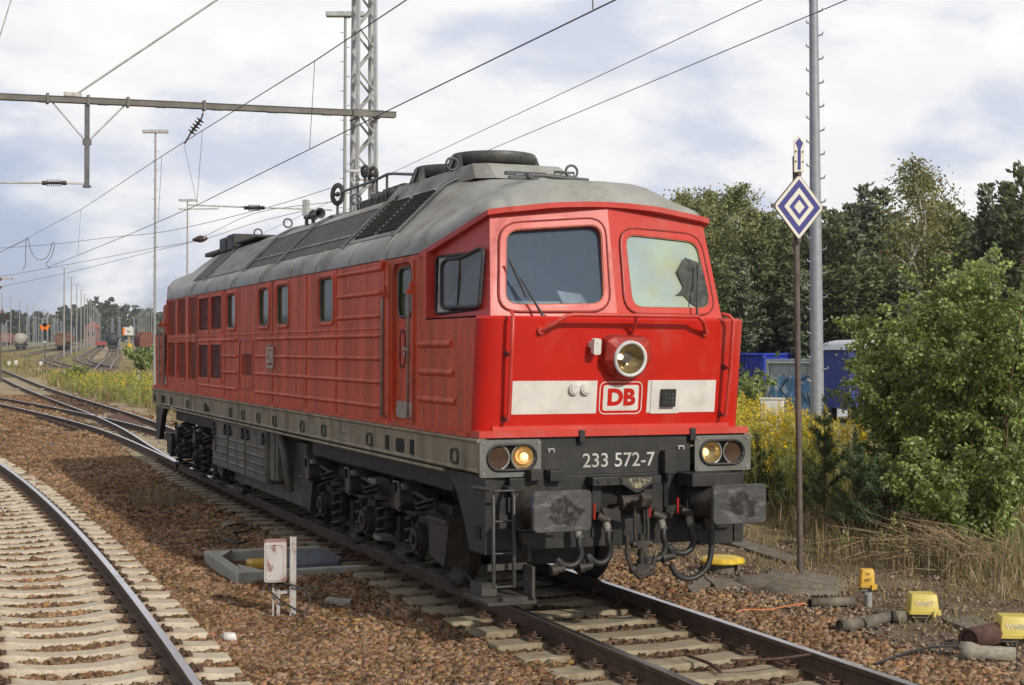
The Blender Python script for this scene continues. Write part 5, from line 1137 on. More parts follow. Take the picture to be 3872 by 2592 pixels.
pipe_piece('cable_duct', z8(1895,1065), z8(2285,1088), .062, mat('ribbed_fibre_duct', (.27,.25,.20), .9, var=.2, scale=30), 'pale fibre duct with flared collar lying on the ballast by the frame edge', flare=True)
def slab(pts, th, label, m=conc_d, name='concrete_slab'):
    q = [gr(p) for p in pts]
    for p in q: p.z = -.205
    tag(MB().prism([tuple(p) for p in q], (0,0,-th)).build(name, m, bevel=.01), label, 'slab')
slab([z8(1770,820),z8(1980,795),z8(2120,860),z8(1990,905)], .1, 'dark concrete slab on the ground between two pale yellow boxes')
slab([z8(0,600),z8(95,530),z8(160,570),z8(40,640)], .12, 'tilted concrete slab under the right buffer hose')
slab([z8(130,535),z8(300,540),z8(390,590),z8(190,585)], .1, 'flat concrete slab in front of the round yellow lid')
slab([z8(180,255),z8(330,245),z8(760,385),z8(690,420)], .12, 'long low concrete walkway kerb running behind the sign post', name='walkway_kerb')
slab([z6(520,1065),z6(540,1030),z6(745,1035),z6(755,1075)], .12, 'pale concrete cable cover lying in the shadow beyond the trough', conc_m)
slab([z6(750,1010),z6(900,985),z6(925,1010),z6(770,1035)], .12, 'dark concrete cable cover touching the rail beyond the trough', conc_d)
slab([y3(115,415),y3(135,395),y3(270,410),y3(262,432)], .07, 'broken pale concrete piece on the ballast right of the relay box', conc_m, 'concrete_fragment')
def cable(pts, r, m, label, name='cable', lift=.03):
    q = [gr(p) for p in pts]; tag(MB().tube(smooth3([(p.x,p.y,p.z+lift) for p in q]), r, 6).build(name, m), label, 'cable')
def smooth3(pts, n=6):
    P = [Vector(p) for p in pts]; out = []
    for i in range(len(P)-1):
        a, b_, c, d = P[max(i-1,0)], P[i], P[i+1], P[min(i+2,len(P)-1)]
        for k in range(n):
            t = k/n; out.append(b_*1.0 + (c-a)*(.5*t) + (a*2-b_*5+c*4-d)*(.5*t*t) + (b_*3-a-c*3+d)*(.5*t**3))
    return out+[P[-1]]
cable([z8(265,812),z8(400,770),z8(560,768),z8(680,745),z8(815,724)], .008, mat('orange_cable', (.62,.20,.06), .5), 'thin orange cable lying across the ballast right of the rail')
cable([z8(1300,1170),z8(1420,1125),z8(1560,1080),z8(1720,1045),z8(1880,1040)], .013, rubber, 'black cable ending at the pale fibre duct', lift=.05)
cable([z8(0,1140),z8(110,1180),z8(180,1215),z8(230,1262)], .015, rust_m, 'dark cable looping over the sleepers between the rails', lift=.09)
cable([z8(300,1272),z8(600,1262),z8(900,1222),z8(1130,1212)], .013, rust_m, 'dark cable crossing the right rail at the bottom edge', lift=.20)
cable([z6(490,1120),z6(530,1170),z6(620,1205),z6(700,1190)], .014, rubber, 'short black cable end lying on shaded ballast', lift=.05)
cable([z6(600,1140),z6(690,1125),z6(720,1095),z6(690,1075),z6(630,1078),z6(560,1090)], .014, rubber, 'black cable loop on the shaded ballast beyond the trough', lift=.06)

# ------------------------------------------------------------------ masts, beam, wires
def bar(m, a, c, w, w2=None):
    a, c = Vector(a), Vector(c); d = (c-a).normalized(); u = d.orthogonal().normalized(); v = d.cross(u); w2 = w2 or w
    q = [a+u*sx*w/2+v*sy*w2/2 for sx, sy in ((-1,-1),(1,-1),(1,1),(-1,1))]; m.prism(q, c-a)
MX, MY, BZ = 4.54, 23.9, 8.50
t = thing('lattice_mast', 'tall pale steel lattice mast behind the locomotive roof with a cross beam', 'mast', (MX,MY,gz(MX,MY)))
b = MB(); W2, D2 = .285, .27
def leg(s, e, z): k = 1.0-.28*z/14; return Vector((MX+s*W2*k, MY+e*D2*k, z))
for s in (-1,1):
    for e in (-1,1): b = MB(); bar(b, leg(s,e,-.3), leg(s,e,14.2), .085); b.build('leg', mast_m, t)
b = MB(); nz = 26
for i in range(nz):
    za, zb = -.2+i*14.2/nz, -.2+(i+1)*14.2/nz; f = 1 if i % 2 else -1
    for e in (-1,1): bar(b, leg(f,e,za), leg(-f,e,zb), .042)
    for s in (-1,1): bar(b, leg(s,f,za), leg(s,-f,zb), .042)
b.build('lattice', mast_m, t)
b = MB(); xL = -16.0
def BY(x): return MY-.35+(MX-x)*.115
def onb(p):
    q = on(p, 1, MY)
    for _ in range(6): q = on(p, 1, BY(q.x))
    return q
def bbox(x0, x1, d0, d1, z0, z1): b.prism([(x0,BY(x0)+d0,z0),(x1,BY(x1)+d0,z0),(x1,BY(x1)+d0,z1),(x0,BY(x0)+d0,z1)], (0,d1-d0,0))
for dy in (-.07,.07): bbox(xL, MX+.7, dy-.012, dy+.012, BZ-.065, BZ+.055); bbox(xL, MX+.7, dy-.03, dy+.03, BZ+.055, BZ+.068); bbox(xL, MX+.7, dy-.03, dy+.03, BZ-.078, BZ-.065)
for k in range(15): bbox(xL+.5+k*1.35, xL+.75+k*1.35, -.09, .09, BZ-.09, BZ-.078)
cb = b.build('cross_beam', beam_m, t)
b = MB(); b.bx(MX-.40, MX+.42, MY-.44, MY-.42, BZ-.10, BZ+.09); b.build('beam_bracket', beam_m, t); 
for s in (-.30, .24): b = MB(); b.bx(MX+s, MX+s+.06, MY-.44, MY+.30, BZ-.12, BZ-.09); b.build('beam_bracket', beam_m, t)
for p in (280, 520, 755, 1205):
    q = onb(y5(p,600)); b = MB(); b.box((q.x, q.y, BZ), (.06,.24,.24)); b.build('beam_clamp', beam_m, t)
ST = Vector((MX,MY,14.0))
for px in ((455,552),):
    q = onb(y5(*px)); b = MB()
    for dx in (-.06,.06): b.cyl((q.x,q.y+dx,BZ+.15), ST+Vector((0,dx,0)), .022, n=7)
    b.box((q.x-.1,q.y,BZ+.12),(.40,.18,.09)); b.build('stay_rod', wire_l, t)
# wheels of the tensioning gear
for px, r in (((540,460),.27),((800,315),.20),((742,290),.15)):
    q = on(z3(*px), 1, MY-.9); b = MB(); b.lathe([(r*.62,-.03),(r,-.035),(r,.035),(r*.62,.03),(r*.62,-.03)], q, (1.0,.35,0), n=30)
    for k in range(24): a = 2*math.pi*k/24; d = Vector((.33*math.cos(a),-.944*math.cos(a),math.sin(a))).normalized(); b.box(q+d*r, (.03,.05,.03))
    b.cyl(q+Vector((0,-.06,0)), q+Vector((0,.06,0)), .06, n=10); b.box(q,(.05,r*1.3,.05)); b.box(q-Vector((0,0,r+.1)),(.06,.04,.3)); b.build('tension_wheel', mat('dark_gear_wheel', (.06,.055,.05), .6), t)
b = MB(); q = on(z3(655,340), 1, MY-.5); b.bx(q.x, MX, MY-.55, MY-.45, q.z-.06, q.z); q = on(z3(600,275), 1, MY-.5); b.bx(q.x, q.x+.5, MY-.55, MY-.45, q.z-.06, q.z); b.build('wheel_bracket', mast_m, t)
# drop post, insulators, arms hung from the beam
q = onb(y5(515,620)); QY = q.y; zb = on(y5(515,1110), 1, QY).z
t = thing('drop_post', 'grey drop post with two V stays hanging from the cross beam', 'drop post', (q.x,QY,BZ-.1)); b = MB(); b.bx(q.x-.055,q.x+.055,QY-.06,QY+.06,zb,BZ-.09); b.box((q.x,QY,zb+.03),(.18,.16,.05)); b.box((q.x,QY,zb+1.1),(.20,.10,.14)); b.build('post', mat('grey_drop_post', (.10,.10,.105), .6), t)
for p in (310, 735): b = MB(); e = onb(y5(p,640)); b.cyl((e.x,e.y,BZ-.08), (q.x+(.06 if e.x > q.x else -.06),QY,zb+1.15), .020, n=7); b.build('stay', wire_l, t)
def insulator(m, a, c, n=6, r=.07, mi=1):
    a, c = Vector(a), Vector(c); Ln = (c-a).length; pr = [(.02,0)]
    for k in range(n): z = Ln*(k+.2)/n; pr += [(.030,z),(r,z+Ln*.18/n),(r*.9,z+Ln*.32/n),(.030,z+Ln*.5/n)]
    m.lathe(pr+[(.02,Ln)], a, c-a, n=12, mi=mi)
def arm(label, pts, ins, D, sag=None, post=None, r=.025):
    q = [on(y5(*p), 1, D) for p in pts]; t = thing('cantilever_arm', label, 'cantilever', q[0]); b = MB(); b.tube(q, r, 7); b.build('tube', wire_l, t)
    a, c = on(y5(ins[0],ins[2]), 1, D), on(y5(ins[1],ins[2]), 1, D); b = MB(); insulator(b, a, c, 8, .10, 0); b.cyl(a-(c-a)*.3, a, .055, n=10); b.cyl(c, c+(c-a)*.3, .055, n=10); b.build('insulator', insul_m, t)
    if post: b = MB(); p0, p1 = on(y5(*post[0]), 1, D), on(y5(*post[1]), 1, D); bar(b, p0, p1, .16); b.build('bracket', mast_m, t)
    return t
arm('pale cantilever tube with brown insulator hanging left of the drop post', [(-90,1078),(0,1080),(240,1082),(500,1086)], (275,365,1082), QY)
ta = arm('pale cantilever tube with brown insulator just above the locomotive roof', [(1110,1212),(1450,1225),(1800,1236),(1960,1242)], (1465,1540,1229), MY+6, post=((1808,1182),(1806,1275)))
b = MB(); b.tube([on(y5(1055,1236),1,MY+6), on(y5(1290,1234),1,MY+6), on(y5(1295,1218),1,MY+6)], .02, 6); b.build('registration_arm', wire_l, ta)
t = thing('hanging_insulator', 'slanting string of dark insulator discs hung from the cross beam', 'insulator', onb(y5(1200,668))); b = MB()
a, c = onb(y5(1188,705)), onb(y5(1125,790)); insulator(b, a, c, 5, .11, 0); b.cyl(onb(y5(1200,668)), a, .02, n=6); b.cyl(c, onb(y5(1090,850)), .022, n=6); b.build('discs', insul_m, t)
def wire(label, pts, r=.008, name='overhead_wire', m=None, group='overhead wires', n=1):
    P = [Vector(p) for p in pts]; tag(MB().tube(smooth3(P, n) if n > 1 else P, r, 5).build(name, m or wire_m), label, 'wire', group)
c0, c1 = on(full(1408,0), 2, 5.75), on(full(450,470), 2, 5.55); dd = (c1-c0); xc = (c0.x+c1.x)/2
wire('contact wire rising from the lower left past the mast to the top centre', [c0-dd*.9, c0, on(full(870,262),2,5.72), c1, on(full(300,535),2,5.6), on(full(110,612),2,5.7)], .0085)
def onx(p): return on(full(*p), 0, xc)
mp = [(930,0),(720,140),(465,298),(370,358),(185,480),(0,578)]; mq = [onx(p) for p in mp]
wire('upper catenary wire passing in front of the lattice mast from the left edge', [mq[0]+(mq[0]-mq[1])*1.5]+mq, .009, n=1)
for i, (a, c) in enumerate((((720,140),(708,342)),((463,300),(450,470)),((185,480),(178,585)),((370,358),(362,505)))): wire(['long dropper wire left of the lattice mast','dropper wire below the slanting insulator','faint dropper wire near the left edge above the yard','dropper wire just right of the nearest lamp post'][i], [onx(a), onx(c)], .005, 'dropper_wire', group='dropper wires')
wire('thin slanting wire from the insulator string to the cantilever tube', [on(y5(1087,855),1,MY-.3), on(y5(1163,1200),1,MY+5)], .005, 'dropper_wire', group='dropper wires')
for lab, a, c, z in (('upper of the two feeder wires over the cab roof', (1743,0), (905,392), 8.2), ('lower of the two feeder wires, ending behind the fan ring', (1937,0), (1120,343), 7.6)):
    a, c = on(full(*a), 2, z), on(full(*c), 2, z); wire(lab, [a-(c-a)*.5, a, c, c+(c-a)*1.6], .0085)
b_ = [on(y5(65,0),1,30), on(y5(0,210),1,30)]; wire('pale stay rod crossing the top left corner', [b_[0]+(b_[0]-b_[1])*.5, b_[0], b_[1], b_[1]+(b_[1]-b_[0])*.5], .018, 'stay_rod', wire_l, None)
hk = on(full(1356,22),2,5.75); wire('short dropper with clip on the contact wire at the top edge', [hk, hk+Vector((0,.1,1.6))], .007, 'dropper_wire', group='dropper wires'); 
for lab, pts, D0, D1 in (('lowest yard wire sagging from the left edge to the locomotive roof', [z1(10,415),z1(640,280),z1(1300,112),z1(1700,20),y5(1500,1320),y5(1780,1250)], 95, 60),
    ('second lowest yard wire with two dark section insulators', [z1(0,330),z1(600,222),z1(1300,88),z1(1660,18),y5(1500,1262),y5(1960,1195)], 92, 56),
    ('yard wire rising gently toward the tension wheel', [z1(0,88),z1(450,55),z1(900,0),y5(1000,1365),y5(1560,1232),y5(1955,1112)], 88, 52),
    ('steep yard wire at the left edge under the jumper loop', [z1(0,122),z1(110,70),z1(240,8)], 80, 72)):
    n = len(pts); wire(lab, [at(p, D0+(D1-D0)*i/(n-1)) for i, p in enumerate(pts)], .012, n=4)
D = 75; wire('looping jumper wire hanging at the left above the yard', [at(z1(*p), D) for p in ((195,270),(215,225),(218,120),(222,30),(232,0),(243,25),(262,110),(300,170),(345,187),(395,165),(425,110),(440,50),(452,38),(461,60),(440,150),(405,200),(393,225),(420,262))], .016, 'jumper_wire', group=None, n=4)
for lab, p in (('upper dark section insulator hanging right of the second lamp post', z2(540,10)), ('lower dark section insulator on the yard wire', full(458,547))):
    q = at(p, 62 if 'upper' in lab else 64); b = MB(); b.lathe([(0,-.36),(.06,-.30),(.14,-.08),(.15,.04),(.09,.22),(0,.34)], q, (RT.x,RT.y,.12), n=14); tag(b.build('section_insulator', insul_m), lab, 'insulator')

# tall tubular pole on the right with step irons
f = down(full(1870,1010), 40); t = thing('tubular_mast', 'thick grey tubular mast with step irons behind the diamond sign', 'mast', f)
top = at(full(1861,-60), 40); b = MB(); TPX = (at(full(1861,0), 40)-at(full(1869,930), 40)); TPX = TPX.x/TPX.z*14.6; b.cyl((f.x,f.y,f.z-.2), (f.x+TPX,f.y,14.6), .195, .100, n=26); b.build('pole', galv, t)
b = MB(); i = 0
z = 1.7
while z < 14.2:
    for s in (-1, 1):
        b = MB(); zz = z+(.32 if s > 0 else 0); k = (zz-f.z)/14.6; r = .195-.095*k; cx_ = f.x+TPX*k; d = (RT*s*.8-FW*.35).normalized(); b.cyl(Vector((cx_,f.y,zz))+d*(r-.02), Vector((cx_,f.y,zz+.04))+d*(r+.12), .022, n=6); b.cyl(Vector((cx_,f.y,zz+.04))+d*(r+.11), Vector((cx_,f.y,zz+.10))+d*(r+.12), .018, n=6); b.build('step_iron', galv, t)
    z += .64
# lamp posts
def lamp_post(base, h, label, group, r=.075, hw=.66, rz=0.0, steps=True):
    t = thing('lamp_post', label, 'lamp post', base, group); x, y, z = base; u = Vector((math.cos(rz), math.sin(rz), 0))
    b = MB(); b.cyl((x,y,z-.3),(x,y,z+h-.1), r, r*.62, n=12)
    if steps:
        for k in range(int(h/.5)-2): d = u*(1 if k % 2 else -1); b.cyl(Vector((x,y,z+1.6+k*.5))+d*r*.7, Vector((x,y,z+1.62+k*.5))+d*(r+.09), .014, n=5)
    b.build('pole', lamp_grey, t)
    b = MB(); v = Vector((-u.y,u.x,0)); q = [Vector((x,y,z+h-.10))+u*sx*hw+v*sy*.16 for sx, sy in ((-1,-1),(1,-1),(1,1),(-1,1))]; b.prism(q, (0,0,.15)); b.build('lamp_head', mat('pale_lamp_head', (.42,.43,.42), .5), t, bevel=.02); return t
rzl = -YAW
for lab, px, D in (('tall grey lamp post left of the lattice mast top, closest of all', (1306,58), 51), ('grey lamp post in front of the far end of the locomotive', (588,500), 78), ('shorter grey lamp post behind the locomotive roof', (709,759), 112)):
    q = at(px, D); g = gz(q.x, q.y); lamp_post((q.x,q.y,g), q.z-g+.05, lab, None, rz=rzl)
proto = None
def far_lamp(pos, h, label, group):
    global proto
    if proto is None: proto = lamp_post((0,0,0), 14.6, label, group, r=.15, hw=.75, rz=0, steps=False); proto.location = pos; o = proto; o.rotation_euler = (0,0,-R(7.3))
    else: o = clone(proto, pos, -R(7.3), 1.0, label)
    o['group'] = group; o.scale = (1,1,h/14.6); return o
rows = [((243,1019), 242, 40, 17, 'long middle row'), ((41,1131), 428, 40, 12, 'row behind the tank wagon'), ((573.6,1165), 486, 40, 12, 'row above the red wagons'), ((7,1117), 386, 40, 1, 'row at the left frame edge')]
for px, D0, sp_, n, rn in rows:
    q = at(px, D0)
    for i in range(n):
        x, y = q.x+YD[0]*sp_*i, q.y+YD[1]*sp_*i; far_lamp((x, y, gz(x,y)), 14.6, (ordinal(i)+' lamp post from the near end of the '+rn) if n > 1 else 'lone lamp post at the left frame edge above the yard', 'lamp posts in the yard, '+rn)
# far catenary masts: tapering flat lattice posts
mp_ = None
for i, (px, ty, D) in enumerate(((420,580,430),(525,575,420),(625,600,440),(690,575,460),(905,645,480),(1340,590,520),(1660,605,500),(1762,580,420),(1980,585,500),(90,620,420),(1090,740,640),(50,700,520),(795,625,500),(850,610,520))):
    q = at(y7(px,ty), D); g = gz(q.x, q.y)
    if mp_ is None:
        t = thing('catenary_mast', '', 'mast', (0,0,0), 'catenary masts in the yard'); b = MB()
        for s in (-1,1): bar(b, (s*.32,0,-.3), (s*.16,0,10), .16)
        for k in range(12): f = 1 if k % 2 else -1; bar(b, (f*(.32-.16*k/12),0,k*10/12), (-f*(.32-.16*(k+1)/12),0,(k+1)*10/12), .08)
        b.bx(-.9,.9,-.05,.05,9.6,9.7); b.build('frame', galv, t); mp_ = t; o = t
    else: o = clone(mp_, (0,0,0))
    o.location = (q.x,q.y,g); o.scale = (1,1,(q.z-g)/10)
    o['label'] = ordinal(i)+' steel catenary mast of the yard, counted '+('left of the dark wagon' if i < 6 else 'around the dark wagon' if i < 9 else 'at the far side')

globals().update(WINDOWS)
# ------------------------------------------------------------------ the yard
YU = Vector((YD[0], YD[1], 0)); YR = Vector((YD[1], -YD[0], 0)); YZ = -R(7.3)
gravel_m = mat('pale_yard_gravel', (.33,.27,.20), .95, var=.2, scale=1.5, dirt=(.22,.20,.09), dirt_amt=.6, dirt_scale=.6)
yard_bed = mat('brown_yard_ballast', (.125,.085,.058), .95, var=.3, scale=1.2, dirt=(.22,.17,.12), dirt_amt=.5, dirt_scale=.5)
def yard_track(label, px, lead=(), n_after=900, path_w=None):
    q = gr(px); x, y = q.x, q.y; pts = [tuple(gr(p).xy) for p in lead]+[(x, y)]+[(x+YD[0]*k, y+YD[1]*k) for k in range(40, n_after, 40)]
    t, _ = track('railway_track', label, pts, step=6.0, group='tracks in the yard')
    S_ = smooth_path(pts, 6.0); nn, _ = normals(S_); vs = []
    for (a, c), (u, w) in zip(S_, nn): vs += [(a-u*1.5, c-w*1.5, gz(a-u*1.5, c-w*1.5)+.055), (a+u*1.5, c+w*1.5, gz(a+u*1.5, c+w*1.5)+.055)]
    tag(MB().add(vs, [(2*i, 2*i+1, 2*i+3, 2*i+2) for i in range(len(S_)-1)]).build('track_bed', yard_bed), kind='structure')
    return Vector((x, y, 0))
def mid(a, c): return ((a[0]+c[0])/2, (a[1]+c[1])/2)
T5 = yard_track('yard track leading to the dark tank wagon', mid(y7(1612,1190), y7(1742,1190)), [mid(y7(1410,1372), y7(1605,1402)), mid(y7(1500,1275), y7(1655,1290))])
T4 = yard_track('yard track leading to the low red flat wagon', mid(y7(1150,1210), y7(1265,1213)), [mid(y7(1500,1345), y7(1600,1335)), mid(y7(1330,1312), y7(1430,1305)), mid(y7(1215,1262), y7(1300,1258))])
T6 = yard_track('yard track leading to the brown hopper wagons', y7(800,1175), [y7(1010,1345), y7(860,1305), y7(730,1262), y7(712,1225)])
T3 = yard_track('yard track at the left edge passing the tank wagon', y7(20,1108), n_after=700)
T2 = yard_track('third yard track from the left passing white marker posts', y7(250,1180), n_after=700)
def strip(label, px_list, name='path'):
    q = [gr(p) for p in px_list]; vs = []; n = 24; fs = []
    for i in range(n+1):
        f = i/n
        a = q[0].lerp(q[3], f); c = q[1].lerp(q[2], f)
        vs += [(a.x, a.y, gz(a.x,a.y)+.03), (c.x, c.y, gz(c.x,c.y)+.03)]
    for i in range(n): fs.append((2*i, 2*i+1, 2*i+3, 2*i+2))
    tag(MB().add(vs, fs).build(name, gravel_m), kind='structure')
strip('', [y7(1290,1230), y7(1600,1180), y7(1605,1040), y7(1500,1020)]); strip('', [y7(1750,1200), y7(1880,1180), y7(1760,1030), y7(1712,1030)])
strip('', [y7(0,1112), y7(0,1090), y7(820,975), y7(820,982)]); strip('', [y7(640,1150), y7(950,1120), y7(830,1120), y7(620,1125)])

wag_rust = mat('rust_red_wagon', (.19,.070,.043), .75, var=.2, scale=2, dirt=(.10,.045,.03), dirt_amt=.7, dirt_scale=.9)
wag_brown = mat('brown_wagon', (.17,.095,.062), .8, var=.2, scale=2, dirt=(.08,.045,.03), dirt_amt=.7, dirt_scale=.8)
wag_red = mat('red_wagon', (.30,.05,.04), .65, var=.15)
wag_dark = mat('dark_wagon', (.030,.032,.034), .6, var=.3)
wag_grey = mat('grey_tank_paint', (.34,.32,.28), .5, var=.1, scale=.8, dirt=(.20,.13,.09), dirt_amt=.6, dirt_scale=.7)
def wheels(m, Ln, n=4):
    for s in (-1,1):
        for y in ([1.2,2.9,Ln-2.9,Ln-1.2] if n == 4 else [1.5,Ln-1.5]): m.cyl((s*.68,y,.46),(s*.80,y,.46),.46,n=14)
    for y in ([2.05,Ln-2.05] if n == 4 else []):
        for s in (-1,1): m.box((s*.95,y,.5),(.12,2.3,.25))
def endgear(m, Ln):
    for y, d in ((0,-1),(Ln,1)):
        for s in (-1,1): m.cyl((s*.875,y,1.05),(s*.875,y+d*.55,1.05),.09,n=8); m.cyl((s*.875,y+d*.55,1.05),(s*.875,y+d*.6,1.05),.24,n=14)
        m.box((0,y+d*.2,1.0),(.15,.4,.15))
def wagon(kind, label, pos, paint, Ln=12.0, group=None):
    t = thing(kind, label, 'wagon', (0,0,0), group); b = MB(); b.bx(-1.25,1.25,0,Ln,.95,1.2); b.bx(-1.35,1.35,-.05,.12,.85,1.25); b.bx(-1.35,1.35,Ln-.12,Ln+.05,.85,1.25); endgear(b, Ln); b.build('frame', wag_dark if kind != 'flat_wagon' else paint, t)
    for y in (1.2,2.9,Ln-2.9,Ln-1.2):
        b = MB()
        for s in (-1,1): b.cyl((s*.68,y,.46),(s*.80,y,.46),.46,n=14)
        b.cyl((-.7,y,.46),(.7,y,.46),.08,n=6); b.build('wheelset', wag_dark, t)
    for y in (2.05,Ln-2.05):
        b = MB(); b.box((-.95,y,.5),(.12,2.3,.25)); b.box((.95,y,.5),(.12,2.3,.25)); b.box((0,y,.6),(1.9,.3,.2)); b.build('bogie', wag_dark, t)
    if kind == 'tank_wagon':
        b = MB(); b.lathe([(0,-.35),(.6,-.30),(1.05,-.16),(1.36,.08),(1.42,.35),(1.42,Ln-.35),(1.36,Ln-.08),(1.0,Ln+.15),(0,Ln+.3)], (0,0,2.55), (0,1,0), n=28); b.build('tank', paint, t)
        b = MB()
        for y in (.9,Ln-.9): b.bx(-1.1,1.1,y-.15,y+.15,1.15,1.7)
        b.build('saddle', wag_dark, t); b = MB(); b.cyl((0,Ln/2,3.9),(0,Ln/2,4.15),.35,n=14); b.bx(-.4,.4,.5,Ln-.5,4.02,4.06); b.tube([(-.5,.15,1.2),(-.5,.0,3.6),(-.2,.3,4.05)], .03, 5); b.tube([(-.1,.15,1.2),(-.1,.0,3.6),(.1,.3,4.05)], .03, 5); b.build('walkway', wag_dark, t)
    elif kind == 'hopper_wagon':
        b = MB(); prof = [(-.75,1.2),(.75,1.2),(1.42,2.0),(1.42,3.35),(1.2,3.6),(-1.2,3.6),(-1.42,3.35),(-1.42,2.0)]; b.prism([(x,.35,z) for x, z in prof], (0,Ln-.7,0)); b.build('body', paint, t)
        b = MB()
        for k in range(9):
            y = .5+k*(Ln-1)/8
            for s in (-1,1): b.bx(s*1.42,s*1.50,y-.06,y+.06,2.0,3.4)
        for x in (-.9,-.3,.3,.9): b.bx(x-.05,x+.05,.27,.35,1.3,3.4)
        b.bx(-1.5,1.5,.25,.42,3.3,3.45); b.bx(-1.5,1.5,.25,.42,1.95,2.08); b.build('ribs', paint, t)
        b = MB()
        for k in range(6): b.lathe([(0,.0),(1.3,.0),(1.25,.16),(.9,.32),(0,.42)], (0,1.2+k*(Ln-2.4)/5,3.58), n=12)
        b.build('load', wag_rust, t)
    elif kind == 'covered_wagon':
        b = MB(); prof = [(-1.42,1.2),(1.42,1.2),(1.45,3.0)]+[(1.45*math.cos(a), 3.0+1.15*math.sin(a)) for a in [math.pi*k/10 for k in range(1,10)]]+[(-1.45,3.0)]; b.prism([(x,.2,z) for x, z in prof], (0,Ln-.4,0)); b.build('body', paint, t)
        b = MB()
        for k in range(7):
            y = .2+k*(Ln-.4)/6; b.tube([(-1.46,y,1.2),(-1.48,y,3.0)]+[(1.48*math.cos(a), y, 3.0+1.18*math.sin(a)) for a in [math.pi-math.pi*j/10 for j in range(1,10)]]+[(1.48,y,3.0),(1.46,y,1.2)], .05, 5)
        b.bx(-1.5,1.5,.14,.2,2.0,2.1); b.build('hoops', wag_rust, t)
    elif kind == 'flat_wagon':
        b = MB(); b.bx(-1.4,1.4,-.02,.15,1.0,1.75); b.bx(-1.4,1.4,Ln-.15,Ln,1.0,1.75); b.bx(-1.35,1.35,.15,Ln-.15,1.2,1.3); b.build('body', paint, t)
        b = MB()
        for y in (.5,Ln-.5):
            for s in (-1,1): b.bx(s*1.3,s*1.38,y,y+.08,1.3,2.4)
        b.bx(-1.38,1.38,.5,.58,2.3,2.4); b.build('stakes', wag_dark, t)
    t.location = (pos.x, pos.y, gz(pos.x,pos.y)+.22); t.rotation_euler = (0,0,YZ); return t
def along(T, D0): return Vector((T.x+YD[0]*D0, T.y+YD[1]*D0, 0))
def at_wagon(px, D):      # foot of a wagon end at the yard distance D
    q = at(px, D); return Vector((q.x, q.y, 0))
wagon('tank_wagon', 'dirty white tank wagon standing at the far left of the yard', at_wagon(y7(290,1000), 350), wag_grey, 9.5)
wagon('hopper_wagon', 'brown hopper wagon behind the first tall lamp post, end facing the camera', at_wagon(y7(897,1060), 340), wag_brown, 12)
p0 = at_wagon(y7(897,1060), 340)
for i in range(3): wagon('hopper_wagon', ['second hopper wagon, reddish, coupled behind the nearest brown one','third hopper wagon of the brown row, half hidden by lamp posts','last hopper wagon of the brown row, farthest from the camera'][i], p0+YU*(13.4*(i+1)), wag_rust if i != 1 else wag_brown, 12, 'brown hopper wagons in a row')
wagon('flat_wagon', 'low red flat wagon at the middle of the yard', at_wagon(y7(1487,960), 400), wag_red, 14)
wagon('tank_wagon', 'dark tank wagon standing alone on the centre yard track', at_wagon(y7(1665,990), 345), wag_dark, 12)
p0 = at_wagon(y7(2185,1000), 285)
for i in range(7): wagon('covered_wagon', ordinal(i)+' rust-red round-topped wagon from the near end of the row beside the locomotive', p0+YU*(14.0*i), wag_rust if i % 3 != 1 else wag_red if i == 1 else wag_brown, 12.6, 'rust-red wagons in a row')
p0 = at_wagon(y7(60,960), 470)
for i in range(2): wagon('covered_wagon', ['faded pinkish wagon left of the white tank wagon, nearer one','faded pinkish wagon left of the white tank wagon, farther one'][i], p0+YU*(14.0*i), mat('faded_pink_wagon', (.30,.15,.13), .7), 12.6, 'pinkish wagons at the left edge')

# signs, posts, little things of the yard
f = down(y7(665,1400), 134); D = depth(f); t = thing('warning_sign', 'orange W-shaped sign on a thin post in the yard', 'railway sign', f)
q = at(y7(665,690), D); k = D/FL*.256
b = MB(); b.cyl((f.x,f.y,f.z-.2),(f.x,f.y,q.z+.3),.05,n=8); b.build('post', post_m, t)
c = at(y7(665,745), D); P = lambda a, h, o=0: tuple(c+RT*(a*k)+UP*(-h*k)-FW*o)
b = MB(); W_ = [(-78,-48),(-40,-42),(0,0),(40,-42),(78,-48),(40,45),(8,50),(0,30),(-8,50),(-40,45)]; b.prism([P(a,h,.10) for a, h in W_], tuple(FW*.03)); b.build('plate', mat('orange_enamel', (.85,.20,.02), .5, var=.05, emit=(.9,.18,.02,.0)), t)
b = MB(); b.prism([P(a,h,.06) for a, h in ((-42,-45),(-12,-75),(12,-75),(42,-45),(30,-30),(0,0),(-30,-30))], tuple(FW*.03)); b.cyl(P(80,-60,.1), P(95,-85,.1), .04, n=6); b.box(P(0,90,.05),(.22,.2,.9)); b.build('lamp_hood', dark, t)
b = MB(); b.cyl(P(0,200,.12), P(0,215,.12), .14, n=10); b.build('marker_disc', white_m, t)
for lab, px, hh, w in (('white marker post leftmost in the yard grass', (135,1258), 72, 44), ('white marker post second from the left in the yard grass', (240,1305), 85, 46), ('white marker post just left of the orange sign post', (605,1270), 70, 44)):
    f = down(y7(*px), 172); D = depth(f); k = D/FL*.256; b = MB(); b.box((f.x,f.y,f.z+hh*k/2-.1),(w*k,w*k*.6,hh*k+.2), rot=Matrix.Rotation(-YAW,3,'Z')); b.box((f.x,f.y,f.z+hh*k+.01),(w*k*.8,w*k*.4,.03), rot=Matrix.Rotation(-YAW,3,'Z')); tag(b.build('marker_post', white_m, bevel=.02), lab, 'post', 'white marker posts')
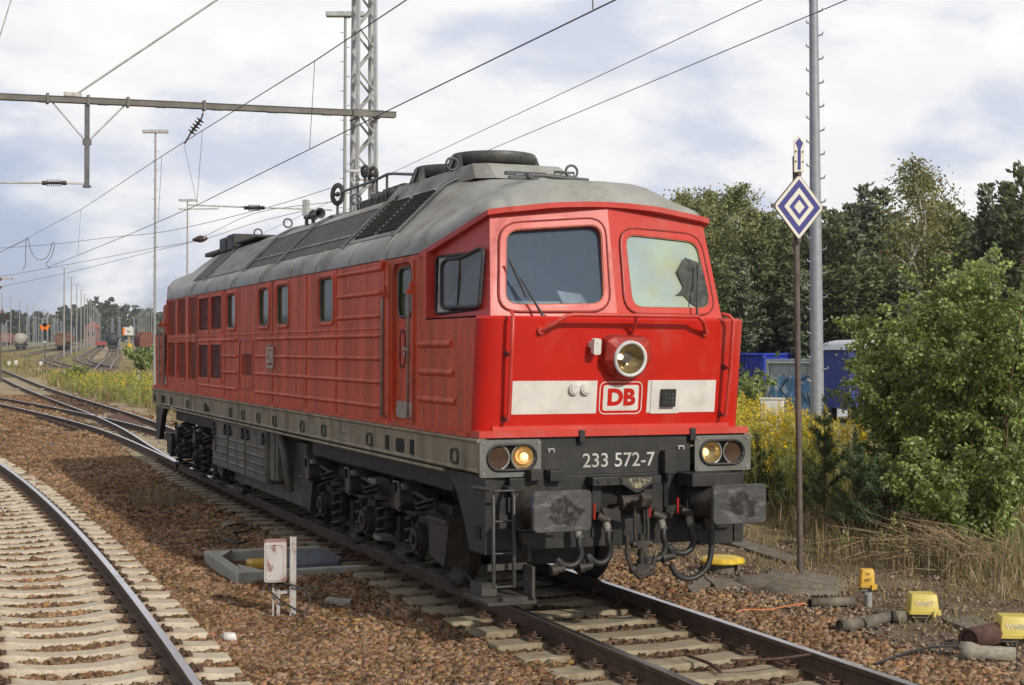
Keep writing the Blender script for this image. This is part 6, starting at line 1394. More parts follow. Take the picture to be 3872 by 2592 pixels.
for lab, px, hh, w in (('chipped white concrete post in goldenrod near the locomotive rear', (2040,1460), 125, 55), ('small white post with round top near the yellow striped sign post', (1870,1262), 60, 36)):
    f = down(y7(*px), 110); D = depth(f); k = D/FL*.256; b = MB(); b.box((f.x,f.y,f.z+hh*k/2-.2),(w*k,w*k*.6,hh*k+.4), rot=Matrix.Rotation(-YAW,3,'Z')); b.cyl((f.x,f.y,f.z+hh*k-.02),(f.x,f.y,f.z+hh*k+.06),w*k*.35,n=12); tag(b.build('marker_post', white_m, bevel=.03), lab, 'post')
f = down(y7(1902,1150), 270); D = depth(f); k = D/FL*.256; t = thing('box_signal', 'small white and orange box signal on a post with yellow foot', 'signal', f); c = at(y7(1897,795), D)
b = MB(); b.cyl((f.x,f.y,f.z-.3),(f.x,f.y,c.z),.22,n=8); b.build('post', mat('ochre_post', (.33,.27,.16), .6), t); b = MB(); b.box(c,(1.6,1.1,1.45), rot=Matrix.Rotation(-YAW,3,'Z')); b.cyl(c+Vector((.4,0,.7)),c+Vector((.4,0,1.0)),.2,n=8); b.build('box', white_m, t); b = MB(); b.box(c-RT*.72-FW*.02,(.35,1.2,1.3), rot=Matrix.Rotation(-YAW,3,'Z')); b.build('orange_side', mat('orange_enamel', (.85,.20,.02), .5), t); b = MB(); b.prism([tuple(c-FW*.6+RT*a+UP*h) for a, h in ((-.1,.2),(.5,-.1),(.5,-.25),(-.1,.05))], tuple(-FW*.02)); b.build('black_bar', dark, t)
b = MB(); b.cyl((f.x+.1,f.y-.1,f.z),(f.x+.1,f.y-.1,f.z+2.2),.45,n=8); b.build('yellow_foot', yellow_d, t)
f = down(y7(15,1480), 112); D = depth(f); t = thing('yard_signal', 'rusty yard signal with tilted dark board at the left frame edge', 'signal', f); k = D/FL*.256
c = at(y7(15,600), D); P = lambda a, h, o=0: tuple(c+RT*(a*k)+UP*(-h*k)-FW*o); b = MB(); b.cyl((f.x,f.y,f.z-.2), P(0,0), .055, n=8); b.cyl(P(20,-110), P(20,-160), .02, n=6); b.build('post', post_m, t)
b = MB(); b.lathe([(0,-.18),(.10,-.15),(.15,-.02),(.08,.12),(0,.2)], P(18,-95), n=12); b.build('finial', wag_brown, t); b = MB(); b.prism([P(a,h,.1) for a, h in ((-60,-60),(70,-60),(118,-80),(75,30),(50,70),(-60,60))], tuple(FW*.25)); b.build('board', mat('dark_signal_board', (.05,.045,.04), .6), t)
t = thing('cantilever_arm', 'cantilever with brown insulators cut by the left frame edge', 'cantilever', at(y7(0,20),70)); b = MB(); b.tube([at(y7(a,h),70) for a, h in ((-160,5),(100,5),(210,10))], .03, 6); b.tube([at(y7(a,h),70) for a, h in ((0,22),(190,30),(190,45))], .02, 6); b.build('tube', wire_l, t); b = MB()
for h in (28,148): b.lathe([(0,-.08),(.07,-.04),(.09,.02),(.04,.07),(0,.09)], at(y7(4,h),70), n=12)
b.build('insulators', wag_brown, t)
# house with the red roof
q = down(y7(1370,900), 620); D = 620; t = thing('signal_house', 'pale yard house with steep red tiled roof behind the lamp row', 'house', q); h1 = at(y7(1370,745), D).z; h2 = at(y7(1370,648), D).z; w = 2.3; d = 3.2
rm = Matrix.Rotation(-YAW, 3, 'Z'); Q = lambda x, y, z: tuple(Vector((q.x,q.y,0)) + rm @ Vector((x,y,0)) + Vector((0,0,z)))
b = MB(); b.loops([[Q(-w,-d,q.z-.5),Q(w,-d,q.z-.5),Q(w,d,q.z-.5),Q(-w,d,q.z-.5)],[Q(-w,-d,h1),Q(w,-d,h1),Q(w,d,h1),Q(-w,d,h1)]], smooth=False); b.build('wall', mat('brick_wall_far', (.24,.14,.11), .8), t)
b = MB(); e = .3; b.add([Q(-w-e,-d-e,h1),Q(w+e,-d-e,h1),Q(w+e,d+e,h1),Q(-w-e,d+e,h1),Q(0,-d*.5,h2),Q(0,d*.5,h2)], [(0,1,4),(1,2,5,4),(2,3,5),(3,0,4,5),(0,3,2,1)]); b.build('roof', mat('red_roof_tiles', (.30,.085,.055), .8), t)
for x in (-1.1,1.1): b = MB(); b.add([Q(x-.5,-d-.05,h1-3.4),Q(x+.5,-d-.05,h1-3.4),Q(x+.5,-d-.05,h1-1.6),Q(x-.5,-d-.05,h1-1.6)], [(0,1,2,3)]); b.build('window', dark, t)

# ------------------------------------------------------------------ containers on the right
blue_m = mat('blue_container_paint', (.030,.060,.46), .45, var=.12, scale=1.5, dirt=(.06,.07,.30), dirt_amt=.4, dirt_scale=2)
blue2_m = mat('blue_trailer_paint', (.035,.06,.30), .5, var=.12)
grey_c = mat('pale_grey_container', (.36,.40,.42), .5, var=.1, dirt=(.25,.25,.24), dirt_amt=.4, dirt_scale=1.5)
def corrugated(m, a, c, z0, z1, n, dep, nrm):
    a, c = Vector(a), Vector(c); pts = []
    for i in range(n):
        for f, d in ((0,0),(.28,0),(.42,dep),(.82,dep),(.96,0)): pts.append(a+(c-a)*((i+f)/n)-nrm*d)
    pts.append(c); m.loops([[(p.x,p.y,z0) for p in pts],[(p.x,p.y,z1) for p in pts]], closed=False, smooth=False)
def container(name, label, cat, corner, ang, W, Ln, z0, z1, paint, n1, n2):
    t = thing(name, label, cat, (corner.x,corner.y,z0)); u = Vector((math.cos(ang), math.sin(ang), 0)); v = Vector((-u.y, u.x, 0)); c = Vector((corner.x,corner.y,0))   # u: along the side, v: along the end
    b = MB(); corrugated(b, c+u*.1, c+u*(Ln-.1), z0+.15, z1-.12, n1, .05, -v); corrugated(b, c+u*.1+v*W, c+u*(Ln-.1)+v*W, z0+.15, z1-.12, n1, .05, v); corrugated(b, c+v*.1, c+v*(W-.1), z0+.15, z1-.12, n2, .05, -u); corrugated(b, c+u*Ln+v*.1, c+u*Ln+v*(W-.1), z0+.15, z1-.12, n2, .05, u)
    q = [c+u*.04+v*.04, c+u*(Ln-.04)+v*.04, c+u*(Ln-.04)+v*(W-.04), c+u*.04+v*(W-.04)]; b.prism([(p.x,p.y,z1-.05) for p in q], (0,0,.03)); b.build('walls', paint, t)
    b = MB()
    for i in (0,1):
        for j in (0,1): p = c+u*(Ln*i)+v*(W*j); b.box((p.x,p.y,(z0+z1)/2),(.16,.16,z1-z0), rot=Matrix.Rotation(ang,3,'Z'))
    for za in (z0+.08, z1-.07):
        for j in (0,1): p, s = c+v*(W*j), c+v*(W*j)+u*Ln; bar(b, (p.x,p.y,za), (s.x,s.y,za), .12, .16)
        for i in (0,1): p, s = c+u*(Ln*i), c+u*(Ln*i)+v*W; bar(b, (p.x,p.y,za), (s.x,s.y,za), .12, .16)
    b.build('frame', paint, t); return t, c, u, v
c = at(z7(530,300), 75); zt = at(z7(530,255), 75).z; container('shipping_container', 'blue shipping container, ribbed end toward the locomotive, behind the grey one', 'container', c, R(22), 2.44, 6.1, zt-2.6, zt, blue_m, 20, 9)
D = 61; c = at(z7(958,400), D); zt = at(z7(958,312), D).z; t, c0, u, v = container('storage_container', 'pale grey storage container with faded blue graffiti on its left face', 'container', Vector(c)-Vector((0,0,0)), R(18), 3.0, 2.6, zt-2.35, zt, grey_c, 6, 6)
gm = mat('faded_blue_graffiti', (.13,.33,.48), .6, var=.35, scale=2.2, hue=(.10,.25,.50), dirt=(.62,.68,.70), dirt_amt=.9, dirt_scale=2.6, dirt_lo=.52, dirt_hi=.56)
b = MB(); n = 14; pts = []
for i in range(n+1): pts.append(c0+v*(.55+2.3*i/n)-u*.03)
b.loops([[(p.x,p.y,zt-2.1) for p in pts],[(p.x,p.y,zt-.45-.25*abs(math.sin(i*.9))) for i, p in enumerate(pts)]], closed=False); b.build('graffiti', gm, t)
b = MB()
for k, (a0, h0, a1, h1) in enumerate(((.8,-.6,1.5,-1.0),(1.5,-1.0,1.0,-1.6),(1.9,-.7,2.3,-1.2),(2.3,-1.2,1.7,-1.9),(1.2,-.9,1.3,-1.9),(.9,-1.3,.7,-2.0))):
    p, q = c0+v*a0-u*.05, c0+v*a1-u*.05; b.tube([(p.x,p.y,zt+h0),((p.x+q.x)/2,(p.y+q.y)/2,zt+(h0+h1)/2+.08),(q.x,q.y,zt+h1)], .028, 4)
b.build('graffiti_outline', mat('dark_graffiti_line', (.06,.09,.14), .6), t)
b = MB(); q = c0+u*.05; b.prism([tuple(c0-u*.06-v*.06+Vector((0,0,zt))), tuple(c0+u*2.7-v*.06+Vector((0,0,zt))), tuple(c0+u*2.7+v*3.1+Vector((0,0,zt))), tuple(c0-u*.06+v*3.1+Vector((0,0,zt)))], (0,0,.10)); b.box(c0+u*.2+v*.1+Vector((0,0,zt+.2)),(.10,.10,.22)); b.build('roof', grey_c, t)
D = 55; pl, pr_ = at(z7(1128,230), D), at(z7(1490,230), D); e = (pr_-pl); e.z = 0; Wd = e.length; e.normalize(); ln = Vector((-e.y, e.x, 0)); zt = at(z7(1300,152), D).z; zs = at(z7(1128,228), D).z
t = thing('site_trailer', 'blue construction trailer with rounded white roof half hidden by the big bush', 'trailer', (pl.x,pl.y,gz(pl.x,pl.y))); z0 = gz(pl.x,pl.y)+.55; b = MB(); corrugated(b, pl, pl+e*Wd, z0, zs, 16, .02, -ln); corrugated(b, pl+ln*5, pl+ln*5+e*Wd, z0, zs, 16, .02, ln); corrugated(b, pl, pl+ln*5, z0, zs, 30, .02, -e); corrugated(b, pl+e*Wd, pl+e*Wd+ln*5, z0, zs, 30, .02, e); b.build('walls', blue2_m, t)
b = MB(); ar_ = [(-.1,0)]+[(Wd/2-Wd/2*1.06*math.cos(a), (zt-zs)*math.sin(a)**.8) for a in [math.pi*k/12 for k in range(1,12)]]+[(Wd+.1,0)]; b.prism([tuple(Vector((pl.x,pl.y,zs))+e*x-ln*.12+Vector((0,0,z))) for x, z in ar_], ln*5.3); b.build('roof', mat('pale_sheet_roof', (.60,.64,.70), .4), t)
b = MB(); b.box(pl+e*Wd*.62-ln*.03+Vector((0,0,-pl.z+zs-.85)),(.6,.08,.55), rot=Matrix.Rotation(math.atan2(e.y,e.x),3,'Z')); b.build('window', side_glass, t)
b = MB()
for k in (.8,4.2):
    for s in (.15,.85): p = pl+ln*k+e*Wd*s; b.cyl(Vector((p.x,p.y,gz(p.x,p.y)+.33))-e*.1, Vector((p.x,p.y,gz(p.x,p.y)+.33))+e*.1, .33, n=14)
b.build('wheels', rubber, t)
D = 70; p0 = at(z7(1035,250), D); t = thing('van', 'white van roof and windscreen between the blue container and trailer', 'van', (p0.x,p0.y,gz(p0.x,p0.y))); b = MB(); zt = at(z7(1080,240), D).z; zg = gz(p0.x,p0.y); o = Vector((p0.x,p0.y,0)); pr2 = [(-.0,zg+.4),(0,zg+1.35),(.35,zt-.08),(.6,zt),(4.6,zt),(4.7,zg+.4)]
dv = (RT*.8+FW*.6); dv.z = 0; dv.normalize(); sv = Vector((-dv.y,dv.x,0)); b.prism([tuple(o+dv*x+Vector((0,0,z))) for x, z in pr2], sv*1.9); b.build('body', white_m, t, bevel=.05)
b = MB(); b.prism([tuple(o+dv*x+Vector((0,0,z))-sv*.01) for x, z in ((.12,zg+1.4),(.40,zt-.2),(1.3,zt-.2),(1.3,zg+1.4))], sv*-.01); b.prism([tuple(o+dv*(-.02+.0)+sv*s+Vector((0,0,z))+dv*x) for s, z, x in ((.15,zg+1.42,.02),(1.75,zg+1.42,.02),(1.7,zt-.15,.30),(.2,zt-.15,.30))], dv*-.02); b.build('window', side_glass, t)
b = MB()
for k in (.8,3.8):
    for s in (-.02,1.72): p = o+dv*k+sv*s; b.cyl((p.x,p.y,zg+.33), tuple(p+sv*.2+Vector((0,0,zg+.33))), .33, n=14)
b.build('wheel', rubber, t)
D = 38; p0 = at(z7(590,570), D); k = D/FL*.543; t = thing('switch_cabinet', 'white electrical cabinet standing among the goldenrod', 'cabinet', (p0.x,p0.y,gz(p0.x,p0.y))); zg = gz(p0.x,p0.y); zt = p0.z; w = 165*k; rm = Matrix.Rotation(-YAW-.25, 3, 'Z'); b = MB(); b.box((p0.x,p0.y,(zg+zt)/2-.1),(w*.95,.36,zt-zg+.2), rot=rm); b.build('case', white_m, t, bevel=.015); b = MB(); b.box((p0.x,p0.y,zt+.01),(w*1.03,.42,.035), rot=rm); b.build('lid', white_m, t); b = MB(); c = Vector((p0.x,p0.y,(zg+zt)/2)) + rm @ Vector((0,-.185,.05)); b.box(c,(w*.85,.012,(zt-zg)*.8), rot=rm); d = b.build('door', white_m, t); b = MB(); b.box(c + rm @ Vector((w*.36,-.015,.05)),(.03,.02,.16), rot=rm); b.build('handle', dark, d)

globals().update(WINDOWS)
# ------------------------------------------------------------------ plants
def runit(n):
    v = RNG.normal(size=(n,3)); return v/np.linalg.norm(v, axis=1)[:,None]
def cards(P, su, sv, nb=None, bias=0.0, tip=None):   # leaf-sized quads at points P; nb: direction their faces lean to; tip: long axis
    n = len(P); P = np.asarray(P, float); nn = runit(n)
    if nb is not None: nn = nn + np.asarray(nb)*bias; nn /= np.linalg.norm(nn, axis=1)[:,None]
    u = runit(n) if tip is None else np.asarray(tip, float)+runit(n)*.35
    u = u - nn*(u*nn).sum(1)[:,None]; u /= np.linalg.norm(u, axis=1)[:,None]+1e-9; v = np.cross(nn, u)
    su = np.broadcast_to(np.asarray(su, float), (n,))[:,None]; sv = np.broadcast_to(np.asarray(sv, float), (n,))[:,None]
    V = np.stack([P-u*su, P-v*sv+u*su*.1, P+u*su, P+v*sv+u*su*.1], 1).reshape(-1,3); F = np.arange(n*4).reshape(-1,4); return V, F
def blades(X, Y, Zc, H, Wd, lean=.3, seg=2):
    n = len(X); a = RNG.uniform(0, 2*np.pi, n); ln = RNG.uniform(0, lean, n)*H; la = RNG.uniform(0, 2*np.pi, n)
    dx, dy = np.cos(a)*Wd/2, np.sin(a)*Wd/2; ox, oy = np.cos(la)*ln, np.sin(la)*ln
    r0 = np.stack([np.stack([X-dx, Y-dy, Zc], -1), np.stack([X+dx, Y+dy, Zc], -1), np.stack([X+dx*.8+ox*.35, Y+dy*.8+oy*.35, Zc+H*.55], -1), np.stack([X-dx*.8+ox*.35, Y-dy*.8+oy*.35, Zc+H*.55], -1), np.stack([X+ox, Y+oy, Zc+H*(1-.3*ln/H)], -1)], 1)
    V = r0.reshape(-1,3); b = (np.arange(n)*5)[:,None]; F = np.concatenate([b+np.array([[0,1,2]]), b+np.array([[0,2,3]]), b+np.array([[3,2,4]])]); return V, F
def gzv(X, Y): return np.vectorize(gz)(X, Y)
straw_m = mat('dry_straw_grass', (.34,.27,.13), .85, var=.2, scale=.6, island=.45, transl=.3, spec=.15)
brown_m = mat('dry_brown_grass', (.31,.245,.145), .9, var=.25, scale=.8, island=.5, transl=.25, spec=.1)
green_m = mat('green_weed_blades', (.15,.18,.045), .75, var=.3, scale=.5, island=.5, transl=.35, spec=.2)
gold_m = mat('goldenrod_flower', (.72,.55,.05), .8, var=.2, scale=2, island=.35, transl=.3, spec=.1)
stem_m = mat('yellow_green_leaf', (.30,.33,.085), .7, var=.25, scale=1.5, island=.4, transl=.35, spec=.2)
bush_m = mat('fresh_green_leaf', (.22,.30,.075), .42, var=.25, scale=1.2, hue=(.33,.40,.13), island=.5, transl=.4, spec=.45)
aspen_m = mat('pale_green_crown_leaf', (.22,.26,.095), .6, var=.25, scale=.4, hue=(.30,.30,.14), island=.4, transl=.3, spec=.25)
birch_m = mat('birch_leaf', (.18,.21,.065), .6, var=.3, scale=.4, hue=(.25,.23,.08), island=.4, transl=.3, spec=.25)
pine_m = mat('dark_pine_needle', (.105,.150,.060), .65, var=.3, scale=.3, hue=(.165,.19,.085), island=.45, transl=.25, spec=.2)
pine2_m = mat('blue_green_pine_needle', (.110,.148,.082), .65, var=.3, scale=.3, hue=(.17,.195,.115), island=.45, transl=.12, spec=.25)
sap_m = mat('young_pine_needle', (.095,.15,.065), .6, var=.3, scale=2, island=.4, transl=.2, spec=.25)
bark_m = mat('pine_bark', (.13,.085,.06), .9, var=.3, scale=3)
birchbark = mat('birch_bark', (.50,.47,.42), .8, var=.15, scale=3, dirt=(.06,.05,.045), dirt_amt=.9, dirt_scale=3, dirt_lo=.58, dirt_hi=.64)
twig_m = mat('brown_twig', (.12,.08,.05), .85, var=.3)

def pine_tree(name, label, H, Rr, lowest=.05, m=pine_m, seed=0, dens=1.0, bend=.0):
    global RNG; old = RNG; RNG = np.random.default_rng(seed+100); rnd = random.Random(seed)
    t = thing(name, label, 'tree'); b = MB(); b.tube([(0,0,-.3),(bend*.3,0,H*.3),(bend*.7,.1,H*.65),(bend,0,H*.97)], [.20*H/14,.16*H/14,.10*H/14,.02], 8)
    P = []; Nn = []; T = []; z = H*lowest; br = MB()
    while z < H*.985:
        f = (z/H-lowest)/(1-lowest); rad = Rr*(1-f)**.55*(.80+.28*math.sin(f*9+seed))*(.55+.45*min(1, f*5+.4)); nb = rnd.randint(4, 6); a0 = rnd.uniform(0, 6.28)
        for k in range(nb):
            a = a0+6.28*k/nb+rnd.uniform(-.4,.4); L_ = rad*rnd.uniform(.6,1.15)+.15; up = rnd.uniform(.05,.35)+.5*f; d = Vector((math.cos(a), math.sin(a), up)); base = Vector((bend*z/H,0,z))
            br.tube([base, base+d*L_*.5, base+d*L_+Vector((0,0,-.1*L_))], [.03,.02,.008], 4, cap=False)
            n = max(4, int(36*dens*L_/1.5))
            for _ in range(n):
                s = rnd.uniform(.25,1.0)**.8; p = base+d*(L_*s)+Vector((rnd.gauss(0,.16),rnd.gauss(0,.16),rnd.gauss(0,.10)))*(.5+L_*.35); P.append(p[:]); Nn.append((d.x*.4,d.y*.4,.8)); T.append((d.x,d.y,d.z+.4))
        z += rnd.uniform(.28,.52)*(H/14)**.5
    P = np.array(P); V, F = cards(P, RNG.uniform(.12,.26,len(P)), RNG.uniform(.06,.12,len(P)), Nn, .7, T)
    b.build('trunk', bark_m, t); br.build('branches', bark_m, t); mesh_np('crown', V, F, m, t); RNG = old; return t
def leaf_tree(name, label, H, Rr, m, bark, seed=0, lowest=.15, leaf=.11, n_leaf=9000, airy=0.0, droop=0.0):
    global RNG; old = RNG; RNG = np.random.default_rng(seed+500); rnd = random.Random(seed+50); t = thing(name, label, 'tree'); b = MB(); br = MB()
    path = [Vector((0,0,-.3))]; 
    for k in range(1, 8): path.append(Vector((rnd.gauss(0,.10)*k*.5, rnd.gauss(0,.10)*k*.5, H*.97*k/7)))
    b.tube(path, [.17*H/12*(1-k/7.6)+.015 for k in range(8)], 8); ends = []
    nb = 34
    for k in range(nb):
        f = lowest+(1-lowest)*((k+rnd.random())/nb); z = f*H*.97; i = min(6, int(f*7)); base = path[i].lerp(path[i+1], f*7-i); a = rnd.uniform(0,6.28); g = (f-lowest)/(1-lowest); rad = Rr*(math.sin(math.pi*min(1, .18+g*.80))**.7)*rnd.uniform(.55,1.15)
        d = Vector((math.cos(a), math.sin(a), rnd.uniform(.35,1.1))); tip = base+d*rad; mid_ = base+d*rad*.5+Vector((0,0,.1*rad)); tip.z -= droop*rad; br.tube([base, mid_, tip], [.05*(1-.6*g),.03,.01], 5, cap=False); ends.append((base, mid_, tip, rad))
    P = []; per = n_leaf//nb
    for base, mid_, tip, rad in ends:
        ncl = 6
        for c in range(ncl):
            s = rnd.uniform(.3,1.05); ctr = (mid_.lerp(tip, (s-.5)*2) if s > .5 else base.lerp(mid_, s*2)) + Vector((rnd.gauss(0,.22),rnd.gauss(0,.22),rnd.gauss(0,.18)))*rad; sg = (.12+.11*rnd.random())*rad*(1-airy*.4)+.08
            q = RNG.normal(size=(per//ncl,3))*np.array([sg,sg,sg*(.8+droop)]); q[:,2] -= droop*np.abs(RNG.normal(size=len(q)))*rad*.25; P.append(q+np.array(ctr))
    P = np.concatenate(P); V, F = cards(P, RNG.uniform(.7,1.3,len(P))*leaf, RNG.uniform(.7,1.3,len(P))*leaf*.62, np.tile((0,0,1.), (len(P),1)), .45)
    b.build('trunk', bark, t); br.build('branches', bark, t); mesh_np('crown', V, F, m, t); RNG = old; return t
# the wood on the right: every tree a copy of one of a few kinds, with its own size and turn
pines = [pine_tree('pine_tree', '', 13, 3.0, .06, pine_m, 1), pine_tree('pine_tree', '', 13, 2.5, .12, pine2_m, 2), pine_tree('pine_tree', '', 13, 3.3, .04, pine_m, 3), pine_tree('pine_tree', '', 13, 2.7, .22, pine2_m, 4, 1.0, .5)]
leafy = [leaf_tree('aspen_tree', '', 12, 2.6, aspen_m, birchbark, 1), leaf_tree('aspen_tree', '', 12, 2.2, aspen_m, birchbark, 2, leaf=.10)]
birch = [leaf_tree('birch_tree', '', 12, 2.3, birch_m, birchbark, 5, .38, .085, 5200, .6, .5), leaf_tree('birch_tree', '', 12, 2.4, birch_m, birchbark, 6, .3, .085, 5600, .5, .5)]
used = set()
def plant(proto, px, top, D, label, group, wide=1.0):
    c = at((px, top), D); g = gz(c.x, c.y); h = c.z-g; H = 13 if proto in pines else 12
    if proto in used: o = clone(proto, (c.x,c.y,g), random.uniform(0,6.28), 1, label)
    else: used.add(proto); o = proto; o.location = (c.x,c.y,g); o.rotation_euler = (0,0,random.uniform(0,6.28)); o['label'] = label
    s = h/H; o.scale = (s*wide, s*wide, s); o['group'] = group; return o
def A(a, b_): return (2550+.574*a, 400+.574*b_)
front = [(leafy,0,(40,570),92,1.0,'pale green broadleaf tree peeping over the cab roof, leftmost of the wood'),(leafy,1,(165,640),86,1,'pale broadleaf tree just right of the cab roof corner'),(leafy,0,(285,575),94,1,'tall pale broadleaf tree with a thin top right of the cab'),(leafy,1,(432,535),90,.9,'tallest of the pale broadleaf trees between cab and diamond sign'),(leafy,0,(520,690),84,.9,'low pale broadleaf tree left of the diamond sign'),
 (pines,0,(610,705),84,1.1,'dark pine directly left of the diamond sign'),(pines,2,(730,790),80,1.2,'dark pine hidden behind the diamond sign post'),(pines,1,(870,730),88,1,'dark pine behind the tubular mast, left side'),(pines,0,(1015,690),84,1.1,'dark pine just right of the tubular mast'),(pines,3,(1130,630),88,1,'blue-green pine second to the right of the tubular mast'),(pines,1,(1250,495),94,.9,'feathery-topped pine left of the tall white birch'),(pines,3,(1390,525),92,1.1,'broad blue-green pine directly left of the tall white birch'),
 (birch,0,(1560,335),78,1.0,'tall birch with white trunk rising above the wood'),(birch,1,(1660,430),80,.8,'birch with forked pale stems right of the tallest one'),(pines,0,(1770,640),86,1.1,'dark pine right of the forked birch'),(pines,2,(1880,690),88,1,'pine filling the dip between birch and the right-hand pines'),(pines,1,(1960,730),90,1,'low pine at the bottom of the dip in the tree line'),(pines,3,(2085,500),80,.85,'tall pine third from the right frame edge'),(pines,1,(2190,480),78,.9,'tall pine second from the right frame edge'),(pines,0,(2300,385),74,1.0,'tallest pine, at the right frame edge'),(pines,2,(2420,420),78,1,'pine just beyond the right frame edge')]
for lst, i, p, D, w, lab in front: plant(lst[i], *A(*p), D, lab, 'trees of the wood on the right', w)
rnd = random.Random(11); k = 0
for row, (D, base_top, n) in enumerate(((100,790,24),(79,1010,23),(112,700,22))):
    for i in range(n):
        a = -900+i*(4300/n)+rnd.uniform(-50,50); top = base_top+rnd.uniform(-50,60)+(60 if -100 < a < 100 and row != 1 else 0)
        if row == 0 and 550 < a < 1400: top -= 60
        plant(pines[rnd.randrange(4)], *A(a, top), D+rnd.uniform(-4,4), ordinal(i)+' pine from the left in the '+['second','lower front','rear'][row]+' row of the wood', 'trees of the wood on the right', 1.25); k += 1
# low dark undergrowth along the foot of the wood
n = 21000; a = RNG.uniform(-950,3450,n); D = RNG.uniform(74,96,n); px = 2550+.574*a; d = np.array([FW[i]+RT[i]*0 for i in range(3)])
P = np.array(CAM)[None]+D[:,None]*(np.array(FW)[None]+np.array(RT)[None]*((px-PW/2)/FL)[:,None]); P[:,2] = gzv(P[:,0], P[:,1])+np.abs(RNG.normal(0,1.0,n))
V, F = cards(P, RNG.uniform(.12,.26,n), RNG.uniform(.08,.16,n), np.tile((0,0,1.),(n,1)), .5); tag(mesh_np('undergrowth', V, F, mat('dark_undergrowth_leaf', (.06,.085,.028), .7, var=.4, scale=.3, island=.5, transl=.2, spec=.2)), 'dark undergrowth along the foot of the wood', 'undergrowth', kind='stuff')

# far-off wood across the yard
V_ = []; F_ = []; off = 0
n = 2600; a = RNG.uniform(-.95,.55,n); D = RNG.uniform(830,1010,n)
fx = CAM.x+np.sin(YAW+a)*D/np.cos(a*.6); fy_ = CAM.y+np.cos(YAW+a)*D/np.cos(a*.6); fz = gzv(fx, fy_)
H = RNG.uniform(16,20.5,n)+3*np.sin(a*37)+2*np.sin(a*91); pxs = PW/2+FL*np.tan(a); H = np.where(pxs < 215, H-5.5, H); H = np.where(pxs > 330, H+1.5, H)
Pp = []; Sz = []
for i in range(n):
    m = 56; f = RNG.uniform(.05,1,m); r = (3.0+1.4*RNG.random())*np.sqrt(np.clip(1.04-f**2.2, .02, 1))*RNG.uniform(.5,1.05,m); an = RNG.uniform(0,6.28,m); Pp.append(np.stack([fx[i]+r*np.cos(an), fy_[i]+r*np.sin(an), fz[i]+f*H[i]], -1))
Pp = np.concatenate(Pp); V, F = cards(Pp, RNG.uniform(1.0,2.0,len(Pp)), RNG.uniform(.7,1.3,len(Pp)), np.tile((0,0,1.),(len(Pp),1)), .5)
tag(mesh_np('forest', V, F, mat('far_forest_leaf', (.060,.080,.046), .8, var=.35, scale=.05, hue=(.10,.105,.06), island=.4, transl=.1, spec=.1)), 'far-off dark pine wood closing the yard at the horizon', 'forest', kind='stuff')

# big leafy bushes in the right foreground: fans of stems with twigs and small leaves
def bush(label, base, spread, H, n_stem, leaves, seed, lean=(0,0), leaf=.034):
    global RNG; old = RNG; RNG = np.random.default_rng(seed); rnd = random.Random(seed); t = thing('leafy_bush', label, 'bush', base); b = MB(); P = []; T = []; tot = 0; segs = []
    for s in range(n_stem):
        a = 6.283*(s+rnd.random())/n_stem; tilt = rnd.uniform(.05,1.0)**.8*spread; h = H*rnd.uniform(.65,1.0)*(1-.18*(tilt/spread)**2); p0 = Vector((base.x+rnd.gauss(0,.22), base.y+rnd.gauss(0,.22), base.z-.05)); tip = p0+Vector((math.cos(a)*tilt+lean[0]*h, math.sin(a)*tilt+lean[1]*h, h)); midp = p0.lerp(tip,.5)+Vector((math.cos(a)*tilt*-.12, math.sin(a)*tilt*-.12, .06*h)); b.tube([p0, midp, tip], [.020,.013,.004], 5, cap=False)
        for k in range(17):
            f = .12+.88*(k+rnd.random())/17; q = p0.lerp(midp, f*2) if f < .5 else midp.lerp(tip, f*2-1); aa = rnd.uniform(0,6.283); L_ = rnd.uniform(.25,.75)*(1.15-.75*f)*H/3.6; d = Vector((math.cos(aa), math.sin(aa), rnd.uniform(.1,.9))).normalized(); e = q+d*L_+Vector((0,0,-.12*L_)); b.tube([q, q.lerp(e,.55)+Vector((0,0,.05*L_)), e], [.006,.004,.002], 3, cap=False); segs.append((q, e, L_))
        segs.append((midp, tip, .5))
    per = max(3, int(leaves/len(segs)))
    for q, e, L_ in segs:
        s = RNG.uniform(.1,1.05,per); base_ = np.array(q)[None]+(np.array(e)-np.array(q))[None]*s[:,None]; dv = runit(per); dv[:,2] -= .45; P.append(base_+dv*RNG.uniform(.03,.11,per)[:,None]); T.append(dv)
    P = np.concatenate(P); T = np.concatenate(T); sc = RNG.uniform(.7,1.3,len(P)); V, F = cards(P, leaf*sc, leaf*.66*sc, np.tile((0,0,1.),(len(P),1)), .35, T)
    b.build('stems', twig_m, t); mesh_np('foliage', V-np.array(base), F, bush_m, t); RNG = old; return t
def gpt(p, dz=0): q = gr(full(*p)); return Vector((q.x, q.y, gz(q.x,q.y)+dz))
bush('largest leafy green bush, filling the right edge above the dry weeds', gpt((2235,1235)), 1.9, 4.6, 38, 50000, 21, (-.01,0), leaf=.034)
bush('leafy green bush left of the largest one, its branches reaching toward the mast', gpt((2110,1215))+Vector((.45,.9,0)), 1.35, 3.8, 30, 34000, 22, (-.05,0), leaf=.034)
bush('low leafy bush in front, at the foot of the largest bush', gpt((2200,1275)), 1.35, 1.8, 24, 20000, 23, (0,0), leaf=.033)
bush('tall leafy bush behind the others at the right frame edge', gpt((2330,1190))+Vector((.9,1.0,0)), 1.9, 4.3, 30, 30000, 24, (0,0), leaf=.042)
bush('small slender bush in front of the blue container, beside the red nose', down(z7(420,560), 52), 1.3, 2.4, 10, 2600, 25, leaf=.06)
bush('round shrub at the end of the rust-red wagon row beside the locomotive', down(y7(2130,1200), 150), 2.4, 2.9, 16, 3400, 26, leaf=.15)
